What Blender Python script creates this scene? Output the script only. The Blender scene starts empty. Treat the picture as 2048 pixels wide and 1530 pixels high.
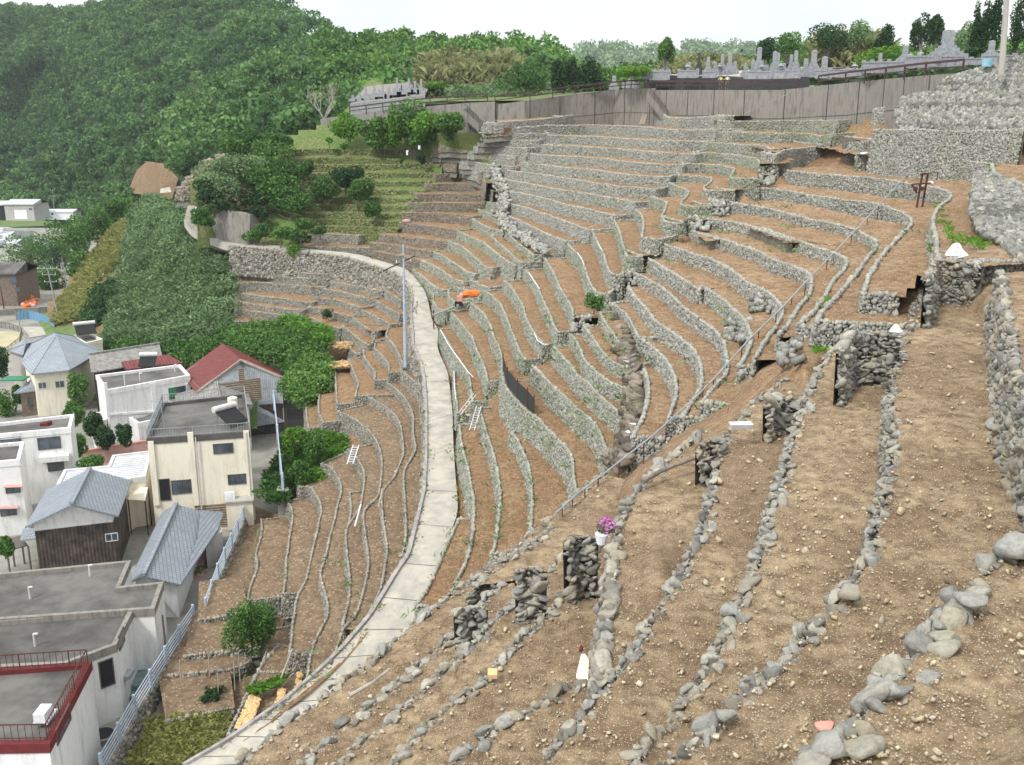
import bpy, math, random
import numpy as np
from mathutils import Vector, noise as mnoise
random.seed(7); rng=np.random.default_rng(7)
SC=bpy.context.scene; COL=SC.collection
import math
# pixel tiles (origin, scale) used when the terrace rims were measured
TL={'A':(800,200,5.1),'B':(1150,200,5.1),'C':(1500,200,5.1),'D':(700,450,5.1),'E':(1050,450,5.1),'F':(1400,450,5.1),
'G':(850,700,5.1),'H':(1150,650,5.1),'I':(600,700,5.1),'J':(450,900,5.1),'K':(450,1150,5.1),'L':(430,480,5.1),'M':(820,950,5.1),
'N':(1748,100,6.8),'O':(1748,300,6.8),'P':(1748,480,6.8),'Q':(540,240,5.667),'X':(0,0,1)}
# blocks: list of (name, wall px height, 'tile x,y x,y ... tile x,y ...') ordered bottom to top
RB={
'g':[
('g0',18,'M 500,440 400,650 300,880 200,1130 60,1330'),
('g1',36,'G 350,760 368,930 400,1080 440,1200 460,1350 495,1500 M 650,400 640,600 600,790 540,960 450,1090'),
('g2',36,'G 560,590 590,720 640,880 690,1030 730,1200 760,1400 770,1530 M 905,350 890,560 870,700 830,800'),
('g3',36,'G 860,840 940,870 980,1000 1040,1120 1075,1250 1090,1530 M 1245,400 1220,600'),
('g4',50,'G 800,330 850,420 940,530 1060,640 1150,680 1240,800 1350,900 1440,990 1500,1080 1510,1200 1520,1350 1545,1480'),
('g5',47,'G 1090,150 1190,240 1300,380 1430,470 1540,590 1690,700 1780,820 1830,960 1860,1060'),
('g6',38,'E 290,1240 380,1340 470,1430 H 0,490 130,590 250,720 380,840 480,900'),
('g7',33,'E 470,1110 520,1180 590,1310 H 60,300 150,420 260,520 380,600 450,640 530,650'),
('g8',28,'E 600,1030 680,1130 760,1260 H 270,260 370,370 440,415 500,430'),
('g9',26,'E 765,890 820,1000 890,1090 960,1200'),
],
'h':[
('g11',36,'H 680,390 720,480 750,600 750,740 710,880 650,1030 590,1140'),
('g12',36,'H 660,140 740,180 800,230 880,300 960,400 1020,520 1040,650 1010,800 950,940'),
('r2',38,'E 1050,620 1130,740 1220,830 1310,960 1430,1060 H 1020,90 1140,180 1220,260 1280,370 1290,500 1290,640 1200,780 1080,930'),
('r3',38,'E 1130,490 1270,560 1400,640 1500,720 1600,830 1780,960 1880,1030 1960,1090 2010,1170 H 1530,180 1540,300 1560,430 1530,520 1400,640 1300,780'),
('r4',41,'E 1260,340 1400,430 1530,500 1640,580 1800,670 F 0,610 100,670 200,730 300,820 390,900 460,980 500,1060 530,1170 500,1250 440,1370 400,1440'),
('r5',38,'E 1390,180 1480,220 1600,250 1750,310 F 100,340 250,420 380,500 480,590 600,650 700,680 770,750 830,830 850,880 810,970 770,1040 650,1190 560,1350'),
('r6',36,'B 1110,1310 1300,1370 1500,1430 F 0,90 150,120 300,170 450,220 600,270 720,340 850,400 980,430 1080,460 1130,520 1140,600 1120,700 1040,780 960,900 900,1010 800,1120'),
('r7',30,'B 1220,1180 1400,1220 1600,1240 1800,1290 C 150,1310 300,1370 450,1450 F 510,10 700,60 850,110 1000,160 1100,200 1250,250 1400,290 1490,340 1500,400 1450,470 1360,560 1300,660 1270,740 1160,880 1000,1020'),
('r8',32,'B 1560,1040 1750,1080 C 0,1070 200,1110 400,1160 600,1220 750,1240 900,1270 1050,1310 1200,1390 1300,1440 F 1790,240 1720,310 1620,450 1540,560 1460,640 1380,740 1260,860 1180,980'),
('r9',34,'B 1690,900 1850,900 C 150,900 350,920 500,950 700,990 900,1010 1100,1030 1250,1050 1400,1090 1550,1150 1640,1200 1650,1270 1560,1350 F 2020,130 1900,250 1800,380 1710,540 1660,700'),
('r10',33,'C 250,700 400,720 550,740 700,750 850,770 1000,780 1200,790 1400,810 1560,850 1880,890 O 1000,560 1060,620 1000,690 900,750 830,850 800,950 810,1080 850,1200 850,1400 870,1480'),
('n5',36,'C 1080,550 1280,540 1500,550 O 0,40 300,50 700,100 1000,110 1300,160 1600,190 1640,330 1800,420 2040,480'),
('n4',38,'N 0,1090 300,1090 700,1080 1000,1110 1300,1110 2040,1080'),
('n3',40,'N 0,800 150,780 340,760 480,770'),
('n1',48,'N 850,500 900,450 1000,370 1200,320 1500,240 1800,160 2040,80'),
],
'i':[
('g10',42,'E 860,800 960,840 1050,930 1120,1060 1160,1150'),
],
'r11':[
('r11',30,'C 110,530 260,560 360,510 550,490 740,460'),
('c2',24,'C 1000,440 1150,430 1300,410'),
],
'm':[
('m0',16,'G 300,220 295,300 310,400 325,520 330,640'),
('m1',31,'D 915,1060 980,1160 1040,1260 G 290,20 360,110 430,210 460,300 465,400 490,520'),
('m2',31,'D 1030,880 1100,960 1180,1060 1250,1150 1300,1300 G 540,30 590,130 620,220 640,320'),
('m3',28,'D 1230,800 1280,830 1370,910 1430,1020 1470,1150 1530,1270 G 765,0 790,100 790,200 800,320'),
('m4',28,'D 1370,670 1450,720 1530,800 1590,920 1640,1060 1690,1180 1750,1340 1790,1370'),
('m5',28,'D 1570,570 1640,620 1700,720 1770,830 1790,940 1840,1040 E 115,1130 160,1190 190,1210'),
('m6',28,'D 1780,460 1850,520 1900,600 E 160,710 210,820 260,930 300,1040 340,1090'),
('m7',28,'E 200,340 260,430 310,520 360,650 430,760 480,850 490,940'),
('m8',31,'E 430,190 510,270 570,330 610,430 640,540 690,640 740,700 860,700'),
('m9',28,'E 690,70 750,190 800,290 830,400 860,480 890,520 1000,510'),
('m10',28,'B 400,1230 450,1320 470,1400 E 990,180 1020,260 1040,330 1200,320'),
('m11',28,'B 620,1110 680,1180 700,1260 690,1350 E 1185,120 1250,140 1380,150'),
('m12',24,'B 770,990 870,1010 940,1050 910,1130 880,1190 920,1240 1000,1260 1140,1250'),
('m13',24,'B 960,850 1090,900 1160,930 1150,970 1090,1030 1070,1070 1200,1090 1400,1080'),
('m14',22,'B 1060,770 1200,770 1330,780 1400,800 1380,840 1310,890 1320,920 1450,930 1630,920'),
('m15',19,'B 1100,650 1250,650 1500,670 1630,700 1600,750 1580,790 1700,800 1880,800'),
('m16',19,'B 1190,530 1350,540 1550,550 1750,580 1860,600 1880,640'),
('m17',18,'B 1290,430 1500,440 1750,460 C 0,455 170,470 190,500'),
('m18',17,'B 1480,330 1700,330 C 0,330 300,340 600,340 700,370 840,350'),
('m19',17,'B 1610,220 1800,215 C 0,220 300,215 600,210 900,205'),
],
'u':[
('u11',26,'A 1010,1150 1200,1220 1400,1320 1550,1390 1690,1440'),
('u10',24,'A 1060,1045 1300,1100 1500,1170 1700,1240 1850,1300 1940,1330'),
('u9',20,'A 1100,930 1300,960 1500,1010 1700,1070 B 0,1085 200,1130 420,1180'),
('u8',20,'A 1030,800 1250,840 1500,890 1700,930 B 0,930 200,970 450,1010 620,1045'),
('u7',18,'A 1100,720 1300,740 1500,770 1700,800 B 0,810 200,850 450,880 650,900 830,910'),
('u6',18,'A 1240,640 1500,665 1750,700 B 0,695 250,720 500,760 800,780 960,785'),
('u5',18,'A 1330,550 1600,570 B 0,580 300,600 600,640 900,660 1100,665'),
('u4',17,'A 1440,460 1700,470 B 0,470 300,490 600,510 900,540 1230,555'),
('u3',16,'A 1500,360 1800,370 B 150,370 400,385 600,400 900,415 1150,420 1330,425'),
('u2',17,'A 1550,260 1800,260 B 100,255 500,265 700,275 850,290 1000,305 1250,300 1440,300'),
('u1',18,'A 1660,165 1850,150 B 150,135 450,120 700,110 880,130 960,185 1200,180 1450,165 1620,165'),
],
'u2b':[
('y7',18,'A 610,600 800,645 1000,665 1140,680'),
('y6',15,'A 620,540 900,560 1180,575'),
('y5',14,'A 700,460 1000,475 1300,490'),
('y4',13,'A 760,405 1100,410 1410,415'),
('y3',13,'A 800,335 1200,345 1530,340'),
('y2',12,'A 830,285 1200,280 1560,260'),
('y1',12,'A 850,240 1100,220 1400,200 1660,170'),
],
'u3b':[
('z3',18,'A 100,515 250,510 500,535 590,540'),
('z2',11,'A 330,460 480,460 640,470'),
('z1',12,'A 400,405 550,400 700,405'),
],
'v':[
('v8',22,'D 640,450 750,530 850,620 930,660 1000,660'),
('v7',22,'D 720,360 830,400 950,470 1050,550 1120,570 1180,580'),
('v6',22,'D 850,270 960,320 1080,400 1180,470 1270,500'),
('v5',23,'D 1000,165 1130,210 1220,280 1320,370 1370,430 1450,440'),
('v4',24,'A 580,1330 700,1390 850,1450 D 1400,210 1500,290 1600,370 1690,410'),
('v3',24,'A 740,1210 850,1280 950,1320 1080,1340 D 1700,180 1800,250 1870,310'),
('v2',24,'A 800,1120 900,1150 1000,1190 1060,1270'),
('v1',14,'A 880,1040 1010,1050'),
],
'vb':[('v3b',17,'D 1440,110 1530,200 1620,270 1700,350 1760,385')],
'w':[
('w0',14,'D 850,700 850,780 900,860 980,880'),
('w3',14,'D 1000,670 1010,740 1090,800'),
('w2',14,'D 1100,640 1200,665 1330,710'),
('w1',14,'D 1230,555 1350,620 1430,640'),
],
'x':[
('x12',12,'L 850,65 1150,70 1400,80 1570,80'),
('x12b',14,'Q 480,1290 700,1290 1000,1310'),
],
'x9':[
('x11',13,'D 230,265 450,300 640,340 740,360'),
('x10',14,'D 200,180 450,205 700,250 840,275'),
('x9',16,'D 300,90 500,110 750,140 990,170'),
('x8',17,'A 0,1255 300,1280 500,1310 600,1330'),
('x7',18,'A 30,1150 300,1150 550,1165 740,1190'),
('x6',17,'A 90,1045 400,1050 700,1055 880,1060'),
('x5',15,'A 170,960 400,955 700,960 920,970'),
('x4',16,'A 270,860 500,855 750,860 850,880 950,930'),
('x3',15,'A 360,760 600,750 800,770 880,840'),
('x2',10,'A 540,685 700,700 830,740'),
],
'p':[
('p8',14,'L 160,830 400,830 600,870'),
('p7',12,'L 200,710 500,740 820,780'),
('p6',13,'L 170,610 350,650 550,680 800,715 900,720'),
('p5',12,'L 200,530 300,550 450,570 700,600 950,630 1010,630'),
('p4',11,'L 230,440 400,430 700,450 1000,480 1130,480'),
('p3',11,'L 170,330 400,320 550,360 800,380 1050,400 1180,400'),
('p2',11,'L 200,260 400,260 600,290 850,330 1100,350 1240,350'),
('p1',11,'L 480,215 650,230 850,250 1100,270 1300,290'),
],
'pb':[('p0',14,'L 130,170 250,170 400,140 550,200')],
'q':[
('q6',20,'L 860,780 1000,800 1150,880 1280,900'),
('q5',19,'L 950,680 1100,700 1300,760 1390,780'),
('q4',18,'L 1020,590 1200,600 1400,660 1490,690'),
('q3',17,'L 1110,500 1300,530 1500,580 1610,600'),
('q2',17,'L 1180,420 1400,460 1600,500 1710,520'),
('q1',17,'L 1300,310 1500,350 1700,400 1820,440'),
],
'qq':[
('s8',14,'L 1350,1080 1440,1160'),
('q5b',22,'L 1300,880 1450,990 1540,1070 1600,1060'),
('q4b',22,'L 1400,790 1500,860 1640,950 1740,870'),
('q3b',20,'L 1480,700 1650,790 1750,840 1780,860'),
('q2b',18,'L 1610,600 1750,680 1880,760'),
('q1b',16,'L 1720,500 1820,560 1900,620'),
],
's':[
('s7',20,'I 50,420 60,520 70,700 90,800'),
('s6',24,'I 230,290 210,400 190,520 190,640 240,740'),
('s5',24,'I 385,140 360,250 370,400 380,560'),
('s4',26,'I 500,90 540,200 600,340 560,470'),
('s3',24,'L 1520,1100 I 650,60 700,130 770,230 760,310'),
('s2',22,'L 1640,1040 1620,1100 I 850,70 910,140 905,230'),
('s1',20,'L 1780,860 1740,970 1850,1100 I 1050,140'),
],
't':[
('t10',22,'J 370,710 380,800 350,950 290,1090 350,1130 310,1260 240,1420 230,1530'),
('t9',24,'J 620,520 660,540 690,620 690,720 660,850 640,1000 620,1150 620,1300 590,1470'),
('t8',28,'J 760,380 870,350 920,440 970,520 990,620 960,700 940,830 900,980 870,1110 850,1230 830,1330 740,1450 K 740,200 710,330 700,450 670,560 690,650 650,800'),
('t7',28,'J 975,140 1060,150 1130,230 1180,330 1190,450 1150,520 1130,650 1100,780 1060,900 1030,1080 980,1200 950,1280 K 970,0 1000,130 1040,250 1060,420 980,530 930,640 880,740 860,880 830,1100'),
('t6',30,'I 480,1010 560,1060 620,1160 660,1250 650,1400 J 1400,450 1390,560 1300,700 1230,800 1230,900 1240,1030 1250,1150 1270,1250 1270,1500 K 1230,380 1200,450 1200,600 1110,800 1090,880'),
('t4',42,'I 380,620 550,700 680,790 780,920 830,1060 840,1200 820,1340 J 1560,500 1400,600 1420,800 1440,950 1470,1120 1450,1280 1420,1400 K 1350,370 1300,470 1210,540'),
('t3',36,'I 640,460 780,520 900,590 1000,700 1040,830 1050,950 1060,1050 1000,1200 960,1300 J 1590,420 1600,600 1620,800 1660,1000 1640,1120 1610,1300 K 1590,140 1510,300 1450,440 1410,540'),
('t2',29,'I 840,310 950,370 1050,460 1120,560 1160,680 1150,850 1170,930 1190,1010 1050,1240 J 1830,450 1840,650 1850,850 1830,1000 1800,1080'),
('t1',16,'I 1020,190 1100,260 1180,330 1210,360'),
],
'tt':[
('t5b',12,'J 1270,430 1290,600 1260,750'),
],
'k':[
('k1',22,'K 420,560 430,700 400,900 330,980'),
],
'kk':[
('k2',26,'K 60,1290 130,1330 X 470,1400 440,1470'),
],
}
# dry grass-grown terraces on the left, measured as (y at x 560, y at x 800)
GREEN=[(566,806,300,298,302),(560,800,318,316,319),(556,880,334,330,325),(552,870,351,346,344),(549,862,367,363,361),(547,852,383,380,377),(546,838,398,396,393),(545,828,413,411,409),(546,818,428,426,425),(560,806,443,441,440),(580,796,456,454,453)]
def rim_pts(s):
    out=[];t=None
    for w in s.split():
        if ',' in w:
            x,y=map(float,w.split(','));ox,oy,k=TL[t];out.append((ox+x/k,oy+y/k))
        else: t=w
    return out

# near terraces: name, level, rim pixels, wall height, bed width, words
FG=[
('A',-8.2,'1858,545 1835,600 1803,680 1787,760 1785,850 1790,900 1755,1045 1748,1100 1703,1160 1683,1195 1642,1226 1597,1280 1560,1325 1508,1352 1448,1430 1398,1472 1330,1525 1290,1570',.8,5,'with small boulders, reaching the bottom edge right of the middle'),
('B',-9.1,'1705,640 1660,705 1615,785 1594,850 1580,901 1570,946 1546,997 1539,1048 1522,1103 1515,1140 1486,1190 1454,1270 1424,1317 1392,1372 1369,1396 1334,1446 1290,1490 1250,1528 1200,1580',.8,3.5,'starting at the dark end wall with the white sheet'),
('C',-9.95,'1570,755 1505,808 1457,864 1440,918 1427,970 1413,1014 1406,1062 1389,1103 1368,1134 1348,1175 1322,1200 1310,1226 1292,1264 1269,1293 1249,1325 1231,1352 1193,1390 1143,1460 1105,1501 1060,1560',.7,3.5,'starting at the little stone pile'),
('D',-10.8,'1400,862 1335,918 1290,960 1262,995 1242,1030 1230,1090 1224,1150 1216,1217 1216,1264 1205,1322 1196,1358',2.2,3.2,'standing over the narrow trench'),
('F0',-11.9,'1160,1362 1105,1381 1087,1402 1046,1422 1000,1449 953,1472 905,1525 860,1570',.8,4.5,'of loose blue-grey rocks at the bottom edge'),
('F1',-13.0,'1230,1048 1165,1120 1110,1215 1064,1255 1014,1302 982,1343 944,1378 900,1405 850,1450 790,1525 760,1560',.7,3.6,'left of the trench'),
('F2',-13.8,'1130,1105 1060,1175 1010,1215 960,1270 900,1330 840,1380 780,1430 700,1500 670,1530 640,1560',.7,3.2,'crossing the lower slope'),
('F3',-14.6,'1010,1160 940,1225 880,1290 810,1350 740,1410 660,1470 600,1530 570,1560',.7,3.2,'just above the lower road'),
('H2',-14.6,'1110,1048 1065,1085 1016,1117 977,1144 938,1172',.6,2.4,'second row above the hidden drop'),
('H1',-15.5,'1200,948 1114,1022 1065,1062 1026,1097 987,1122 938,1158 898,1188 832,1238 764,1294 700,1353 640,1398 580,1437 500,1503 450,1560',.7,3.2,'along the slope edge beside the road'),
('Z2',-7.2,'2040,1100 1990,1123 1936,1181 1885,1243 1809,1318 1782,1362 1700,1440 1640,1530 1610,1580',.8,5,'of big loose rocks in the bottom right corner'),
]
def uvl(s): return [tuple(map(float,q.split(','))) for q in s.split()]
# ---------------------------------------------------------------- survey of the bowl
F=2050.;PT=math.radians(15.41);sp_,cp_=math.sin(PT),math.cos(PT)
def tt(v):
    z=(765-v)/F
    return (-sp_+z*cp_)/(cp_+z*sp_)
def PY(u,v,Y):
    x=(u-1024)/F;z=(765-v)/F;dy=cp_+z*sp_
    return Vector((x*Y/dy,Y,(-sp_+z*cp_)*Y/dy))
def PZ(u,v,z): return PY(u,v,z/tt(v))
def px(p):
    d=p[1]*cp_-p[2]*sp_; return 1024+F*p[0]/d, 765-F*(p[1]*sp_+p[2]*cp_)/d
U0,U1,V0,V1=330,2090,150,1560;GS=40
nu=int((U1-U0)/GS)+2;nv=int((V1-V0)/GS)+2
def w4(u,v):
    a=min(max((u-U0)/GS,0),nu-1.001);b=min(max((v-V0)/GS,0),nv-1.001)
    i,j=int(a),int(b);fa,fb=a-i,b-j
    return [(j*nu+i,(1-fa)*(1-fb)),(j*nu+i+1,fa*(1-fb)),((j+1)*nu+i,(1-fa)*fb),((j+1)*nu+i+1,fa*fb)]
def resample(p,d):
    out=[p[0]]
    for a,b in zip(p,p[1:]):
        n=max(1,int(math.hypot(b[0]-a[0],b[1]-a[1])/d))
        for k in range(1,n+1): out.append((a[0]+(b[0]-a[0])*k/n,a[1]+(b[1]-a[1])*k/n))
    return out
RIM={}
for b,L in RB.items():
    for n,w,s in L: RIM[n]=(b,w,resample(rim_pts(s),15))
def solve():
    N=nu*nv;A=np.zeros((N,N));B=np.zeros(N)
    def add(T,r,w):
        for i,c in T:
            B[i]+=c*r*w*w
            for j,d in T: A[i,j]+=c*d*w*w
    def at(u,v,s): return [(i,c*s) for i,c in w4(u,v)]
    for j in range(nv):
        for i in range(nu):
            if 0<i<nu-1: add([(j*nu+i-1,1),(j*nu+i,-2),(j*nu+i+1,1)],0,.5)
            if 0<j<nv-1: add([((j-1)*nu+i,1),(j*nu+i,-2),((j+1)*nu+i,1)],0,.5)
            if i<nu-1 and j<nv-1: add([(j*nu+i,1),(j*nu+i+1,-1),((j+1)*nu+i,-1),((j+1)*nu+i+1,1)],0,.35)
    for n,(b,w,p) in RIM.items():
        for a,c in zip(p,p[3:]):
            ta,tc=tt(a[1]),tt(c[1]);wt=min(1,max(abs(ta)-.01,0)/.06)*4
            if ta<-.012 and tc<-.012 and wt>0: add(at(*a,1)+at(*c,-1),math.log(tc/ta),wt)
    for b,L in RB.items():
        for (n0,_,_),(n1,w1,_) in zip(L,L[1:]):
            lo=RIM[n0][2]
            for q in RIM[n1][2][::2]:
                k=min(range(len(lo)),key=lambda i:(lo[i][0]-q[0])**2+(lo[i][1]-q[1])**2);s=lo[k]
                d=math.hypot(s[0]-q[0],s[1]-q[1])
                if d>75 or (k in(0,len(lo)-1) and d>45): continue
                tq=tt(q[1])-w1/F;ts=tt(s[1])
                if ts<-.015 and tq<-.015: add(at(*q,1)+at(*s,-1),math.log(ts/tq),min(1,abs(ts)/.06)*1.5)
    for u,v,Yv,w in [(880,850,96,1),(1450,240,129,3),(1650,238,120,2),(1100,245,150,2),(960,250,158,1.5),(700,262,178,1.5),(600,500,138,1.0),(500,1200,76,1.),(700,270,175,1),(1880,150,102,2),(400,450,150,1.),(2040,130,94,3)]:
        add(at(u,v,1),math.log(Yv*.925),w)
    for n,z,sx,h,W,lab in FG:
        if n in('A','B','C','D','Z2'):
            for u,v in resample([tuple(map(float,q.split(','))) for q in sx.split()],20): add(at(u,v,1),math.log(z/tt(v)),2.)
    for u,v,z in [(1946,650,-8.2),(1946,700,-8.2),(1946,884,-8.2),(1997,1055,-8.2),(2050,800,-8.2),(2050,950,-8.2),(1900,620,-8.2),(1900,700,-8.2),(1900,900,-8.2),(1900,1000,-8.2)]: add(at(u,v,1),math.log(z/tt(v)),1.5)
    A[np.diag_indices(N)]+=1e-6;B+=1e-6*4.4
    return np.linalg.solve(A,B)
GX=solve()
def YG(u,v): return math.exp(sum(GX[i]*c for i,c in w4(u,v)))
def PG(u,v): return PY(u,v,YG(u,v))
def above(V,tol=.006):
    # True where a point stands clear above the surveyed slope
    V=np.asarray(V);d=V[:,1]*cp_-V[:,2]*sp_;u=1024+F*V[:,0]/d;v=765-F*(V[:,1]*sp_+V[:,2]*cp_)/d
    a=np.clip((u-U0)/GS,0,nu-1.001);b=np.clip((v-V0)/GS,0,nv-1.001);i=a.astype(int);j=b.astype(int);fa=a-i;fb=b-j;G=GX
    y=np.exp(G[j*nu+i]*(1-fa)*(1-fb)+G[j*nu+i+1]*fa*(1-fb)+G[(j+1)*nu+i]*(1-fa)*fb+G[(j+1)*nu+i+1]*fa*fb)
    return V[:,1]<y*(1-np.where((u>1560)&(v>380),.06,tol))

# ---------------------------------------------------------------- materials
def newmat(name):
    m=bpy.data.materials.new(name);m.use_nodes=True
    nt=m.node_tree;bs=nt.nodes['Principled BSDF'];bs.inputs['Roughness'].default_value=.9
    bs.inputs['Specular IOR Level'].default_value=.2
    return m,nt,bs
def N(nt,t,**k):
    n=nt.nodes.new(t)
    for a,b in k.items():
        if a in n.inputs.keys(): n.inputs[a].default_value=b
        else: setattr(n,a,b)
    return n
def ramp(nt,fac,stops):
    r=nt.nodes.new('ShaderNodeValToRGB');e=r.color_ramp.elements
    while len(e)<len(stops): e.new(.5)
    for x,(p,c) in zip(e,stops): x.position=p;x.color=(*c,1)
    nt.links.new(fac,r.inputs[0]);return r.outputs[0]
def mix(nt,f,a,b,mode='MIX'):
    m=nt.nodes.new('ShaderNodeMix');m.data_type='RGBA';m.blend_type=mode
    for s,v in ((0,f),(6,a),(7,b)):
        if hasattr(v,'is_linked') or hasattr(v,'links'): nt.links.new(v,m.inputs[s])
        else: m.inputs[s].default_value=v if s==0 else (*v,1)
    return m.outputs[2]
def obco(nt): return nt.nodes.new('ShaderNodeTexCoord').outputs['Object']
def noise(nt,sc,det=3,co=None,rough=.55,dist=0):
    n=N(nt,'ShaderNodeTexNoise',Scale=sc,Detail=det,Roughness=rough,Distortion=dist)
    if co is not None: nt.links.new(co,n.inputs['Vector'])
    return n.outputs['Fac']
def bump(nt,bs,h,st,dist=.1):
    b=N(nt,'ShaderNodeBump',Strength=st,Distance=dist);nt.links.new(h,b.inputs['Height']);nt.links.new(b.outputs[0],bs.inputs['Normal'])
def attr(nt,name='shade'):
    a=nt.nodes.new('ShaderNodeAttribute');a.attribute_name=name;return a.outputs['Fac']
def m_simple(name,c,c2=None,sc=2.,rough=.85,bst=0,bsc=20,metal=0,spec=.3):
    m,nt,bs=newmat(name);bs.inputs['Roughness'].default_value=rough;bs.inputs['Metallic'].default_value=metal;bs.inputs['Specular IOR Level'].default_value=spec
    co=obco(nt)
    if c2 is None: c2=tuple(x*.75 for x in c)
    f=noise(nt,sc,5,co,.65)
    nt.links.new(ramp(nt,f,[(.35,c2),(.62,c)]),bs.inputs['Base Color'])
    if bst: bump(nt,bs,noise(nt,bsc,3,co),bst)
    return m
def m_soil(name,ca,cb,cd,fleck,fs,sc=1.,near=False):
    m,nt,bs=newmat(name);co=obco(nt)
    a=noise(nt,.35*sc,4,co,.6);b=noise(nt,2.6*sc,5,co,.65);c=noise(nt,(30 if near else 12)*sc,5,co,.75)
    col=mix(nt,ramp(nt,a,[(.4,(0,0,0)),(.6,(1,1,1))]),ca,cb)
    col=mix(nt,ramp(nt,b,[(.38,(.85,.85,.85)),(.62,(0,0,0))]),col,cd)
    col=mix(nt,ramp(nt,c,[(.3,(.55,.55,.55)),(.6,(0,0,0))]),col,tuple(x*.55 for x in cd))
    v=N(nt,'ShaderNodeTexVoronoi',Scale=fs,Randomness=1.);nt.links.new(co,v.inputs['Vector'])
    w=N(nt,'ShaderNodeTexWhiteNoise');nt.links.new(v.outputs['Color'],w.inputs['Vector'])
    mm=N(nt,'ShaderNodeMath',operation='MULTIPLY')
    nt.links.new(ramp(nt,v.outputs['Distance'],[(.25,(1,1,1)),(.4,(0,0,0))]),mm.inputs[0])
    nt.links.new(ramp(nt,w.outputs['Value'],[(.6,(0,0,0)),(.75,(1,1,1))]),mm.inputs[1])
    col=mix(nt,mm.outputs[0],col,fleck)
    nt.links.new(col,bs.inputs['Base Color'])
    bump(nt,bs,noise(nt,(22 if near else 5),6,co,.75),.9,(.05 if near else .22))
    return m
def m_stone(name,ca,cb,green=(.13,.17,.08),gr=(.5,.75)):
    m,nt,bs=newmat(name);co=obco(nt);s=attr(nt)
    col=ramp(nt,s,[(0,tuple(x*.38 for x in ca)),(.32,ca),(.62,cb),(.8,(cb[0]*1.12,cb[1]*1.05,cb[2]*.86)),(1,tuple(min(.8,x*1.4) for x in cb))])
    col=mix(nt,ramp(nt,noise(nt,9,5,co,.7),[(.3,(.6,.6,.6)),(.6,(0,0,0))]),col,tuple(x*.6 for x in ca))
    col=mix(nt,ramp(nt,noise(nt,.6,4,co,.6),[(gr[0],(0,0,0)),(gr[1],(.6,.6,.6))]),col,green)
    nt.links.new(col,bs.inputs['Base Color']);bump(nt,bs,noise(nt,16,6,co,.75),.8,.05)
    return m
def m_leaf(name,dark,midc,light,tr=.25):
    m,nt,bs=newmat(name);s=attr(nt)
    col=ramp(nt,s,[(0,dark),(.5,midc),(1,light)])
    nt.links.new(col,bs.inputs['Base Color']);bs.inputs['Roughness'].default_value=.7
    t=N(nt,'ShaderNodeBsdfTranslucent');nt.links.new(col,t.inputs['Color'])
    x=N(nt,'ShaderNodeMixShader');x.inputs[0].default_value=tr
    nt.links.new(bs.outputs[0],x.inputs[1]);nt.links.new(t.outputs[0],x.inputs[2])
    nt.links.new(x.outputs[0],nt.nodes['Material Output'].inputs['Surface'])
    return m
def m_tiles(name,c1,c2,mortar,w=.3,h=.3,off=0.,bst=.6,mort=.03):
    m,nt,bs=newmat(name);uv=nt.nodes.new('ShaderNodeUVMap').outputs[0]
    bt=N(nt,'ShaderNodeTexBrick',Scale=1.);bt.offset=off
    bt.inputs['Brick Width'].default_value=w;bt.inputs['Row Height'].default_value=h;bt.inputs['Mortar Size'].default_value=mort
    bt.inputs['Color1'].default_value=(*c1,1);bt.inputs['Color2'].default_value=(*c2,1);bt.inputs['Mortar'].default_value=(*mortar,1)
    bt.inputs['Mortar Smooth'].default_value=.4
    nt.links.new(uv,bt.inputs['Vector'])
    f=noise(nt,.8,4,obco(nt),.6)
    col=mix(nt,ramp(nt,f,[(.35,(.5,.5,.5)),(.65,(0,0,0))]),bt.outputs['Color'],tuple(x*.7 for x in c1))
    nt.links.new(col,bs.inputs['Base Color']);bs.inputs['Roughness'].default_value=.55
    bump(nt,bs,bt.outputs['Fac'],-bst,.05)
    return m
def m_corr(name,c,c2,period=.18,axis=0,sc=1.5,bst=.8,rough=.6,metal=.0):
    m,nt,bs=newmat(name);uv=nt.nodes.new('ShaderNodeUVMap').outputs[0]
    sx=nt.nodes.new('ShaderNodeSeparateXYZ');nt.links.new(uv,sx.inputs[0])
    k=N(nt,'ShaderNodeMath',operation='MULTIPLY');k.inputs[1].default_value=6.283/period;nt.links.new(sx.outputs[axis],k.inputs[0])
    s=N(nt,'ShaderNodeMath',operation='SINE');nt.links.new(k.outputs[0],s.inputs[0])
    f=noise(nt,sc,6,obco(nt),.7)
    col=ramp(nt,f,[(.35,c2),(.6,c)])
    g=N(nt,'ShaderNodeMath',operation='MULTIPLY_ADD');g.inputs[1].default_value=.5;g.inputs[2].default_value=.5;nt.links.new(s.outputs[0],g.inputs[0])
    col=mix(nt,ramp(nt,g.outputs[0],[(0,(.45,.45,.45)),(.5,(0,0,0))]),col,tuple(x*.4 for x in c))
    nt.links.new(col,bs.inputs['Base Color']);bump(nt,bs,s.outputs[0],bst,.04)
    bs.inputs['Roughness'].default_value=rough;bs.inputs['Metallic'].default_value=metal
    return m
def m_plaster(name,c,stain=(.25,.25,.24),amt=.5,sc=1.):
    m,nt,bs=newmat(name);co=obco(nt)
    mp=N(nt,'ShaderNodeMapping');mp.inputs['Scale'].default_value=(1.6,1.6,.28);nt.links.new(co,mp.inputs[0])
    f=noise(nt,1.3*sc,6,mp.outputs[0],.7)
    col=mix(nt,ramp(nt,f,[(.48,(0,0,0)),(.75,(amt,amt,amt))]),c,stain)
    col=mix(nt,ramp(nt,noise(nt,7,4,co),[(.45,(0,0,0)),(.7,(.15,.15,.15))]),col,stain)
    nt.links.new(col,bs.inputs['Base Color']);return m
MAT={}
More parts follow.
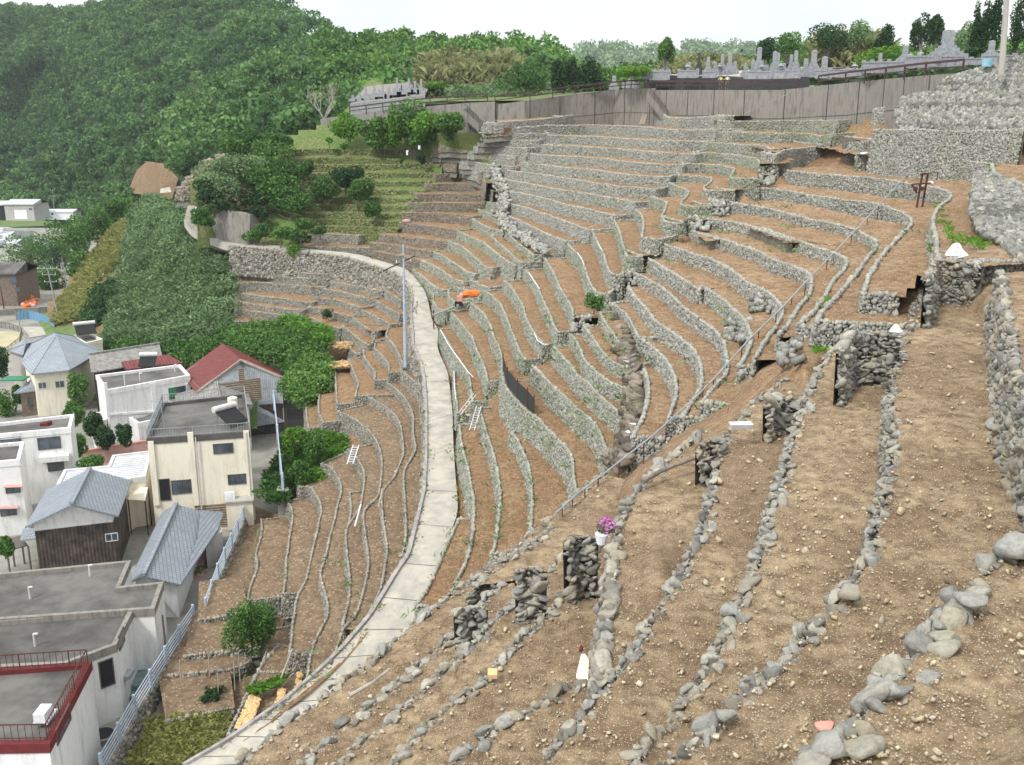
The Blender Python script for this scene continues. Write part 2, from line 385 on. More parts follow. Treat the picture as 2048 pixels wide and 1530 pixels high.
MAT['soil']=m_soil('soil',(.345,.215,.115),(.43,.29,.165),(.20,.12,.065),(.50,.38,.24),9.)
MAT['soil_lower']=m_soil('soil_lower',(.28,.20,.125),(.36,.265,.165),(.17,.115,.075),(.45,.36,.24),5.)
MAT['soil_right']=m_soil('soil_right',(.37,.24,.135),(.49,.345,.205),(.21,.13,.075),(.55,.43,.28),9.)
MAT['pebble']=m_stone('pebble',(.34,.29,.22),(.55,.48,.36),(.4,.33,.22))
MAT['understory']=m_simple('understory',(.045,.085,.03),(.025,.05,.018),.3)
MAT['soil_near']=m_soil('soil_near',(.29,.205,.125),(.45,.345,.215),(.15,.10,.06),(.58,.49,.35),34.,near=True)
MAT['soil_grass']=m_soil('soil_grass',(.14,.23,.055),(.24,.25,.10),(.085,.14,.04),(.30,.28,.14),4.)
MAT['stone']=m_stone('stone',(.275,.275,.25),(.43,.43,.395),(.24,.255,.18))
MAT['stone_near']=m_stone('stone_near',(.20,.195,.175),(.37,.365,.335),(.30,.25,.17),(.48,.66))
MAT['stone_m']=m_stone('stone_m',(.265,.27,.235),(.42,.425,.375),(.20,.245,.13),(.46,.72))
MAT['stone_warm']=m_stone('stone_warm',(.215,.18,.145),(.34,.30,.25),(.17,.16,.08))
MAT['stone_grass']=m_stone('stone_grass',(.13,.17,.06),(.25,.25,.13),(.11,.19,.04))
MAT['stone_lower']=m_stone('stone_lower',(.22,.21,.185),(.40,.385,.34),(.18,.18,.12))
MAT['backing']=m_simple('wall_core',(.20,.19,.16),(.11,.105,.085),3)
MAT['asphalt']=m_simple('road_concrete',(.46,.43,.36),(.31,.30,.27),.9,.9,.3,25)
MAT['kerb']=m_simple('kerb_concrete',(.36,.34,.33),(.20,.19,.19),2)
MAT['concrete']=m_plaster('concrete_wall',(.25,.235,.21),(.075,.07,.062),.95,1.6)
MAT['concrete_light']=m_plaster('concrete_light',(.42,.40,.37),(.2,.19,.18),.6)
MAT['granite']=m_simple('granite',(.33,.34,.36),(.20,.21,.23),3,.6)
MAT['granite_dark']=m_simple('granite_dark',(.06,.06,.065),None,3,.4)
MAT['rail']=m_simple('brown_rail',(.085,.05,.045),(.05,.032,.03),5)
MAT['leaf']=m_leaf('leaf_green',(.025,.065,.018),(.08,.18,.04),(.19,.33,.075))
MAT['leaf_dark']=m_leaf('leaf_dark',(.012,.034,.014),(.030,.075,.025),(.07,.14,.045))
MAT['leaf_forest']=m_leaf('leaf_forest',(.022,.06,.022),(.066,.15,.045),(.165,.29,.085))
MAT['leaf_pale']=m_leaf('leaf_pale',(.07,.125,.05),(.175,.275,.12),(.31,.42,.22))
MAT['leaf_dry']=m_leaf('leaf_dry',(.10,.12,.045),(.22,.24,.10),(.38,.38,.19))
MAT['leaf_bright']=m_leaf('leaf_bright',(.05,.12,.015),(.11,.25,.03),(.21,.37,.06))
MAT['bark']=m_simple('bark',(.22,.19,.16),(.12,.10,.085),4)
MAT['bare']=m_simple('pale_bark',(.42,.38,.33),(.26,.23,.2),4)
MAT['galv']=m_simple('galvanised_steel',(.36,.38,.39),(.26,.28,.29),2,.45,metal=.3)
MAT['white']=m_plaster('white_render',(.74,.74,.73),(.36,.36,.37),.7)
MAT['cream']=m_plaster('cream_render',(.78,.73,.60),(.42,.38,.31),.55)
MAT['roofdeck']=m_simple('roof_deck',(.145,.14,.13),(.065,.063,.058),.35)
MAT['roofdeck_dark']=m_simple('roof_deck_dark',(.11,.105,.098),(.055,.053,.05),.5)
MAT['glass']=m_simple('window_glass',(.10,.13,.16),(.03,.04,.05),.8,.15,spec=.8)
MAT['frame']=m_simple('window_frame',(.12,.10,.09),None,2,.5)
MAT['alum']=m_simple('aluminium_frame',(.6,.6,.6),None,2,.5)
MAT['tile']=m_tiles('grey_roof_tiles',(.235,.265,.30),(.30,.33,.365),(.10,.11,.13),.29,.26,0,.8)
MAT['tile_blue']=m_tiles('bluish_roof_tiles',(.26,.295,.33),(.33,.365,.40),(.15,.17,.19),.35,.3,.5,.5)
MAT['tile_brown']=m_corr('barrel_roof_tiles',(.34,.33,.31),(.17,.165,.155),.3,0,2.,1.)
MAT['redroof']=m_corr('red_metal_roof',(.20,.05,.045),(.10,.032,.028),.35,0,2.5,.5)
MAT['corr']=m_corr('grey_corrugated_sheet',(.40,.44,.48),(.27,.28,.29),.16,0,1.5,.6,.6)
MAT['boards']=m_corr('old_boards',(.33,.27,.20),(.19,.15,.115),.22,1,3,.5,.9)
MAT['blackwood']=m_corr('black_wood_cladding',(.045,.04,.038),(.13,.10,.08),.25,0,1.2,.5,.8)
MAT['metalroof']=m_corr('pale_metal_roof',(.55,.56,.58),(.40,.41,.43),.45,0,1.5,.5,.5)
MAT['redtrim']=m_simple('dark_red_trim',(.15,.022,.024),(.10,.018,.02),2)
MAT['rust']=m_simple('rusty_iron',(.11,.04,.028),(.06,.025,.02),6)
MAT['orange']=m_simple('orange_cover',(.75,.20,.04),(.60,.14,.03),3)
MAT['black']=m_simple('black_rubber',(.02,.02,.022),None,3)
MAT['whiteplastic']=m_simple('white_plastic',(.80,.81,.84),(.6,.62,.68),3,.4)
MAT['purple']=m_simple('violet_print',(.42,.30,.68),(.7,.72,.85),9,.4)
MAT['bluebin']=m_simple('pale_blue_plastic',(.30,.55,.66),None,3)
MAT['netblue']=m_simple('blue_net',(.14,.32,.50),(.10,.24,.38),3)
MAT['netdark']=m_simple('dark_net',(.04,.045,.045),None,3)
MAT['netgreen']=m_simple('grey_green_net',(.17,.24,.23),(.10,.15,.15),3)
MAT['fencesteel']=m_simple('pale_blue_fence_steel',(.42,.50,.60),(.32,.38,.46),2,.5)
MAT['cut']=m_soil('earth_cut',(.26,.16,.09),(.32,.22,.12),(.13,.10,.05),(.4,.3,.2),2.)
MAT['town']=m_simple('town_ground',(.30,.29,.26),(.17,.17,.14),.25)
MAT['gravel_lot']=m_simple('sandy_lot',(.45,.40,.27),(.34,.33,.19),.3)
MAT['water']=m_simple('harbour_water',(.05,.08,.085),None,1,.1,spec=.8)
MAT['lawn']=m_simple('grass_ground',(.13,.19,.06),(.08,.13,.04),.6,.95,.4,8)
MAT['yellowgrass']=m_leaf('yellow_grass',(.13,.15,.04),(.25,.27,.08),(.38,.38,.15))
MAT['skin']=m_simple('skin',(.5,.32,.24));MAT['yellowshirt']=m_simple('yellow_shirt',(.75,.68,.22));MAT['whiteshirt']=m_simple('white_shirt',(.8,.76,.74))
MAT['trousers']=m_simple('grey_trousers',(.22,.2,.2));MAT['pinkflower']=m_leaf('pink_petals',(.30,.05,.25),(.60,.15,.50),(.75,.35,.65))
MAT['salmon']=m_simple('salmon_cloth',(.62,.30,.24));MAT['pink']=m_simple('faded_pink',(.6,.35,.33))
MAT['plank']=m_simple('weathered_wood',(.45,.38,.30),(.27,.23,.19),5);MAT['potato']=m_simple('potato_skin',(.66,.47,.24),(.5,.34,.17),5)
MAT['brick']=m_simple('brown_stone_cladding',(.22,.17,.13),(.12,.095,.075),3);MAT['green_mat']=m_simple('green_mat',(.05,.22,.12))

# ---------------------------------------------------------------- mesh helpers
def link(o,parent=None,**k):
    COL.objects.link(o)
    if parent is not None: o.parent=parent
    for a,b in k.items(): o[a]=b
    return o
def empty(name,label,cat,group=None):
    o=bpy.data.objects.new(name,None);o.empty_display_size=.3;link(o,label=label,category=cat)
    if group:o['group']=group
    return o
def tag(o,label,cat,group=None):
    o['label']=label;o['category']=cat
    if group:o['group']=group
    return o
def struct(o): o['kind']='structure';return o
def npmesh(name,V,Fq,mats,parent=None,shade=None,mi=None,smooth=False,uv=None):
    V=np.asarray(V,dtype=np.float32).reshape(-1,3);Fq=np.asarray(Fq,dtype=np.int32)
    me=bpy.data.meshes.new(name);k=Fq.shape[1];n=len(Fq)
    me.vertices.add(len(V));me.vertices.foreach_set('co',V.ravel())
    me.loops.add(n*k);me.loops.foreach_set('vertex_index',Fq.ravel())
    me.polygons.add(n);me.polygons.foreach_set('loop_start',np.arange(0,n*k,k,dtype=np.int32))
    me.polygons.foreach_set('loop_total',np.full(n,k,dtype=np.int32))
    if mi is not None: me.polygons.foreach_set('material_index',np.asarray(mi,dtype=np.int32))
    if smooth: me.polygons.foreach_set('use_smooth',np.ones(n,dtype=bool))
    me.update(calc_edges=True)
    if shade is not None:
        a=me.attributes.new('shade','FLOAT','POINT');a.data.foreach_set('value',np.asarray(shade,dtype=np.float32))
    for m in (mats if isinstance(mats,(list,tuple)) else [mats]): me.materials.append(MAT[m] if isinstance(m,str) else m)
    o=bpy.data.objects.new(name,me);return link(o,parent)
class MB:
    def __init__(s): s.v=[];s.f=[];s.m=[];s.uv=[]
    def poly(s,pts,m=0,uv=None):
        b=len(s.v);s.v+=[tuple(p) for p in pts];s.f.append(tuple(range(b,b+len(pts))));s.m.append(m)
        if uv is None:
            a=Vector(pts[0]);e=(Vector(pts[1])-a)
            if e.length<1e-6:e=Vector((1,0,0))
            e.normalize();nn=e.cross(Vector(pts[2])-a)
            if nn.length<1e-9: nn=Vector((0,0,1))
            nn.normalize();g=nn.cross(e);uv=[((Vector(p)-a).dot(e),(Vector(p)-a).dot(g)) for p in pts]
        s.uv+=uv
    def hexa(s,p,m=0):   # p: 8 corners bottom 0-3, top 4-7
        for q in ((3,2,1,0),(4,5,6,7),(0,1,5,4),(1,2,6,5),(2,3,7,6),(3,0,4,7)): s.poly([p[i] for i in q],m)
    def box(s,c,d,ax=None,m=0):
        c=Vector(c);X,Y,Z=ax if ax else (Vector((1,0,0)),Vector((0,1,0)),Vector((0,0,1)))
        h=[X*(d[0]/2),Y*(d[1]/2),Z*(d[2]/2)]
        s.hexa([c+h[0]*a+h[1]*b+h[2]*e for e in(-1,1) for a,b in((-1,-1),(1,-1),(1,1),(-1,1))],m)
    def prism(s,plan,z0,z1,m=0,cap=True,mt=None):
        n=len(plan);B=[Vector((p[0],p[1],z0)) for p in plan];T=[Vector((p[0],p[1],z1)) for p in plan]
        for i in range(n):
            j=(i+1)%n;s.poly([B[i],B[j],T[j],T[i]],m)
        if cap: s.poly(T,m if mt is None else mt);s.poly(B[::-1],m)
    def tube(s,pts,r,k=8,m=0,r2=None):
        pts=[Vector(p) for p in pts];n=len(pts);rings=[]
        up=Vector((0,0,1))
        for i,p in enumerate(pts):
            d=(pts[min(i+1,n-1)]-pts[max(i-1,0)]).normalized()
            a=d.cross(up)
            if a.length<.05:a=d.cross(Vector((1,0,0)))
            a.normalize();b=a.cross(d).normalized()
            rr=r if r2 is None else r+(r2-r)*i/max(1,n-1)
            rings.append([p+(a*math.cos(6.2832*j/k)+b*math.sin(6.2832*j/k))*rr for j in range(k)])
        for A,B in zip(rings,rings[1:]):
            for j in range(k): s.poly([A[j],A[(j+1)%k],B[(j+1)%k],B[j]],m)
        s.poly(rings[0][::-1],m);s.poly(rings[-1],m)
    def bar(s,a,b,w,h=None,m=0):
        a=Vector(a);b=Vector(b);d=b-a;L=d.length
        if L<1e-6:return
        d.normalize();x=d.cross(Vector((0,0,1)))
        if x.length<.05:x=Vector((1,0,0))
        x.normalize();z=x.cross(d).normalized();s.box((a+b)/2,(w,L,h or w),(x,d,z),m)
    def sphere(s,c,r,n=8,m=0,sc=(1,1,1)):
        c=Vector(c);R=[[c+Vector((math.sin(math.pi*i/n)*math.cos(2*math.pi*j/(2*n))*r*sc[0],math.sin(math.pi*i/n)*math.sin(2*math.pi*j/(2*n))*r*sc[1],math.cos(math.pi*i/n)*r*sc[2])) for j in range(2*n)] for i in range(n+1)]
        for i in range(n):
            for j in range(2*n):
                k=(j+1)%(2*n)
                if i==0: s.poly([R[0][0],R[1][j],R[1][k]],m)
                elif i==n-1: s.poly([R[i][j],R[n][0],R[i][k]],m)
                else: s.poly([R[i][j],R[i+1][j],R[i+1][k],R[i][k]],m)
    def build(s,name,mats,parent=None,smooth=False,loc=None):
        me=bpy.data.meshes.new(name)
        V=s.v
        if loc is not None:
            L=Vector(loc);V=[tuple(Vector(v)-L) for v in V]
        me.from_pydata(V,[],s.f)
        for m in (mats if isinstance(mats,(list,tuple)) else [mats]): me.materials.append(MAT[m])
        me.polygons.foreach_set('material_index',s.m)
        u=me.uv_layers.new(name='UVMap');u.data.foreach_set('uv',[c for p in s.uv for c in p])
        if smooth: me.polygons.foreach_set('use_smooth',[True]*len(s.f))
        me.update();o=bpy.data.objects.new(name,me)
        if loc is not None:o.location=loc
        return link(o,parent)
# stones: jittered blocks
CUBE=np.array([(-1,-1,-1),(1,-1,-1),(1,1,-1),(-1,1,-1),(-1,-1,1),(1,-1,1),(1,1,1),(-1,1,1)],float)*.5
CF=np.array([(3,2,1,0),(4,5,6,7),(0,1,5,4),(1,2,6,5),(2,3,7,6),(3,0,4,7)])
def subcube():
    idx={};V=[];Fs=[]
    def vid(p):
        k=tuple(round(x,3) for x in p)
        if k not in idx: idx[k]=len(V);V.append(p)
        return idx[k]
    for f in CF:
        a,b,c,d=[CUBE[i] for i in f];ab,bc,cd,da=(a+b)/2,(b+c)/2,(c+d)/2,(d+a)/2;m=(a+b+c+d)/4
        for q in ((a,ab,m,da),(ab,b,bc,m),(m,bc,c,cd),(da,m,cd,d)): Fs.append([vid(x) for x in q])
    V=np.array(V);r=np.linalg.norm(V,axis=1,keepdims=True);V=V*.93+V/r*.5*.09
    return V,np.array(Fs)
SV,SF=subcube()
def subdiv2(V,Fs):
    idx={};O=[];Q=[]
    def vid(p):
        k=tuple(np.round(p,4))
        if k not in idx: idx[k]=len(O);O.append(p)
        return idx[k]
    for f in Fs:
        a,b,c,d=[V[i] for i in f];ab,bc,cd,da=(a+b)/2,(b+c)/2,(c+d)/2,(d+a)/2;m=(a+b+c+d)/4
        for q in ((a,ab,m,da),(ab,b,bc,m),(m,bc,c,cd),(da,m,cd,d)): Q.append([vid(x) for x in q])
    return np.array(O),np.array(Q)
_b,RF_=subdiv2(CUBE*1.0,CF);_b,RF_=subdiv2(_b,RF_)
_b=_b*.35+_b/np.linalg.norm(_b,axis=1,keepdims=True)*.5*.75
ROCKS=[]
for _ in range(14):
    v=_b.copy()
    for _k in range(9):      # flat broken faces
        n_=rng.normal(0,1,3);n_/=np.linalg.norm(n_);d_=rng.uniform(.24,.40);h_=v@n_-d_;m_=h_>0;v[m_]-=np.outer(h_[m_],n_)
    ROCKS.append(v*1.25+rng.normal(0,.008,v.shape))
ROCKS=np.array(ROCKS)
def rotmats(n,t1=.5,t3=3.14):
    a=rng.uniform(-t3,t3,n);b=rng.normal(0,t1,n);c=rng.normal(0,t1,n)
    Rz=np.zeros((n,3,3));Rz[:,0,0]=np.cos(a);Rz[:,0,1]=-np.sin(a);Rz[:,1,0]=np.sin(a);Rz[:,1,1]=np.cos(a);Rz[:,2,2]=1
    Rx=np.zeros((n,3,3));Rx[:,0,0]=1;Rx[:,1,1]=np.cos(b);Rx[:,1,2]=-np.sin(b);Rx[:,2,1]=np.sin(b);Rx[:,2,2]=np.cos(b)
    Ry=np.zeros((n,3,3));Ry[:,1,1]=1;Ry[:,0,0]=np.cos(c);Ry[:,0,2]=np.sin(c);Ry[:,2,0]=-np.sin(c);Ry[:,2,2]=np.cos(c)
    return Rx@Ry@Rz
def stones(P,size,T,hi=False,tilt=.35,flat=(1.25,.9,.72),jit=.2):
    """P n,3 centres; size n; T n,2 unit tangent along wall -> verts, faces"""
    n=len(P);B,Fc=(SV,SF) if hi else (CUBE,CF);k=len(B)
    if hi: B,Fc=ROCKS[0],RF_;k=len(B)
    V=ROCKS[rng.integers(0,len(ROCKS),n)].copy() if hi else np.repeat(B[None],n,0)
    V=V*(1+rng.uniform(-jit,jit,(n,1,3)))*np.array(flat)+(0 if hi else rng.normal(0,jit*.5,(n,k,3)))
    V=np.einsum('nij,nkj->nki',rotmats(n,tilt,.6),V)*np.asarray(size)[:,None,None]
    X=np.stack([T[:,0],T[:,1],np.zeros(n)],1);Yd=np.stack([-T[:,1],T[:,0],np.zeros(n)],1)
    V=V[...,0:1]*X[:,None]+V[...,1:2]*Yd[:,None]+V[...,2:3]*np.array([0,0,1.])+P[:,None]
    Fa=(Fc[None]+(np.arange(n)*k)[:,None,None]).reshape(-1,4)
    return V.reshape(-1,3),Fa,k
def nz(x,y,z=0.,s=1.): return mnoise.noise(Vector((x*s,y*s,z*s)))
SOIL={}   # material -> list of (V,F)
def soil_add(key,V,Fq):
    SOIL.setdefault(key,[]).append((np.asarray(V),np.asarray(Fq)))
def terrace(name,P,h,W,wallmat,soilmat,label,group,stone=.22,furrow=0.,ends=True,slope=.03,rimtone=.09,smin=None,hscale=1.35,category='stone wall',taper=0.,taper1=0.,cull=0.,sizevar=.22,oname='dry_stone_terrace',clip=False,jn=.12):
    """one terrace: dry wall along the rim P (3D, uphill on its left) + its soil bed"""
    P=[Vector(p) for p in P]
    L=[0]
    for a,b in zip(P,P[1:]): L.append(L[-1]+(b-a).length)
    Ym=sum(p.y for p in P)/len(P)
    d=max(.06,Ym*.0042) if smin is None else smin
    n=max(3,int(L[-1]/d)+1);S=np.linspace(0,L[-1],n)
    A=np.array([tuple(p) for p in P]);C=np.stack([np.interp(S,L,A[:,i]) for i in range(3)],1)
    # smooth plan curve
    kk=max(1,int((.7 if Ym>48 else .3)/d))
    for _ in range(4):
        Cp=np.pad(C,((kk,kk),(0,0)),mode='edge');Cn=(Cp[:-2*kk]+C*2+Cp[2*kk:])/4;Cn[0]=C[0];Cn[-1]=C[-1];C=Cn
    T=np.gradient(C[:,:2],axis=0)
    kt=max(2,int(1.2/d));ker=np.ones(2*kt+1)/(2*kt+1)
    T=np.stack([np.convolve(np.pad(T[:,i],kt,mode='edge'),ker,'valid') for i in range(2)],1)
    T/=np.linalg.norm(T,axis=1,keepdims=True)+1e-9
    Nn=np.stack([-T[:,1],T[:,0]],1)     # uphill
    wob=np.array([nz(c[0],c[1],0,.5)*.07+nz(c[0],c[1],3,2.)*.03 for c in C])
    C[:,2]+=wob*.8
    # soil
    m=max(3,int(W/max(d,.12))+1);q=np.linspace(.04,W,m)
    V=np.zeros((n,m,3));tap=np.ones(n)
    if taper: tap*=np.clip(S/taper,.08,1)
    if taper1: tap*=np.clip((S[-1]-S)/taper1,.08,1)
    V[:,:,:2]=C[:,None,:2]+Nn[:,None]*(q[None,:]*tap[:,None])[...,None]
    V[:,:,2]=C[:,None,2]-.07+q[None,:]*slope
    x=V[:,:,0].ravel();y=V[:,:,1].ravel()
    amp=.05 if Ym>45 else .05;f=.9
    if soilmat=='soil_right': amp=.085
    dz=np.array([mnoise.noise(Vector((a*f,b*f,0)))*amp*1.3+mnoise.noise(Vector((a*4.3,b*4.3,1)))*amp+(mnoise.noise(Vector((a*11,b*11,5)))*amp*.7 if Ym<45 else 0) for a,b in zip(x,y)]).reshape(n,m)
    if furrow: dz+=furrow*np.sin(S/.5*2*math.pi)[:,None]*np.clip(np.minimum(q/.3,(W-q)),0,1)[None]
    V[:,:,2]+=dz;V[:,0,2]-=.02
    I=np.arange(n*m).reshape(n,m);Fq=np.stack([I[:-1,:-1],I[1:,:-1],I[1:,1:],I[:-1,1:]],-1).reshape(-1,4)
    if clip:
        ab=above(V.reshape(-1,3));ab=ab.reshape(n,m);ab[:,:2]=False
        ab=np.maximum.accumulate(ab,axis=1).ravel()
        Fq=Fq[~ab[Fq].any(1)]
    soil_add(soilmat,V.reshape(-1,3),Fq)
    # wall core
    VV=[];FF=[];SH=[];MI=[];base=0
    H=h*2.0+.8
    rows=np.array([[.25,-.3],[.3,-.5*H],[.3,-H]]) if cull else np.array([[.05,-.06],[-.02,-.5*H],[-.12*H,-H]]) # (outward negative normal),z
    path=[(C,Nn,T)]
    if ends and n>4:
        for e,sg in (((n-1,1),) if ends=='end' else ((0,-1),(n-1,1))):
            if (taper and sg<0) or (taper1 and sg>0): continue
            g=np.linspace(0,W,max(2,int(W/max(d,.3))))
            if sg<0: g=g[::-1]
            Ce=np.zeros((len(g),3));Ce[:,:2]=C[e,:2]+Nn[e]*g[:,None];Ce[:,2]=C[e,2]+g*slope
            Te=np.repeat((Nn[e]*sg)[None],len(g),0);Ne=np.stack([-Te[:,1],Te[:,0]],1)
            if clip:
                ok=~above(Ce+np.array([0,0,0.]),.008)
                if sg<0: ok=ok[::-1]
                kx=len(ok) if ok.all() else max(1,int(np.argmin(ok)));sel=slice(0,kx) if sg>0 else slice(len(ok)-kx,len(ok))
                Ce,Ne,Te=Ce[sel],Ne[sel],Te[sel]
                if len(Ce)<2: continue
            path.append((Ce,Ne,Te))
    for Cc,N2,T2 in path:
        k=len(Cc);G=np.zeros((k,3,3))
        for r,(o,z) in enumerate(rows):
            G[:,r,:2]=Cc[:,:2]+N2*(.10+o);G[:,r,2]=Cc[:,2]+z
        I=np.arange(k*3).reshape(k,3)+base
        VV.append(G.reshape(-1,3));FF.append(np.stack([I[:-1,0],I[:-1,1],I[1:,1],I[1:,0]],-1).reshape(-1,4));FF.append(np.stack([I[:-1,1],I[:-1,2],I[1:,2],I[1:,1]],-1).reshape(-1,4))
        base+=k*3;SH.append(np.full(k*3,.3));MI+= [1]*(2*(k-1)*2//2)
    # stones
    hi=Ym<48
    PS=[];SZ=[];TG=[];TN=[]
    for ip,(Cc,N2,T2) in enumerate(path):
        seg=np.linalg.norm(np.diff(Cc,axis=0),axis=1).sum()
        if seg<.2: continue
        Lc=np.concatenate([[0],np.cumsum(np.linalg.norm(np.diff(Cc,axis=0),axis=1))])
        depth=h*hscale+.15;z=0.;r=0
        while z<depth:
            s=stone*(1. if r else 1.05);cnt=max(1,int(seg/(s*(1.02 if hi else .86))))
            t=(np.arange(cnt)+rng.uniform(-.3,.3,cnt)+(r%2)*.5)/cnt*seg;t=np.clip(t,0,seg)
            c=np.stack([np.interp(t,Lc,Cc[:,i]) for i in range(3)],1);nn=np.stack([np.interp(t,Lc,N2[:,i]) for i in range(2)],1)
            tg=np.stack([np.interp(t,Lc,T2[:,i]) for i in range(2)],1)
            zz=z+rng.uniform(-.3,.3,cnt)*s*.5
            c[:,:2]-=nn*(.12*zz+rng.uniform(-1,1,cnt)*s*jn-.02)[:,None];c[:,2]-=zz+.03
            if cull: c[:,2]-=.03;c[rng.random(cnt)<cull,2]-=.25
            PS.append(c);SZ.append(s*np.clip(rng.lognormal(0,sizevar,cnt),.4,2.4));TG.append(tg)
            tn=np.clip(rng.normal(.5,.15 if not hi else .2,cnt)+(rimtone if r==0 else 0),0,.9);TN.append(tn)
            z+=s*(.74 if hi else .98);r+=1
    if PS:
        PS=np.concatenate(PS);SZ=np.concatenate(SZ);TG=np.concatenate(TG);TN=np.concatenate(TN)
        v,f,k=stones(PS,SZ,TG,hi,.35 if hi else .5,(1.3,.95,.7) if hi else (.78,.8,1.25))
        VV.append(v);FF.append(f+base);SH.append(np.repeat(TN,k));MI+=[0]*len(f)
    FF=np.concatenate(FF);nb=len(FF)-(MI.count(0));MI=[1]*nb+[0]*MI.count(0)
    o=npmesh(oname,np.concatenate(VV),FF,[wallmat,'backing'],shade=np.concatenate(SH),mi=MI)
    tag(o,label,category,group);return o
# foliage
def leaves(C,Rr,n,size,sh,flat=.0,up=.0):
    """n leaf quads on/in blobs: C k,3 ; Rr k,3"""
    C=np.atleast_2d(C);Rr=np.atleast_2d(Rr);k=len(C)
    w=(Rr[:,0]*Rr[:,2])**1.0;idx=rng.choice(k,n,p=w/w.sum())
    d=rng.normal(0,1,(n,3));d/=np.linalg.norm(d,axis=1,keepdims=True)
    rad=rng.uniform(.62,1.08,n)**.6
    P=C[idx]+d*Rr[idx]*rad[:,None]
    a=rng.normal(0,1,(n,3))+d*.6;a[:,2]+=up;a/=np.linalg.norm(a,axis=1,keepdims=True)
    t=np.cross(a,rng.normal(0,1,(n,3)));t/=np.linalg.norm(t,axis=1,keepdims=True);b=np.cross(a,t)
    s=size*rng.uniform(.6,1.35,n)[:,None]
    V=np.stack([P-t*s-b*s*.6,P+t*s*.9-b*s*.6,P+t*s+b*s*.6,P-t*s*.8+b*s*.5],1)
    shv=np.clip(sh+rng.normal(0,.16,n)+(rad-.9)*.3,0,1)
    return V.reshape(-1,3),np.arange(4*n).reshape(n,4),np.repeat(shv,4)
def blades(P,h,w,lean,sh,n2=1):
    """upright tufts of blades rooted at P (n,3)"""
    n=len(P);a=rng.uniform(0,6.283,n);dx=np.stack([np.cos(a),np.sin(a),np.zeros(n)],1)
    b=rng.uniform(0,6.283,n);ld=np.stack([np.cos(b),np.sin(b),np.zeros(n)],1)*lean
    hh=h*rng.uniform(.5,1.2,n)[:,None];ww=w*rng.uniform(.6,1.3,n)[:,None]
    up=np.array([0,0,1.])
    V=np.stack([P-dx*ww,P+dx*ww,P+(up+ld*.9)*hh*.75+dx*ww*.7,P+(up*.8+ld*1.6)*hh-dx*ww*.2],1)
    return V.reshape(-1,3),np.arange(4*n).reshape(n,4),np.repeat(np.clip(sh+rng.normal(0,.2,n),0,1),4)
def join(parts):
    V=[];Fq=[];S=[];b=0
    for v,f,s in parts: V.append(v);Fq.append(f+b);S.append(s);b+=len(v)
    return np.concatenate(V),np.concatenate(Fq),np.concatenate(S)
def blobset(c,rx,ry,rz,k,sub=.45,full=False):
    c=np.array(c,float);d=rng.normal(0,1,(k,3));d/=np.linalg.norm(d,axis=1,keepdims=True)
    if not full: d[:,2]=np.abs(d[:,2])*1.1-.35
    else: d[:,2]*=1.1
    R=np.array([rx,ry,rz]);C=c+d*R*rng.uniform(.35,.78,k)[:,None]
    r=rng.uniform(.7,1.25,k)[:,None]*sub*R[None];return C,r
def tree(name,label,cat,base,height,rx,mat='leaf',n=900,leaf=.12,k=9,group=None,ry=None,rz=None,sh=.5,trunk=None,sub=.45,low=.18,barkmat='bark'):
    base=Vector(base);ry=ry or rx;rz=rz or (height*(1-low))/2
    root=empty(name,label,cat,group);root.location=base
    cz=height-rz;C,r=blobset((0,0,cz),rx,ry,rz,k+(6 if low<.1 else 0),sub,low<.1)
    parts=[leaves(C,r,n,leaf,sh)]
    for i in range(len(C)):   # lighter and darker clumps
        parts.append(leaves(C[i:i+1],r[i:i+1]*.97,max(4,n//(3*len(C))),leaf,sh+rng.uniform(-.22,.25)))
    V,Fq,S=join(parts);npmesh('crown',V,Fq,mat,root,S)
    mb=MB();tr=trunk or max(.06,height*.03)
    mb.tube([(0,0,-.5),(.05*rx,0,cz*.4),(0,.04*rx,cz)],tr,7,r2=tr*.55)
    for i in range(min(5,len(C))):
        c=Vector(C[i]);mb.tube([(0,0,cz*.45),c*.55+Vector((0,0,cz*.25)),c],tr*.5,5,r2=tr*.12)
    mb.build('trunk',barkmat,root,smooth=True);return root

def posts(r,segs,w,mat,name='post'):
    for a,b in segs:
        m=MB();m.bar(a,b,w);m.build(name,[mat],r)
# ---------------------------------------------------------------- camera, light, sky
cam=bpy.data.cameras.new('camera');cam.sensor_width=36;cam.lens=F/2048*36;cam.clip_start=.5;cam.clip_end=20000
co=bpy.data.objects.new('camera',cam);COL.objects.link(co);co.rotation_euler=(math.radians(90)-PT,0,0);SC.camera=co
sunv=Vector((-.55,-.62,1.05)).normalized();el=math.asin(sunv.z);az=math.atan2(sunv.x,sunv.y)
sl=bpy.data.lights.new('sun','SUN');sl.energy=2.7;sl.angle=math.radians(10);sl.color=(1,.96,.9)
so=bpy.data.objects.new('sun',sl);COL.objects.link(so);so.rotation_euler=sunv.to_track_quat('Z','Y').to_euler()
wd=bpy.data.worlds.new('World');SC.world=wd;wd.use_nodes=True;nt=wd.node_tree;bg=nt.nodes['Background']
sky=nt.nodes.new('ShaderNodeTexSky');sky.sky_type='NISHITA';sky.sun_disc=False;sky.sun_elevation=el;sky.sun_rotation=az;sky.dust_density=1.2;sky.ozone_density=1
tc=nt.nodes.new('ShaderNodeTexCoord').outputs['Generated'];cl=noise(nt,2.6,5,tc,.6)
sx=nt.nodes.new('ShaderNodeSeparateXYZ');nt.links.new(tc,sx.inputs[0])
hor=mix(nt,ramp(nt,cl,[(.35,(0,0,0)),(.62,(1,1,1))]),(7.8,8.4,8.7),(9.3,9.5,9.6))
ov=mix(nt,ramp(nt,sx.outputs[2],[(.10,(0,0,0)),(.55,(1,1,1))]),hor,(14.5,14.8,15.0))
cloud=mix(nt,.88,sky.outputs[0],ov)
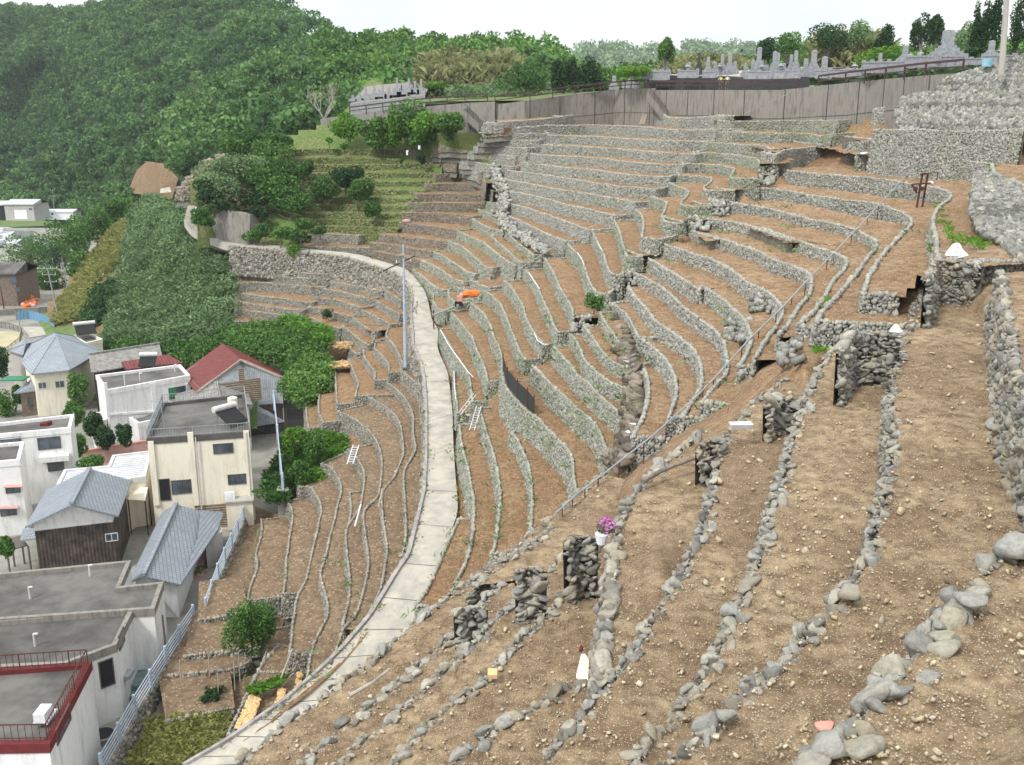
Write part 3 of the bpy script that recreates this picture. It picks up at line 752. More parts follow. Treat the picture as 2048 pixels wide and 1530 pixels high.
nt.links.new(cloud,bg.inputs['Color']);bg.inputs['Strength'].default_value=.105
SC.view_settings.view_transform='Standard';SC.view_settings.look='None';SC.view_settings.exposure=0.2;SC.view_settings.gamma=1

# ---------------------------------------------------------------- terraces measured from the bowl
BL={'g':('right of the road',.24,4.2),'h':('on the near flank',.26,4.2),'i':('beside the stone gully',.24,2.5),'r11':('in the upper right corner',.26,6),'m':('in the middle bank of the bowl',.23,3.4),
'u':('on the upper bank under the cemetery wall',.25,3.4),'u2b':('on the upper left bank',.25,3),'u3b':('below the shrubs',.25,3),'v':('above the road bend',.25,3.4),'vb':('above the road bend',.24,2),'w':('above the orange winch',.23,2.2),
'x':('just above the road on the left',.24,3),'x9':('on the reddish bank next to the grassy terraces',.25,3.2),'p':('below the far road',.24,3.4),'pb':('below the far road',.24,3),'q':('below the road, left of the pole',.24,3.2),
'qq':('left of the tall pole',.24,3.2),'s':('below the pole foot',.23,3.6),'t':('below the road in the lower field',.22,4.6),'tt':('in the lower field',.2,1.5),'k':('behind the potato bed',.22,4.5),'kk':('by the potato bed',.22,3)}
def rim3(n):
    b,w,p=RIM[n]
    if n=='n4': return [PY(u,v,float(np.interp(u,[1748,1850,1960,2060],[93,88,84,80]))) for u,v in p],-2.6
    zs=[tt(v)*YG(u,v) for u,v in p];zb=sum(zs)/len(zs);out=[]
    for u,v in p:
        t=tt(v);k=min(1,max(0,(-t-.03)/.05));y=YG(u,v)
        if k>0 and t<0: y=math.exp(k*math.log(zb/t)+(1-k)*math.log(y))
        out.append(PY(u,v,y))
    return out,zb
ORD=['lowest','second','third','fourth','fifth','sixth','seventh','eighth','ninth','tenth','eleventh','twelfth','thirteenth','fourteenth','fifteenth','sixteenth','seventeenth','eighteenth','nineteenth','twentieth']
for b,L in RB.items():
    wh,st,W=BL[b];i=0
    for n,w,s in L:
        if n in('k2','n1'): continue
        P,zb=rim3(n);Ym=sum(p.y for p in P)/len(P);h=w*Ym/F
        wm,sm='stone','soil'
        if b in('x9','u3b'): wm='stone_warm'
        if b in('p','pb','q','qq','s','x'): wm='stone_lower'
        if b in('h','i'): sm='soil_right'
        if b in('m','v','g','w','vb'): wm='stone_m'
        if b in('t','tt','k'): wm,sm='stone_lower','soil_lower'
        W2={'r10':9,'n5':26,'n4':12,'n3':9,'n1':8,'g10':5,'g9':1.6,'w0':3.,'m19':6,'u1':4,'y1':4,'m0':2.4,'g0':2.5,'m18':4}.get(n,W)
        fur=.10 if n in('x9','x10','x11','q2','q3','q4','q5','q6','t3','t2') else 0
        if n in('h',): pass
        sl_=.03
        terrace(n,P,min(h,1.9) if n[0]!='n' else {'n1':4.4,'n3':2.8,'n4':2.6,'n5':2.2}[n],W2,wm,sm,f'dry stone wall of the {ORD[min(i,19)]} terrace {wh}'+(', short' if n in('v1','c2','v3b','t5b') else ''),'terrace walls '+wh,stone=st*.54,furrow=fur,slope=sl_ if n[0]!='n' else 0.,hscale=1.9,clip=True,ends=('end' if b=='h' else True))
        i+=1
def rockface(poly,yf,n,size,lab):
    xs=[p[0] for p in poly];vs_=[p[1] for p in poly];P=[]
    while len(P)<n:
        u,v=rng.uniform(min(xs),max(xs)),rng.uniform(min(vs_),max(vs_));ins=False;j=len(poly)-1
        for i in range(len(poly)):
            if (poly[i][1]>v)!=(poly[j][1]>v) and u<(poly[j][0]-poly[i][0])*(v-poly[i][1])/(poly[j][1]-poly[i][1])+poly[i][0]: ins=not ins
            j=i
        if ins: P.append(tuple(PY(u,v,yf(u,v))))
    P=np.array(P);vv,ff,k=stones(P,size*rng.lognormal(0,.25,n),np.tile([[1.,0]],(n,1)),False,.6,(.9,.9,1.2),.25)
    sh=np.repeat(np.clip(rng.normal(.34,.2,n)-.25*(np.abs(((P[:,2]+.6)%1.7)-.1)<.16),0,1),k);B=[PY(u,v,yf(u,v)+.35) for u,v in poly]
    r=empty('rock_wall',lab,'stone wall');npmesh('stones',vv,ff,'stone',r,sh)
    us_=np.linspace(min(xs),max(xs),28);m=MB();top=poly[:len(poly)//2]
    def vr(u):
        c=[]
        for i in range(len(poly)):
            a,b=poly[i-1],poly[i]
            if (a[0]-u)*(b[0]-u)<=0 and a[0]!=b[0]: c.append(a[1]+(b[1]-a[1])*(u-a[0])/(b[0]-a[0]))
        return (min(c),max(c)) if c else None
    for a,b in zip(us_,us_[1:]):
        A,B_=vr(a+.01),vr(b-.01)
        if A and B_: m.poly([PY(a,A[1]+8,yf(a,A[1])+.3),PY(b,B_[1]+8,yf(b,B_[1])+.3),PY(b,B_[0],yf(b,B_[0])+.3),PY(a,A[0],yf(a,A[0])+.3)])
    m.build('core',['backing'],r)
rf=lambda u,v: float(np.interp(u,[1790,1880,1960,2070],[95,91,87,83]))+(215-v)*.045
rockface([(1790,222),(1798,212),(1803,198),(1830,190),(1870,184),(1880,172),(1895,157),(1925,147),(1970,136),(2013,124),(2070,104),(2070,262),(1969,264),(1924,264),(1850,262),(1800,262)],rf,16000,.21,'steep pile of rough stone walling climbing to the concrete pole at the top right')
rf2=lambda u,v: (-4.7-1.6*min(1,max(0,(v-352)/140)))/tt(v)
rockface([(1950,345),(1989,349),(2013,362),(2048,371),(2075,376),(2075,532),(2048,521),(2027,508),(1998,480),(1962,464),(1944,432),(1944,388)],rf2,7000,.19,'tall battered stone wall with green weeds at its foot, at the right edge above the plastic bag')
# ---- foreground terraces (levels continue those of the near flank)
fgp={}
for n,z,s,h,W,lab in FG:
    P=[PZ(u,v,z) for u,v in resample(uvl(s),12)];fgp[n]=P
    terrace(n,P,h,W,'stone_near','soil_near','near dry stone wall '+lab,'near terrace walls',stone={'D':.15,'Z2':.15,'H1':.12}.get(n,.105),ends=False,hscale=1.4,rimtone=.1,slope=.02,cull=.22 if n!='D' else 0,sizevar=.62,jn=1.5 if n!='D' else .4,taper1=3 if n=='H2' else 0)
# tall wall at the right edge: base line traced on the level of terrace A
zb=[PZ(u,v,-8.2) for u,v in [(1944,640),(1946,760),(1946,884),(1965,960),(1997,1055),(2012,1095)]]
zb.append(zb[-1]+(zb[-1]-zb[-2])*6)
def offs(P,d):
    o=[]
    for i,p in enumerate(P):
        t=(P[min(i+1,len(P)-1)]-P[max(i-1,0)]);t.z=0;t.normalize();o.append(p+Vector((-t.y,t.x,0))*d)
    return o
ZP=[p+Vector((0,0,2.0)) for p in offs(zb,.75)]
terrace('Z',ZP,2.1,7,'stone_near','soil_near','tall rough stone wall filling the right edge of the view','near terrace walls',stone=.15,ends=False,hscale=1.15,sizevar=.4,jn=.3)
# end walls closing the strips (left px, right px on the top edge, level above, level below)
ENDW=[('1856,560 1872,518 1925,520 1962,530',-6.4,-8.2,'stone wall end under the plastic shopping bag'),
('1682,700 1700,668 1750,665 1800,672',-7.4,-9.2,'stepped stone wall end below the folded white sheet'),
('1536,815 1548,795 1600,795',-8.9,-10.1,'dark stone wall end beside the white foam tray'),
('1400,893 1412,882 1450,878',-9.6,-10.9,'small pile of squared stones at the start of a terrace'),
('1136,1085 1146,1066 1196,1075',-11.3,-13.1,'stone wall end under the pink potted flowers'),
('1036,1145 1048,1132 1092,1142',-12.4,-14.0,'stone wall end topped by one long flat stone'),
('915,1225 926,1208 974,1216',-13.5,-15.0,'lowest stone wall end near the lower road')]
for s,z,z2,lab in ENDW:
    pts=uvl(s);P=[PZ(u,v,z) for u,v in pts]
    P[0].z=z
    terrace('e',P,z-z2,4.,'stone_near','soil_near',lab,'wall ends across the near slope',stone=.16,ends=False,hscale=1.25,smin=.1,sizevar=.4,jn=.3,clip=True)
# steep bank under the outer rim H1, stepping down to the road level
H=fgp['H1'];bank=MB();n=len(H)
for k in range(8):
    a=offs(H,-(.3+k*.95));b_=offs(H,-(.3+(k+1)*.95));z0=-18.3-k*1.9
    for i in range(n-1):
        if z0<-26:break
        p=[Vector((q.x,q.y,zz)) for q,zz in ((a[i],z0+1.9),(a[i],z0),(b_[i],z0-.05),(b_[i+1],z0-.05),(a[i+1],z0),(a[i+1],z0+1.9))]
        bank.poly([p[0],p[1],p[4],p[5]],0);bank.poly([p[1],p[2],p[3],p[4]],0)
struct(bank.build('near_hillside',['soil_near','stone_lower']))
# ---- grassy terraces on the left
for i,(u0,u1,va,vb,vc) in enumerate(GREEN):
    pts=resample([(u0,va+2),((u0*2+u1)/3,(va+vb)/2-1),((u0+u1)/2,vb),(u1,vc)],12)
    yy=YG
    P=[PY(u,v,yy(u,v)) for u,v in pts]
    zm=sum(p.z for p in P)/len(P)
    for p in P:
        k=.5;p.z=p.z*(1-k)+zm*k
    terrace('gr',P,1.25,5.,'stone_grass','soil_grass',f'overgrown grassy stone wall, {ORD[10-i]} step above the left road','overgrown terrace walls',stone=.2,rimtone=0,ends=False,hscale=2.4)
# ---- hillside sheet beneath the terraces
def lerp_table(rows,cols,T,u,v):
    i=max(0,min(len(rows)-2,sum(1 for r in rows[1:-1] if v>=r)));j=max(0,min(len(cols)-2,sum(1 for c in cols[1:-1] if u>=c)))
    a=(v-rows[i])/(rows[i+1]-rows[i]);b=(u-cols[j])/(cols[j+1]-cols[j]);a=max(-.3,min(1.3,a));b=max(-.3,min(1.3,b))
    g=lambda r,c: math.log(T[r][c])
    return math.exp((g(i,j)*(1-b)+g(i,j+1)*b)*(1-a)+(g(i+1,j)*(1-b)+g(i+1,j+1)*b)*a)
def h1v(u):   # screen height of the near shoulder edge
    xs=[450,1100,1160,1200,1260,1330,2100];ys=[1000,1000,1120,1330,1500,1560,1600]
    if u<1140: xs=[450,500,580,640,700,764,832,898,938,987,1026,1065,1114,1140];ys=[1560,1503,1437,1398,1353,1294,1238,1188,1158,1122,1097,1062,1022,1000]
    return float(np.interp(u,xs,ys))
def sheet(us,vs,fy,drop,keep,name,mats,miF=None):
    nu_,nv_=len(us),len(vs);V=np.zeros((nv_,nu_,3))
    for j,v in enumerate(vs):
        for i,u in enumerate(us):
            p=PY(u,v,fy(u,v));V[j,i]=(p.x,p.y,p.z-(drop(u,v) if callable(drop) else drop))
    I=np.arange(nu_*nv_).reshape(nv_,nu_);Fq=[];mi=[]
    for j in range(nv_-1):
        for i in range(nu_-1):
            u,v=(us[i]+us[i+1])/2,(vs[j]+vs[j+1])/2
            if keep(u,v): Fq.append((I[j,i],I[j+1,i],I[j+1,i+1],I[j,i+1]));mi.append(miF(u,v) if miF else 0)
    return npmesh(name,V.reshape(-1,3),np.array(Fq),mats,mi=mi)
def pathv(u): return float(np.interp(u,[1160,1420,1570,1740,1890,2050],[1030,880,795,665,515,440]))
def pipev(u): return float(np.interp(u,[1240,1307,1435,1566,1721,1836,2050],[925,870,750,613,470,400,380]))
def ridge_top(u): return float(np.interp(u,[300,380,430,480,560,640,700,950,1150,1500,1700,1880,1960,2100],[420,345,318,295,262,240,232,236,222,236,215,175,120,75]))
def keep(u,v): return v>ridge_top(u)+4 and (v<h1v(u)-4) and not(u<455 and v>430) and not (u<700 and v>720) and not(u<560) 
struct(sheet(list(range(540,2100,12)),list(range(170,1560,12)),YG,lambda u,v: (.8 if v<pathv(u) else 1.15) if (u>1240 and v>pipev(u)) else (1.6 if v<1120 else 4.5),lambda u,v:keep(u,v) and not(u<840 and v<470),'terrace_bank',['soil','soil_right','soil_near','soil_grass'],lambda u,v: 3 if (u<980 and v<345) else 2 if (u>1160 and v>pathv(u)) else (1 if u>1240 and v>340 else 0)))
yl=YG
lowg=struct(sheet(list(range(380,905,12)),list(range(230,480,10)),lambda u,v: yl(u,v),.75,lambda u,v:v>np.interp(u,[380,430,480,560,640,700],[350,322,300,265,243,238]) and v<np.interp(u,[380,400,500,640,700,800,900],[395,425,476,462,452,440,330]) and u<np.interp(v,[230,300,330,350,400,460],[915,810,895,870,838,800]),'grassy_bank',['soil_grass']))
# left flank below the road: grass covered slope
LR=[380,430,520,600,690,780,900];LC=[-60,20,130,250,350,470,560,680]
LT=[[420,300,250,205,168,150,146,144],[340,270,235,195,160,148,142,138],[300,245,212,172,144,136,132,130],[250,198,172,148,136,130,126,124],[190,155,146,128,122,119,116,112],[150,128,122,116,112,108,104,98],[140,120,114,108,102,98,92,86]]
LF=lambda u,v:lerp_table(LR,LC,LT,u,v)
crest=lambda u: float(np.interp(u,[-60,20,60,130,200,250,300,340,380,450,560,700],[700,690,640,560,480,430,400,395,425,470,600,640]))
struct(sheet(list(range(-60,700,14)),list(range(380,860,12)),LF,.5,lambda u,v:v>crest(u)+6 and not(u>460 and v<640) and not (u>540 and v<700) and not(u>520 and v>690),'left_slope',['lawn','cut'],lambda u,v:1 if (90<u<270 and 430<v<640) or (170<u<260 and 560<v<680) else 0))
# lower field base (garden plots by the fence)
GPL=[(470,1045),(560,1050),(700,1150),(640,1250),(470,1530),(250,1560),(380,1290)]
gf=MB();
def Fld(u,v,z): return PZ(u,v,z)
gf.poly([PZ(500,1010,-34.0),PZ(430,1180,-34.0),PZ(330,1400,-34.2),PZ(240,1560,-34.4),PZ(560,1560,-34.2),PZ(700,1250,-34.0),PZ(620,1050,-34.0)])
struct(gf.build('garden_ground',['soil_lower']))

# ---------------------------------------------------------------- road
RL=uvl('368,442 382,462 413,476 456,491 508,496 573,500 618,505 665,509 710,519 744,529 797,546 812,564 824,588 827,600 823,617 824,636 828,675 827,693 841,721 849,744 853,782 855,837 855,916 851,994 851,985 843,1024 830,1077 820,1122 808,1132 791,1160 744,1238 685,1307 626,1362 568,1411 515,1448 460,1487 375,1536 330,1560')
RR=uvl('392,428 386,446 396,459 428,473 459,482 496,486 541,491 575,495 626,500 714,509 773,527 806,537 837,554 849,572 861,587 865,599 861,621 863,646 879,658 873,681 876,703 888,730 896,750 899,770 905,822 907,896 911,955 915,1000 916,1028 898,1077 879,1126 859,1171 842,1205 822,1240 775,1300 735,1350 690,1400 640,1450 600,1490 560,1530 530,1570')
ZV=[430,445,460,480,490,500,510,525,545,560,590,650,680,760,900,1000,1100,1200,1300,1400,1570]
ZZ=[-16.2,-16.6,-17.2,-18.2,-18.8,-19.05,-19.3,-19.7,-20.2,-20.5,-21.0,-22.3,-22.9,-24.0,-24.7,-24.9,-25.2,-26.3,-27.7,-29.2,-30.8]
def zroad(v): return float(np.interp(v,ZV,ZZ))
def arc(P,n):
    L=[0]
    for a,b in zip(P,P[1:]): L.append(L[-1]+math.hypot(b[0]-a[0],b[1]-a[1]))
    return [(float(np.interp(s,L,[p[0] for p in P])),float(np.interp(s,L,[p[1] for p in P]))) for s in np.linspace(0,L[-1],n)]
def by_v(P,vs):  # for monotone part
    return P
# match both edges through shared stations
SL=[0,2,3,5,7,9,11,13,16,20,24,29,33];
stL=[(368,442),(413,476),(508,496),(665,509),(797,546),(824,588),(824,636),(827,693),(849,744),(855,837),(855,916),(851,994),(830,1077),(791,1160),(744,1238),(685,1307),(626,1362),(568,1411),(515,1448),(460,1487),(375,1536)]
stR=[(392,428),(428,473),(496,486),(714,509),(806,537),(849,572),(862,620),(874,685),(896,745),(905,822),(907,896),(915,1000),(898,1077),(859,1171),(822,1240),(775,1300),(735,1350),(690,1400),(640,1450),(600,1490),(560,1530)]
def between(P,a,b,n):
    i=min(range(len(P)),key=lambda k:math.hypot(P[k][0]-a[0],P[k][1]-a[1]));j=min(range(len(P)),key=lambda k:math.hypot(P[k][0]-b[0],P[k][1]-b[1]))
    q=[a]+P[i+1:j]+[b];return arc(q,n)
EL=[];ER=[]
for k in range(len(stL)-1):
    EL+=between(RL,stL[k],stL[k+1],9)[:-1];ER+=between(RR,stR[k],stR[k+1],9)[:-1]
EL.append(stL[-1]);ER.append(stR[-1])
RA=[];RBt=[]
for a,b in zip(EL,ER):
    z=zroad((a[1]+b[1])/2);RA.append(PZ(*a,z));RBt.append(PZ(*b,z))
# occluded side: keep the road at least 2.6 m wide towards the bottom
for i in range(len(RA)):
    w=(RBt[i]-RA[i]).length
    if EL[i][1]>1150 and w<2.5: RBt[i]=RA[i]+(RBt[i]-RA[i]).normalized()*2.5
    if w>4.2: RBt[i]=RA[i]+(RBt[i]-RA[i]).normalized()*4.2
def smooth(P,it=4):
    for _ in range(it):
        P=[P[0]]+[(P[i-1]+P[i]*2+P[i+1])/4 for i in range(1,len(P)-1)]+[P[-1]]
    return P
RA=smooth(RA,2);RBt=smooth(RBt,2)
mb=MB();n=len(RA)
for i in range(n-1):
    a,b,c,d=RA[i],RBt[i],RBt[i+1],RA[i+1];up=Vector((0,0,.12))
    mb.poly([a+up,b+up,c+up,d+up][::-1])
    dn=Vector((0,0,-.8));mb.poly([a+up,d+up,d+dn,a+dn]);mb.poly([b+up,c+up,c+dn,b+dn])
struct(mb.build('road',['asphalt'],smooth=False))
# expansion joints as thin dark sheets
mj=MB()
for i in range(3,n-1,7):
    a,b=RA[i]+Vector((0,0,.126)),RBt[i]+Vector((0,0,.126));t=(RA[i+1]-RA[i]).normalized()*.03
    mj.poly([a-t,b-t,b+t,a+t])
struct(mj.build('road_joint',['roofdeck']))
# kerb on the downhill side
mk=MB()
s0=[i for i in range(n) if EL[i][1]>585 and EL[i][0]>300][0]
for i in range(s0,n-1):
    a,b=RA[i],RA[i+1];o1=(RA[i]-RBt[i]).normalized()*.22;o2=(RA[i+1]-RBt[i+1]).normalized()*.22;z=Vector((0,0,.30));z0=Vector((0,0,-.3))
    mk.hexa([a+z0,b+z0,b+o2+z0,a+o1+z0,a+z,b+z,b+o2+z,a+o1+z])
struct(mk.build('road_kerb',['kerb']))
# retaining wall under the road's outer edge
def wallrun(idx,h,lab,mat='stone_lower'):
    P=[RA[i]+(RA[i]-RBt[i]).normalized()*.18 for i in idx]
    terrace('rw',P,h,.6,mat,'soil',lab,'retaining walls under the road',stone=.25,ends=False,hscale=1.)
i1=[i for i in range(n) if EL[i][0]>455][0];i2=s0
wallrun(range(i1,i2+1),3.6,'long dark stone retaining wall holding the far stretch of road')
i3=[i for i in range(s0,n) if EL[i][1]>1000][0]
wallrun(range(i2,i3),2.6,'purplish stone retaining wall beneath the kerb of the middle road')
wallrun(range(i3-1,n-6),3.0,'stone retaining wall beneath the kerb of the lower road')
# road carries on round the spur
mb=MB();q=[PZ(392,428,-16.2),PZ(368,441,-16.4),PZ(375,412,-15.2),PZ(388,408,-15.2)]
mb.poly(q);q2=[PZ(321,377,-16),PZ(340,374,-16),PZ(343,384,-16.6),PZ(320,386,-16.6)];mb.poly(q2)
struct(mb.build('far_road',['asphalt']))
# ---------------------------------------------------------------- cemetery on the crest
_wu=[640,700,780,870,960,1050,1130,1230,1300,1370,1450,1510,1560,1640,1700,1740]
_wv=[255,252,250,247,248,244,238,229,230,236,235,240,244,242,241,238]
_wy=[YG(a_,b_)+3.5 for a_,b_ in zip(_wu,_wv)]
_wy=[sum(_wy[max(0,i-1):i+2])/len(_wy[max(0,i-1):i+2]) for i in range(len(_wy))]
WY=lambda u: float(np.interp(u,_wu+[1850,1925,2060],_wy+[99.,93.,85.]))
def cwall(top,bot,lab,bands=True,mat='concrete',joint=5.5,thick=.6):
    P=[PY(u,v,WY(u)) for u,v in resample(top,10)]
    B=[min(PY(u,float(np.interp(u,[b[0] for b in bot],[b[1] for b in bot])),WY(u)).z for _ in (0,))-3.2 for u,v in resample(top,10)]
    root=empty('retaining_wall',lab,'concrete wall');m=MB();g=MB()
    Q=offs(P,thick);dist=0;nj=0
    for i in range(len(P)-1):
        a,b,c,d=P[i],P[i+1],Q[i+1],Q[i]
        A0,B0=Vector((a.x,a.y,B[i])),Vector((b.x,b.y,B[i+1]));C0,D0=Vector((c.x,c.y,B[i+1])),Vector((d.x,d.y,B[i]))
        m.poly([A0,B0,b,a]);m.poly([a,b,c,d]);m.poly([D0,C0,c,d])
        dist+=(b-a).length
        if dist>joint*nj:
            nj+=1;t=(b-a).normalized();nn=Vector((t.y,-t.x,0))
            g.box((a+A0)/2+nn*.02,(.10,.05,(a.z-A0.z)-.05),(t,nn,Vector((0,0,1))))
        if bands:
            t=(b-a).normalized();nn=Vector((t.y,-t.x,0));k=.48
            pa=a+(A0-a)*k;pb=b+(B0-b)*k;g.bar(pa+nn*.015,pb+nn*.015,.03,.05)
    m.build('wall_face',[mat],root);g.build('joints',['granite_dark'],root);return P
T1=cwall([(640,238),(700,229),(800,217),(860,212),(930,206),(990,203)],[(640,252),(700,250),(925,243),(1000,248)],'low grey concrete retaining wall under the small left graveyard')
T2=cwall([(994,209),(1060,200),(1150,188),(1250,178),(1311,176)],[(990,250),(1060,244),(1130,238),(1230,229),(1311,232)],'grey concrete retaining wall between the two concrete stairs')
T3=cwall([(1310,180),(1345,180),(1450,180),(1560,180),(1592,177),(1690,166),(1770,158),(1850,151),(1925,146)],[(1310,237),(1350,236),(1480,234),(1520,244),(1700,240),(1745,232),(1925,200)],'long stained concrete retaining wall below the main graveyard')
# road strip and tiers behind the wall tops
mb=MB()
for T in (T1,T2,T3):
    Q=offs(T,30)
    for i in range(len(T)-1):
        mb.poly([T[i]+Vector((0,0,-.05)),T[i+1]+Vector((0,0,-.05)),Q[i+1]+Vector((0,0,-.3)),Q[i]+Vector((0,0,-.3))])
a,b=T1[-1],T2[0];struct(mb.build('cemetery_ground',['soil_grass']))
def stair(top,bot,w,lab,n):
    root=empty('concrete_stair',lab,'stairs');m=MB()
    a=PY(*top,WY(top[0])-.9);b=PY(*bot,WY(bot[0])-1.0);a.z+=0
    d=b-a;h=Vector((d.x,d.y,0));L=h.length;t=h.normalized();nn=Vector((-t.y,t.x,0))
    for i in range(n):
        c=a+h*((i+.5)/n);z=a.z+d.z*(i+.5)/n;m.box((c.x,c.y,z-.6),(L/n*1.02,w,1.2),(t,nn,Vector((0,0,1))))
    m.build('steps',['concrete'],root);m=MB()
    m.bar(a-nn*w/2+Vector((0,0,.9)),b-nn*w/2+Vector((0,0,.9)),.06)
    for i in range(4):
        q=a+d*(i/3)-nn*w/2;m.bar(q,q+Vector((0,0,.9)),.05)
    m.build('handrail',['rail'],root)
stair((1303,182),(1344,236),1.3,'steep dark concrete stair down the middle of the cemetery wall',14)
stair((930,216),(964,247),1.3,'small concrete stair at the right end of the low left wall',10)
def railing(pts,lab,every=3.6,hh=1.1):
    P=[PY(u,v,WY(u)+.15) for u,v in pts];root=empty('guard_railing',lab,'railing');m=MB();p=MB();m2=MB()
    for a,b in zip(P,P[1:]):
        m.bar(a+Vector((0,0,hh)),b+Vector((0,0,hh)),.16,.2);m2.bar(a+Vector((0,0,hh*.5)),b+Vector((0,0,hh*.5)),.09,.13)
        n=max(1,int((b-a).length/every))
        for i in range(n): q=a+(b-a)*(i/n);posts(root,[(q-Vector((0,0,.2)),q+Vector((0,0,hh)))],.14,'rail')
    posts(root,[(P[-1],P[-1]+Vector((0,0,hh)))],.14,'rail')
    m.build('top_rail',['rail'],root);m2.build('lower_rail',['rail'],root)
railing([(700,229),(800,217),(860,212),(930,206),(975,204)],'brown railing along the small left graveyard wall')
railing([(990,209),(1060,200),(1150,188),(1250,178),(1296,176)],'brown railing rising between the two stairs')
railing([(1312,179),(1400,180),(1500,180),(1596,178)],'brown railing in front of the two standing people')
railing([(1636,172),(1690,166),(1770,158),(1850,151),(1925,146)],'heavy brown railing climbing to the right')
# second tier behind the lane
T4=[PY(u,v,WY(u)+5) for u,v in [(1288,152),(1330,150),(1400,152),(1480,154),(1560,155),(1620,153)]]
m=MB()
for a,b in zip(T4,T4[1:]):
    q=Vector((0,0,-3));n1=offs([a,b],26);m.poly([a+q,b+q,b,a]);m.poly([a,b,n1[1]+Vector((0,0,1.5)),n1[0]+Vector((0,0,1.5))],1)
r=empty('graveyard_terrace_wall','dark mossy wall behind the two people, carrying the main graves','stone wall');m.build('wall_face',['granite_dark','concrete_light'],r)
def grave(u,vt,vb,w,dark=False,dy=6,lab='grey granite family grave pillar on a stepped base',lantern=False):
    Y=WY(u)+dy;b=PY(u,vb,Y);H=(vb-vt)*Y/F;W=w*Y/F;mt='granite_dark' if dark else 'granite'
    if lantern:
        root=empty('stone_lantern','small mushroom-capped stone lantern among the graves','lantern','stone lanterns in the graveyard');root.location=b
        m=MB();m.tube([(0,0,-.3),(0,0,H*.5)],W*.16,6);m.build('post',[mt],root)
        m=MB();m.box((0,0,H*.58),(W*.5,W*.5,H*.2));m.build('light_box',[mt],root)
        m=MB();m.tube([(0,0,H*.68),(0,0,H*.85)],W*.6,6,r2=W*.12);m.sphere((0,0,H*.92),W*.13,4);m.build('cap',[mt],root);return
    root=empty('gravestone',lab,'gravestone','gravestones on the crest');root.location=b
    m=MB();m.box((0,0,H*.08),(W,W,H*.36));m.box((0,0,H*.31),(W*.74,W*.74,H*.12));m.box((0,0,H*.41),(W*.56,W*.56,H*.10));m.build('base',[mt],root)
    m=MB();x=W*.19;z0,z1=H*.46,H*.96
    m.hexa([(-x,-x,z0),(x,-x,z0),(x,x,z0),(-x,x,z0),(-x,-x,z1),(x,-x,z1),(x,x,z1),(-x,x,z1)])
    for q in range(4):
        a=[(-x,-x),(x,-x),(x,x),(-x,x)];m.poly([(*a[q],z1),(*a[(q+1)%4],z1),(0,0,H)])
    m.build('pillar',[mt],root)
c3=lambda x,y:(1200+x/2.415,y/2.415)
GR=[(315,290,360,44,0,'slim grey grave pillar at the left end of the main graveyard'),(475,262,352,30,1,'tall black polished grave pillar, left part of the main graveyard'),
(520,280,356,34,0,'grey grave pillar just right of the tall black one'),(588,268,350,34,0,'grey grave pillar above the yellow-shirted person'),(625,262,350,40,0,'grey grave pillar above the white-shirted person'),
(765,237,345,48,0,'tallest slender grave pillar in the middle of the main graveyard'),(735,295,372,36,0,None),(840,255,350,42,0,'thick grey grave pillar right of the tallest one'),(857,262,352,30,0,None),
(920,270,350,34,0,None),(942,252,350,38,0,'tall grey grave pillar in the dense central row'),(990,290,372,44,0,None),(1028,252,362,56,0,'wide-based grey grave pillar near the right of the central row'),(1080,280,372,58,0,'grey grave pillar above the start of the climbing railing'),
(700,310,368,36,0,None),(800,318,372,46,0,None),(650,300,352,34,0,None),(555,300,350,30,0,None),(430,305,360,36,0,None),(1350,262,325,36,0,'lone small grave pillar above the climbing railing'),
(1470,225,300,50,0,'grey grave pillar beside a pale wooden marker'),(1672,155,285,110,0,'largest grave monument, on a wide stepped plinth at the right'),(1885,203,285,56,0,'grey grave pillar left of the concrete utility pole'),
(148,352,425,52,0,'grey grave pillar near the dark shrubs right of the bamboo'),(67,370,428,44,0,None),(885,310,374,40,0,None),(610,318,356,44,0,None)]
for x,yt,yb,w,dk,lab in GR:
    u,vt=c3(x,yt);_,vb=c3(x,yb);grave(u,vt,vb,w/2.415,bool(dk),6 if 1280<u<1640 else 4,lab or 'grey granite grave pillar among the crowded graves of the main graveyard')
for x,yt,yb in [(575,310,352),(870,300,372),(780,312,350),(1228,305,360),(1320,295,340),(1545,245,300),(1930,235,280),(420,308,362),(265,335,372),(1497,258,300)]:
    u,vt=c3(x,yt);_,vb=c3(x,yb);grave(u,vt,vb,11,False,5,None,True)
def gwall(x0,x1,yt,yb,lab,dy=3.2,mat='granite'):
    (u0,vt),(u1,vb)=c3(x0,yt),c3(x1,yb);a=PY(u0,vb,WY(u0)+dy);b=PY(u1,vb,WY(u1)+dy);h=(vb-vt)*WY(u0)/F
    root=empty('grave_enclosure',lab,'low wall','low stone enclosures round the graves')
    m=MB();m.bar(a+Vector((0,0,h*.4)),b+Vector((0,0,h*.4)),.3,h*.9);m.bar(a+Vector((0,0,h*.9)),b+Vector((0,0,h*.9)),.42,h*.14);m.build('slab_wall',[mat],root)
    m=MB();n=max(2,int((b-a).length/2))
    posts(root,[(a+(b-a)*(i/n),a+(b-a)*(i/n)+Vector((0,0,h*1.15))) for i in range(n+1)],.34,mat)
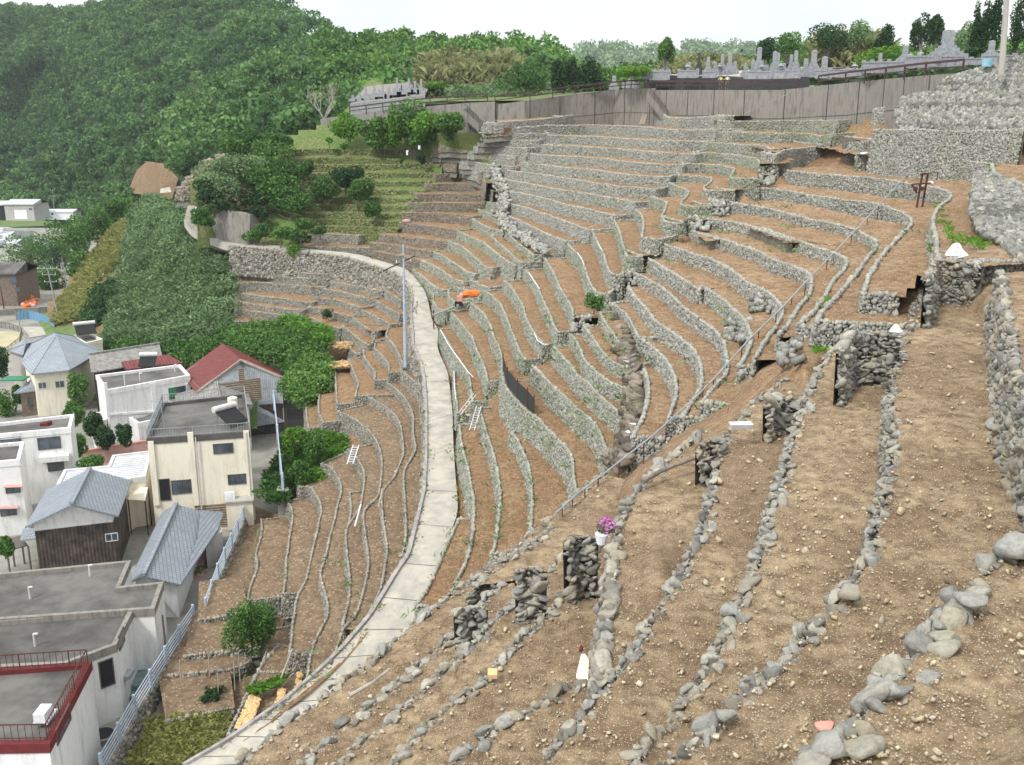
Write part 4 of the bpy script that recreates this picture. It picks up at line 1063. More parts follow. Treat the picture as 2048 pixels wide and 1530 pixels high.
for i,q in enumerate([(210,330,345,385),(380,470,340,375),(500,560,345,375),(700,830,345,380),(840,960,342,380),(1040,1105,340,375),(1110,1280,335,372),(1270,1480,300,350),(1480,1660,272,325),(1590,1760,272,320),(1720,1860,282,312),(1850,2000,268,312),(110,190,398,425)]):
    gwall(*q[:4],['low granite enclosure at the far left of the main graveyard','low granite enclosure beside the black pillar','short granite enclosure right of the black pillar','granite enclosure under the tallest pillar','granite enclosure of the dense central row','granite enclosure above the railing gap','long low granite wall right of the central graves','broad granite wall above the climbing railing','pale granite wall left of the largest monument','granite wall under the largest monument','plain concrete block wall by the round shrub','granite wall behind the utility pole','granite enclosure next to the dark conifers'][i],2.4)
# left graveyard
c2=lambda x,y:(600+x/2.926,y/2.926)
tp=MB();TQ=[PY(u,v,177) for u,v in [(700,208),(735,203),(775,200),(815,195),(850,190)]]
for a,b in zip(TQ,TQ[1:]):
    q=Vector((0,0,-2.5));n1=offs([a,b],20);tp.poly([a+q,b+q,b,a]);tp.poly([a,b,n1[1]+Vector((0,0,3)),n1[0]+Vector((0,0,3))],1)
r=empty('graveyard_terrace_wall','low stone wall carrying the small left graveyard','stone wall');tp.build('wall_face',['granite','concrete'],r)
for x,yt,yb in [(385,515,580),(435,505,575),(485,502,570),(520,510,572),(570,462,560),(592,490,560),(640,465,545),(675,480,545),(710,468,545),(310,556,590),(350,545,590),(600,505,575),(620,520,572),(550,520,575),(465,530,585),(655,500,560)]:
    u,vt=c2(x,yt);_,vb=c2(x,yb);Y=179
    b=PY(u,vb,Y);H=(vb-vt)*Y/F;W=10*Y/F
    root=empty('gravestone','small pale grave pillar in the left graveyard','gravestone','gravestones of the left graveyard');root.location=b
    m=MB();m.box((0,0,H*.1),(W*1.6,W,H*.4));m.box((0,0,H*.36),(W,W*.7,H*.14));m.build('base',['granite'],root);m=MB();m.box((0,0,H*.7),(W*.42,W*.42,H*.6));m.build('pillar',['granite'],root)

# ---------------------------------------------------------------- poles, pipes, winch
def line3(pts,dz=0,fy=YG,k=1.): return [PY(u,v,fy(u,v)*k)+Vector((0,0,dz)) for u,v in pts]
pl=uvl('1871,214 1885,210 1902,205 1923,200 1931,203 1934,209 1933,218 1930,227 1920,241 1895,266 1858,304 1836,325 1765,402 1721,450 1621,554 1566,613 1496,681 1435,750 1393,793 1307,870 1207,948 1153,989 1112,1026')
ys=[YG(u,v)*.985 for u,v in pl];ys[-4:]=[44,40.5,38.2,36.2]
P=[PY(u,v,y) for (u,v),y in zip(pl,ys)]
root=empty('monorail_track','long thin steel transport rail running diagonally down the terraces','rail')
m=MB();m.tube(P,.04,7);m.build('rail_pipe',['galv'],root)
for i in range(12,len(P)-1):
    for k in (.2,.7):
        q=P[i]+(P[i+1]-P[i])*k;m=MB();m.bar(q-Vector((0,0,1.0)),q,.04);m.build('support_post',['rust'],root)
pl=uvl('1590,178 1571,190 1519,212 1473,236 1320,373 1228,431 1150,470 1100,499 1006,558 955,587')
P=[PY(u,v,(YG(u,v) if v>245 else WY(u))*.985) for u,v in pl]
root=empty('monorail_track','thin steel rail from the cemetery wall down to the orange winch','rail')
m=MB();m.tube(P,.03,7);m.build('rail_pipe',['galv'],root)
# winch under the orange cover
c=PY(942,600,YG(942,600));root=empty('cargo_winch','orange-covered winch engine with a black carriage on the rail end','machine');root.location=c
m=MB()
ring=[]
for j in range(6):
    t=j/5;ring.append([(-.75+1.5*t+.1*math.sin(9*t),math.cos(k*.7854)*(.36+.07*math.sin(k*2+j)),.55+math.sin(k*.7854)*(.34+.05*math.cos(k*3+j*2))+.15*t) for k in range(8)])
for A,B in zip(ring,ring[1:]):
    for k in range(8): m.poly([A[k],A[(k+1)%8],B[(k+1)%8],B[k]])
m.poly(ring[0][::-1]);m.poly(ring[-1]);m.build('cover',['orange'],root)
m=MB();m.box((-1.1,-.05,.15),(.55,.5,.5));m.sphere((-.9,0,.45),.28,5);m.build('engine',['salmon'],root)
m=MB();m.box((-1.25,0,-.35),(.7,.5,.4));m.tube([(-1.5,-.28,-.5),(-1.5,.28,-.5)],.14,8);m.tube([(-.9,-.28,-.5),(-.9,.28,-.5)],.14,8);m.build('carriage',['black'],root)
P=[PY(u,v,YG(u,v)*.985) for u,v in [(917,610),(892,620),(867,630)]];root=empty('monorail_track','short grey rail end between the orange winch and the road','rail');m=MB();m.tube(P,.12,6);m.build('rail_pipe',['galv'],root)
m=MB();m.bar(P[-1]-Vector((0,0,2.2)),P[-1]+Vector((0,0,.5)),.12);m.build('end_post',['rust'],root)
def pole(base,top,r,lab,mat='galv',arms=(),name='utility_pole',r2=None,cat='utility pole'):
    base=Vector(base);top=Vector(top);root=empty(name,lab,cat);root.location=base;t=top-base
    m=MB();m.tube([(0,0,-.4),t*.5,t],r,12,r2=r2 or r*.6);m.build('pole_shaft',[mat],root,smooth=True)
    for hgt,L,ang,n in arms:
        m=MB();d=Vector((math.cos(ang),math.sin(ang),0));c=t*(hgt)
        m.bar(c-d*L/2,c+d*L/2,.09);m.build('cross_arm',['galv'],root)
        for i in range(n):
            q=c+d*L*(-.45+.9*i/max(1,n-1));m=MB();m.tube([q,q+Vector((0,0,.25))],.05,6);m.build('insulator',['whiteplastic'],root)
    return root
yb=24.3/.2545
b=PY(811,726,yb);t=PY(806.5,488,yb)
r=pole(b,t,.19,'tall pale steel utility pole rising beside the kerb of the road','fencesteel',arms=[(.85,1.6,.5,2)],r2=.075)
T=t-b
m=MB();m.bar(T*.83+Vector((-1.9,-.3,-.55)),T*.86+Vector((0,0,0)),.10);m.bar(T*.86,T*.88+Vector((1.1,.2,.25)),.08);m.build('stay_arm',['black'],r)
m=MB();m.box(T*.90+Vector((-.35,0,0)),(.75,.3,.16));m.build('switch_box',['netgreen'],r)
m=MB();m.bar(Vector((.2,0,4.6)),Vector((.9,-.2,5.3)),.1);m.box((.98,-.2,5.4),(.35,.3,.25));m.build('lamp_arm',['galv'],r)
yb=YG(1990,130)*.97
pole(PY(2004,140,yb),PY(2017,-60,yb),.24,'thick concrete utility pole at the top right corner','concrete_light',r2=.19)
# slim town poles
def gz(x,y): return -34.6-max(0,y-105)*.022
def G0(u,v):
    y=100.
    for _ in range(30): y=gz(0,y)/tt(v)
    return PY(u,v,y)
for bu,bv,tu,tv,r,arms,lab in [(122,657,95,537,.16,[(1.,3.2,.1,4),(.9,2.2,.1,2),(.78,2.0,.1,2)],'leaning pale utility pole with three cross arms near the red buoys'),(135,580,123,513,.11,[],'thin pale pole without arms in front of the yellow-green terraces'),
 (109,432,105,379,.13,[(.98,1.6,.2,2),(.75,1.6,.2,2)],'distant utility pole behind the long white shed'),(10,628,1,574,.12,[],'dark leaning post at the left edge beside the far house'),(42,670,36,625,.10,[],'short grey lamp post by the blue fence')]:
    b=G0(bu,bv);t=PY(tu,tv,b.y);pole(b,t,r,lab,'rust' if 'dark' in lab else 'galv',arms)
for bu,bv,tu,tv in [(268,28,263,-20),(316,62,313,38),(352,108,349,85)]:
    Y=float(np.interp(bv,[20,62,108],[600,520,450]));pole(PY(bu,bv,Y),PY(tu,tv,Y),.35,{268:'topmost thin pylon mast on the wooded mountain',316:'middle thin pylon mast on the wooded mountain',352:'lowest thin pylon mast on the wooded mountain'}[bu],'galv',[(.9,4,.3,0)],name='pylon',cat='pylon')
# ---------------------------------------------------------------- town
tg=MB()
us=[-200,-60,40,140,260,420,560]
T_=[(420,0,-41.5)]
def gpt(x,y): return Vector((x,y,gz(x,y)))
ys_=[35,60,80,95,110,130,160,200,260,330]
for y0,y1 in zip(ys_,ys_[1:]):
    xa=lambda y:-.62*y-12
    xb=lambda y:-.10*y
    tg.poly([gpt(xa(y0),y0),gpt(xb(y0),y0),gpt(xb(y1),y1),gpt(xa(y1),y1)])
struct(tg.build('town_ground',['town']))
ZG=-34.8
class House:
    def __init__(s,name,lab,cat='house'):
        s.root=empty(name,lab,cat)
    def walls(s,plan,z0,z1,mat,name='wall'):
        m=MB();m.prism(plan,z0,z1);return m.build(name,[mat],s.root)
    def flat(s,pxs,z,z0,wall,deck='roofdeck',par=.22,ph=.28,trim=None):
        P=[PZ(u,v,z) for u,v in pxs]
        ar=sum(P[i].x*P[(i+1)%len(P)].y-P[(i+1)%len(P)].x*P[i].y for i in range(len(P)))
        if ar<0: P=P[::-1]
        n=len(P);s.P=P;I=[]
        for i in range(n):
            a,b,c=P[i-1],P[i],P[(i+1)%n];d1=(b-a).normalized();d2=(c-b).normalized();n1=Vector((-d1.y,d1.x,0));n2=Vector((-d2.y,d2.x,0))
            k=(n1+n2);k=k/max(.4,k.length_squared)*2*.5;I.append(b+k*2*par/1.0*.5 if False else b+(n1+n2)/(1+max(-.5,n1.dot(n2)))*par)
        m=MB()
        for i in range(n):
            j=(i+1)%n;lo=Vector((0,0,-(z-z0)));m.poly([P[i]+lo,P[j]+lo,P[j]+Vector((0,0,-.35)),P[i]+Vector((0,0,-.35))])
        m.build('wall',[wall],s.root)
        m=MB();O=[]
        for i in range(n):
            a,b,c=P[i-1],P[i],P[(i+1)%n];d1=(b-a).normalized();d2=(c-b).normalized();n1=Vector((-d1.y,d1.x,0));n2=Vector((-d2.y,d2.x,0));O.append(b-(n1+n2)/(1+max(-.5,n1.dot(n2)))*.06)
        for i in range(n):
            j=(i+1)%n;d=Vector((0,0,-.5));m.poly([O[i]+d,O[j]+d,O[j],O[i]]);m.poly([O[i],O[j],I[j],I[i]]);m.poly([I[i],I[j],I[j]-Vector((0,0,ph)),I[i]-Vector((0,0,ph))]);m.poly([O[j]+d,O[i]+d,P[i]+d,P[j]+d])
        m.build('parapet',[trim or wall],s.root)
        m=MB();m.poly([q-Vector((0,0,ph)) for q in I]);m.build('roof',[deck],s.root)
        return P
    def plane(s,a,b):   # vertical plane through a,b
        a=Vector(a);b=Vector(b);t=(b-a);t.z=0;t.normalize();n=Vector((t.y,-t.x,0))
        if n.dot(-a)<0: n=-n
        s.pa,s.t,s.n=a,t,n
    def on(s,u,v):
        r=PY(u,v,1.);k=s.pa.dot(s.n)/r.dot(s.n) if abs(r.dot(s.n))>1e-6 else 1
        k=(s.pa.x*s.n.x+s.pa.y*s.n.y)/(r.x*s.n.x+r.y*s.n.y);return r*k
    def window(s,u0,v0,u1,v1,frame='frame',panes=2,glass='glass',name='window',d=.06):
        a=s.on(u0,v0);b=s.on(u1,v0);c=s.on(u0,v1);x0=(a-s.pa).dot(s.t);x1=(b-s.pa).dot(s.t)
        if x1<x0:x0,x1=x1,x0
        zt,zb=max(a.z,b.z),c.z
        if zb>zt:zt,zb=zb,zt
        Q=lambda x,z,o: Vector((s.pa.x,s.pa.y,0))+s.t*x+s.n*o+Vector((0,0,z))
        m=MB();w=.06;ax=(s.t,s.n,Vector((0,0,1)))
        cx,cz=(x0+x1)/2,(zt+zb)/2
        for q,dm in ((Q(cx,zt,d/2),(x1-x0+w,d,w)),(Q(cx,zb,d/2),(x1-x0+w,d,w)),(Q(x0,cz,d/2),(w,d,zt-zb)),(Q(x1,cz,d/2),(w,d,zt-zb))): m.box(q,dm,ax)
        for i in range(1,panes): m.box(Q(x0+(x1-x0)*i/panes,cz,d/2),(w,d*.9,zt-zb),ax)
        f=m.build(name,[frame],s.root);m=MB();m.box(Q(cx,cz,.012),(x1-x0-.02,.02,zt-zb-.02),ax);m.build('pane',[glass],f);return f
    def gable(s,rb,rf,er,el,zr,ze,tile,thick=.14,er_b=None,ext=0,name='roof'):
        """ridge back/front px at zr, right & left front eave px at ze"""
        RB_=PZ(*rb,zr);RF=PZ(*rf,zr);d=RB_-RF;E=PZ(*er,ze);L=PZ(*el,ze) if el else None
        if L is None: L=Vector((2*RF.x-E.x,2*RF.y-E.y,ze))
        if ext: RF=RF-d.normalized()*ext;E=E-d.normalized()*ext;L=L-d.normalized()*ext;d=RB_-RF
        m=MB();up=Vector((0,0,thick))
        for e in (E,L):
            m.hexa([RF,e,e+d,RB_,RF+up,e+up,e+d+up,RB_+up])
        o=m.build(name,[tile],s.root);rg=MB();rg.bar(RF+Vector((0,0,thick+.08)),RB_+Vector((0,0,thick+.08)),.32,.22);rg.build('ridge_cap',[tile if tile!='redroof' else 'redroof'],s.root)
        # gable walls and eave walls
        s.RF,s.E,s.L,s.d=RF,E,L,d;return o
    def gwalls(s,z0,mat,inset=.35,gmat=None,bottomfrac=None):
        dn=s.d.normalized();m=MB();RF,E,L=s.RF+dn*inset,s.E+dn*inset,s.L+dn*inset
        cx=(E+L)/2;E=E+(cx-E).normalized()*inset*1.1;L=L+(cx-L).normalized()*inset*1.1
        k=1-inset*1.1/max(.1,(s.E-cx).length);zt=s.RF.z+(s.E.z-s.RF.z)*k
        dd=s.d-dn*inset*2
        f=lambda p,z: Vector((p.x,p.y,z))
        for o in (Vector((0,0,0)),dd):
            m.poly([f(L,z0)+Vector((o.x,o.y,0)),f(E,z0)+Vector((o.x,o.y,0)),f(E,zt)+Vector((o.x,o.y,0)),f(RF,s.RF.z-.02)+Vector((o.x,o.y,0)),f(L,zt)+Vector((o.x,o.y,0))])
        for e in (E,L): m.poly([f(e,z0),f(e,z0)+Vector((dd.x,dd.y,0)),f(e,zt)+Vector((dd.x,dd.y,0)),f(e,zt)])
        m.build('wall',[mat],s.root);s.FE,s.FL=E,L
ta=lambda x,y:(x/3.413,600+y/3.413)
tb=lambda x,y:(x/2.887,1000+y/2.887)
# cream three-storey building
h=House('apartment_building','cream three-storey concrete building with a railed flat roof','building')
P=h.flat([(294,877),(499,863),(489,788),(325,806)],-26.2,ZG,'cream',trim='roofdeck_dark')
h.plane(PZ(294,877,-26.2),PZ(499,863,-26.2))
for x0,y0,x1,y1 in [(1455,985,1588,1050),(1170,1235,1305,1325),(1555,1195,1680,1260)]:
    a,b=ta(x0,y0),ta(x1,y1);h.window(a[0],a[1],b[0],b[1])
a,b=ta(1085,1225),ta(1155,1370);h.window(*a,*b,panes=1,glass='black',name='stair_opening')
m=MB();ax=(h.t,h.n,Vector((0,0,1)))
for x,y0,y1 in ((1315,900,1400),(1045,960,1400),(1690,890,1340)):
    a,b=h.on(*ta(x,y0)),h.on(*ta(x+10,y1));m.box(((a.x+b.x)/2+h.n.x*.08,(a.y+b.y)/2+h.n.y*.08,(a.z+b.z)/2),(.45,.16,abs(a.z-b.z)),ax)
m.build('pilasters',['cream'],h.root)
m=MB()
a,b=h.on(*ta(1680,900)),h.on(*ta(1700,1330));m.tube([a+h.n*.2,Vector((a.x,a.y,b.z))+h.n*.2],.05,6);a=h.on(*ta(1335,930));m.tube([a+h.n*.22,a+h.n*.22+Vector((0,0,-6.5))],.05,6);m.build('drainpipe',['alum'],h.root)
a,b=h.on(*ta(1545,1345)),h.on(*ta(1725,1345));mm=MB();c=(a+b)/2;mm.box(c+h.n*.55+Vector((0,0,-1.2)),((b-a).length,1.1,2.4),ax);mm.build('entrance_block',['cream'],h.root)
mm=MB();mm.box(c+h.n*.6+Vector((0,0,.05)),((b-a).length+.2,1.3,.14),ax);mm.build('entrance_roof',['concrete_light'],h.root)
mm=MB();q=h.on(*ta(1570,1320));mm.box(q+h.n*.5,(.8,.35,.6),ax);mm.tube([q+h.n*.69,q+h.n*.71],.2,10);mm.build('air_conditioner',['whiteplastic'],h.root)
a,b=h.on(*ta(1330,1395)),h.on(*ta(1545,1395));mm=MB();c=(a+b)/2;mm.box(c+h.n*.03+Vector((0,0,-1.0)),((b-a).length,.08,2.),ax);mm.build('garage_shutter',['boards'],h.root)
def roofrail(h,P,idx,hh,mat,name='railing',gap=.22,inset=.1):
    m=MB()
    for i,j in idx:
        a,b=P[i],P[j];m.bar(a+Vector((0,0,hh)),b+Vector((0,0,hh)),.05);m.bar(a+Vector((0,0,hh*.15)),b+Vector((0,0,hh*.15)),.035)
        n=int((b-a).length/gap)
        for k in range(n+1): q=a+(b-a)*(k/n);m.bar(q,q+Vector((0,0,hh)),.022 if k%8 else .05)
    m.build(name,[mat],h.root)
roofrail(h,h.P,[(i,(i+1)%4) for i in range(4)],.75,'galv')
def solar(root_c,ang,s,lab,tank=True):
    r=empty('solar_heater',lab,'solar heater');r.location=root_c;r.rotation_euler=(0,0,ang)
    m=MB();m.hexa([(-s,-s*.9,.15),(s,-s*.9,.15),(s,s*.7,.95),(-s,s*.7,.95),(-s,-s*.9,.23),(s,-s*.9,.23),(s,s*.7,1.03),(-s,s*.7,1.03)]);m.build('collector',['black'],r)
    m=MB()
    for x in(-s*.9,s*.9): m.bar((x,s*.7,-.1),(x,s*.7,.95),.05);m.bar((x,-s*.9,0),(x,-s*.9,.2),.05);m.bar((x,-s*.9,0),(x,s*.7,.95),.04)
    m.build('stand',['galv'],r)
    m=MB();m.tube([(-s*1.1,s*.85,1.2),(s*1.1,s*.85,1.2)],.27,12);m.build('tank',['alum'],r,smooth=True)
q=PZ(463,845,-26.3);solar(q,.9,1.0,'solar water heater with steel tank on the cream building roof')
q=PZ(465,803,-25.6);m=MB();m.tube([q+Vector((0,0,-.7)),q+Vector((0,0,.35))],.42,14);m.tube([q+Vector((0,0,.35)),q+Vector((0,0,.45))],.3,14,r2=.2);tag(m.build('water_tank',['cream'],smooth=False),'cream round water tank on the cream building roof','tank')
# roof antenna
q=PZ(330,858,-26.3);r=empty('tv_antenna','thin metal aerial on the left corner of the cream roof','antenna');m=MB();m.bar(q,q+Vector((-.2,0,2.6)),.05);m.bar(q+Vector((-.9,0,0)),q+Vector((-.1,0,1.2)),.03);m.bar(q+Vector((.9,.3,0)),q+Vector((-.1,0,1.2)),.03);m.build('mast',['galv'],r);m=MB();m.bar(q+Vector((-1,0,2.4)),q+Vector((.8,0,2.3)),.04);m.bar(q+Vector((-.9,-.3,2.4)),q+Vector((-.9,.3,2.4)),.03);m.bar(q+Vector((0,-.4,2.4)),q+Vector((0,.4,2.4)),.03);m.build('elements',['galv'],r)
# H3 white two-storey
h=House('white_house','white two-storey concrete house with a grey flat roof and green curtain')
P=h.flat([(192,750),(360,729),(379,750),(213,780)],-28.0,ZG-.2,'white')
h.plane(PZ(213,780,-28),PZ(379,750,-28))
a,b=ta(1150,605),ta(1268,680);h.window(*a,*b)
m=MB();a,b=h.on(*ta(1150,608)),h.on(*ta(1205,655));c=(a+b)/2;m.box(c+h.n*.05,((b-a).dot(h.t),.03,abs(a.z-b.z)),(h.t,h.n,Vector((0,0,1))));m.build('curtain',['green_mat'],h.root)
m=MB();ax=(h.t,h.n,Vector((0,0,1)))
for x in (1053,730,1290): a,b=h.on(*ta(x,620)),h.on(*ta(x,740));m.box((a+b)/2+h.n*.06,(.5 if x!=730 else .3,.12,3.6),ax)
a,b=h.on(*ta(740,780)),h.on(*ta(1060,760));m.bar(a+h.n*.1,b+h.n*.1,.2,.2);m.build('wall_ribs',['white'],h.root)
m=MB();a=h.on(*ta(845,540));m.tube([a+h.n*.15+Vector((0,0,.6)),a+h.n*.15+Vector((0,0,-4))],.05,6);m.build('drainpipe',['alum'],h.root)
h2=House('white_annex','single-storey white annex in front of the white two-storey house','annex')
h2.flat([(258,834),(352,811),(372,825),(276,846)],-31.2,ZG,'white',trim='white')
a=PZ(184,820,-31);h3=House('small_porch','small white porch roof left of the white two-storey house','porch');h3.flat([(180,829),(205,822),(213,838),(188,845)],-31.4,ZG,'white')
# H2 long tiled house with red patch
h=House('tiled_house','long dark wooden house under weathered brown barrel tiles and a red tin patch')
h.gable((319,690),(178,712),(182,747),None,-28.2,-29.3,'tile_brown')
# here the ridge runs left-right: front eave is the traced one
h.gwalls(ZG,'blackwood',.3)
RF,E,d=h.RF,h.E,h.d
m=MB();a=PZ(243,729,-28.85);b=PZ(336,714,-28.8);c=PZ(365,731,-29.15);dd=PZ(254,744,-29.2)
up=Vector((0,0,.32));m.hexa([dd,c,b,a,dd+up,c+up,b+up,a+up]);m.build('red_patch',['redroof'],h.root)
solar(PZ(296,733,-28.6),.1,.9,'white-topped solar panel on the red patch of the long tiled roof')
# H1 hip roof house
h=House('hip_roof_house','grey slate hipped-roof house with a lower skirt roof and stone-clad ground floor')
def hip(h,base,peak,tile,z,zp,thick=.12,name='roof'):
    B=[PZ(u,v,z) for u,v in base];K=[PZ(u,v,zp) for u,v in peak];m=MB();up=Vector((0,0,thick))
    n=len(B)
    for i in range(n):
        a,b=B[i],B[(i+1)%n];ka=min(K,key=lambda q:(q-a).length);kb=min(K,key=lambda q:(q-b).length)
        m.poly([a+up,b+up,kb+up]+([ka+up] if (ka-kb).length>.01 else []));m.poly([a,b,b+up,a+up])
    m.poly(B[::-1]);m.build(name,[tile],h.root)
    r=MB()
    for a in B:
        k=min(K,key=lambda q:(q-a).length);r.bar(a+up,k+up,.2,.1)
    r.build('hip_ridges',['tile_blue'],h.root);return B
B=hip(h,[(63,750),(139,742),(204,704),(160,676),(60,690),(42,727)],[(112,672),(108,667)],'tile_blue',-29.6,-27.2)
c=sum(B,Vector())/len(B);h.walls([(p*.9+c*.1)[:2] for p in B],ZG-.5,-29.6,'cream')
h.plane(B[0]*.9+c*.1,B[1]*.9+c*.1);h.window(76,766,92,778,frame='alum');h.window(110,763,128,776,frame='alum')
h.plane(B[1]*.9+c*.1,B[2]*.9+c*.1);h.window(148,755,160,768,frame='alum')
B=hip(h,[(29,789),(155,771),(146,757),(120,756),(64,760)],[(69,757),(115,757)],'tile_blue',-31.9,-30.9,name='skirt_roof')
q=[PZ(40,786,-31.9),PZ(146,770,-31.9)];h.walls([(q[0].x,q[0].y),(q[1].x,q[1].y),(q[1].x+.5,q[1].y+4.5),(q[0].x+.3,q[0].y+4.5)],ZG-1,-31.9,'brick','stone_clad_wall')
h.plane(q[0],q[1]);h.window(*ta(190,670),*ta(218,735));
h.plane(B[0]*0+PZ(139,742,-29.6),PZ(204,704,-29.6)+Vector((0,-.0,0)))
h.plane(PZ(63,760,-31),PZ(139,750,-31))
m=MB();a=PZ(30,757,-30.6);m.box(a,(2.6,1.8,.15));m.build('balcony_floor',['green_mat'],h.root)
h=House('small_tiled_extension','small grey tiled wing at the left of the hipped-roof house','house wing')
B=hip(h,[(15,702),(45,712),(72,685),(48,680)],[(50,690)],'tile_blue',-30.0,-29.0);c=sum(B,Vector())/len(B);h.walls([(p*.85+c*.15)[:2] for p in B],ZG-.5,-30,'concrete_light')
# H15
h=House('flat_roof_house','small pale house with flat dark roof behind the hipped-roof house')
h.flat([(146,671),(180,665),(204,678),(170,686)],-29.,ZG-1,'cream',deck='roofdeck_dark')
solar(PZ(172,668,-28.7),.5,1.2,'solar water heater with silver tank behind the hipped grey roof')
# H4 barn
h=House('red_roof_barn','old barn with faded red metal roof and patched grey sheet gable','barn')
RF=PZ(482,720,-26.9);RBk=PZ(445,689,-26.9);d=RBk-RF;E=PZ(574,759,-28.7);L=PZ(393,786,-28.9)
h.RF,h.E,h.L,h.d=RF,E,L,d;m=MB();up=Vector((0,0,.12))
for e in(E,L): m.hexa([RF,e,e+d,RBk,RF+up,e+up,e+d+up,RBk+up])
m.build('roof',['redroof'],h.root)
m=MB()
for e in(E,L): m.bar(RF-d.normalized()*.05,e-d.normalized()*.05,.1,.25)
m.build('barge_boards',['plank'],h.root)
h.gwalls(-33.5,'corr',.4)
h.plane(h.FL,h.FE);ax=(h.t,h.n,Vector((0,0,1)))
for i,(x0,y0,x1,y1) in enumerate([(1480,570,1650,680),(1640,545,1785,680),(1625,470,1670,560)]):
    a,b=h.on(*ta(x0,y0)),h.on(*ta(x1,y1));m=MB();m.box((a+b)/2+h.n*(.05+.01*i),(abs((b-a).dot(h.t)),.05,abs(a.z-b.z)),ax);m.build('board_patch',['boards'],h.root)
a=PZ(462,812,-31);h=House('mossy_shed','low dark shed with mossy roof under the barn gable','shed');h.flat([(470,815),(572,806),(560,792),(455,798)],-31.4,ZG,'blackwood',deck='lawn')
# H5 pale tiles
h=House('pale_tile_house','small house with whitish old roof tiles behind the cream building')
RF=PZ(437,800,-28.3);RBk=PZ(432,768,-28.3)
h.gable((432,768),(440,806),(505,812),(352,830),-28.4,-30.,'tile_brown');h.gwalls(ZG,'white',.3)
# H7
h=House('white_block','white stained two-storey block with a grey flat roof and brown windows','building')
h.flat([(-40,850),(147,828),(140,855),(-40,872)],-27.9,ZG,'white');h.plane(PZ(-40,872,-27.9),PZ(140,855,-27.9))
for x0,y0,x1,y1 in [(255,945,410,1025),(325,1115,435,1170),(0,945,140,975)]: h.window(*ta(x0,y0),*ta(x1,y1))
m=MB();a,b=h.on(*ta(270,1075)),h.on(*ta(475,1060));m.bar(a+h.n*.4,b+h.n*.4,.8,.5);m.build('balcony',['white'],h.root)
q=PZ(90,849,-28.1);m=MB();m.box(q,(.7,.5,.35));m.box(q+Vector((.3,.2,.1)),(.3,.5,.3));tag(m.build('roof_vent',['redtrim']),'small reddish vent box on the white block roof','vent')
# H8
h=House('white_house','tall white house cut by the left frame edge, with small red-canopied windows')
h.flat([(-40,890),(47,883),(38,919),(-40,926)],-28.1,ZG,'white',deck='roofdeck_dark');h.plane(PZ(-40,926,-28.1),PZ(38,919,-28.1))
for x0,y0,x1,y1 in [(38,1280,135,1320),(0,1425,110,1475)]:
    h.window(*ta(x0,y0),*ta(x1,y1));m=MB();a,b=h.on(*ta(x0-8,y0-14)),h.on(*ta(x1+20,y0-18));m.bar(a+h.n*.25,b+h.n*.25,.5,.06);m.build('canopy',['pink'],h.root)
# H9
h=House('metal_roof_annex','low building with pale panelled metal roof between cream block and tiled gable','annex')
h.flat([(112,972),(129,939),(217,931),(226,910),(302,901),(290,952),(262,956),(200,990)],-30.2,ZG,'cream',deck='metalroof',ph=.1,trim='alum')
m=MB();q=[PZ(262,975,-31.2),PZ(296,976,-31.2),PZ(290,1002,-31.6),PZ(256,1000,-31.6)];up=Vector((0,0,.06));m.hexa(q+[p+up for p in q]);r=empty('carport_roof','pale translucent carport sheet beside the gabled tiled house','carport');m.build('sheet',['cream'],r);m=MB()
posts(r,[(p,Vector((p.x,p.y,ZG))) for p in q],.08,'rust')
# H10 gable with black wood
h=House('black_wood_house','grey tiled gable house with black wooden cladding and white gable')
h.gable((180,941),(146,1009),(238,1032),(52,1054),-28.5,-30.1,'tile',ext=.3);h.gwalls(-30.6,'white',.45)
m=MB();E_,L_=h.FE,h.FL;t=(E_-L_);t.z=0;t.normalize();dn=h.d.normalized();w=(E_-L_).length
for A_,B_ in ((L_,E_),(E_,E_+(h.d-dn*.9)),(L_,L_+(h.d-dn*.9))):
    n_=Vector(((B_-A_).y,-(B_-A_).x,0)).normalized()*.04
    m.poly([Vector((A_.x,A_.y,ZG))+n_*0,Vector((B_.x,B_.y,ZG)),Vector((B_.x,B_.y,-30.55)),Vector((A_.x,A_.y,-30.55))])
o=m.build('lower_cladding',['blackwood'],h.root)
h.plane(L_,E_);h.window(*tb(608,197),*tb(678,240),frame='alum');h.window(*tb(418,52),*tb(444,64),panes=1,glass='black',name='gable_vent')
m=MB();a,b=PZ(82,1138,-34.3),PZ(243,1110,-34.3);m.bar(a+Vector((0,0,.9)),b+Vector((0,0,.9)),.06);m.bar(a,a+Vector((0,0,.9)),.05);m.bar(b,b+Vector((0,0,.9)),.05);m.build('white_rail',['galv'],h.root)
m=MB();q=[PZ(40,1083,-31.9),PZ(75,1078,-31.5),PZ(73,1058,-31.2),PZ(46,1060,-31.6)];up=Vector((0,0,.1));m.hexa(q+[p+up for p in q]);m.build('side_roof',['tile'],h.root)
# carport left
r=empty('dark_carport','dark thin-roofed carport at the left edge below the black wooden house','carport');m=MB();q=[PZ(14,1103,-32.3),PZ(56,1092,-32.3),PZ(42,1073,-32.3),PZ(22,1078,-32.3)];m.hexa(q+[p+Vector((0,0,.08)) for p in q]);m.build('roof',['frame'],r);m=MB()
posts(r,[(p,Vector((p.x,p.y,ZG))) for p in q],.1,'frame')
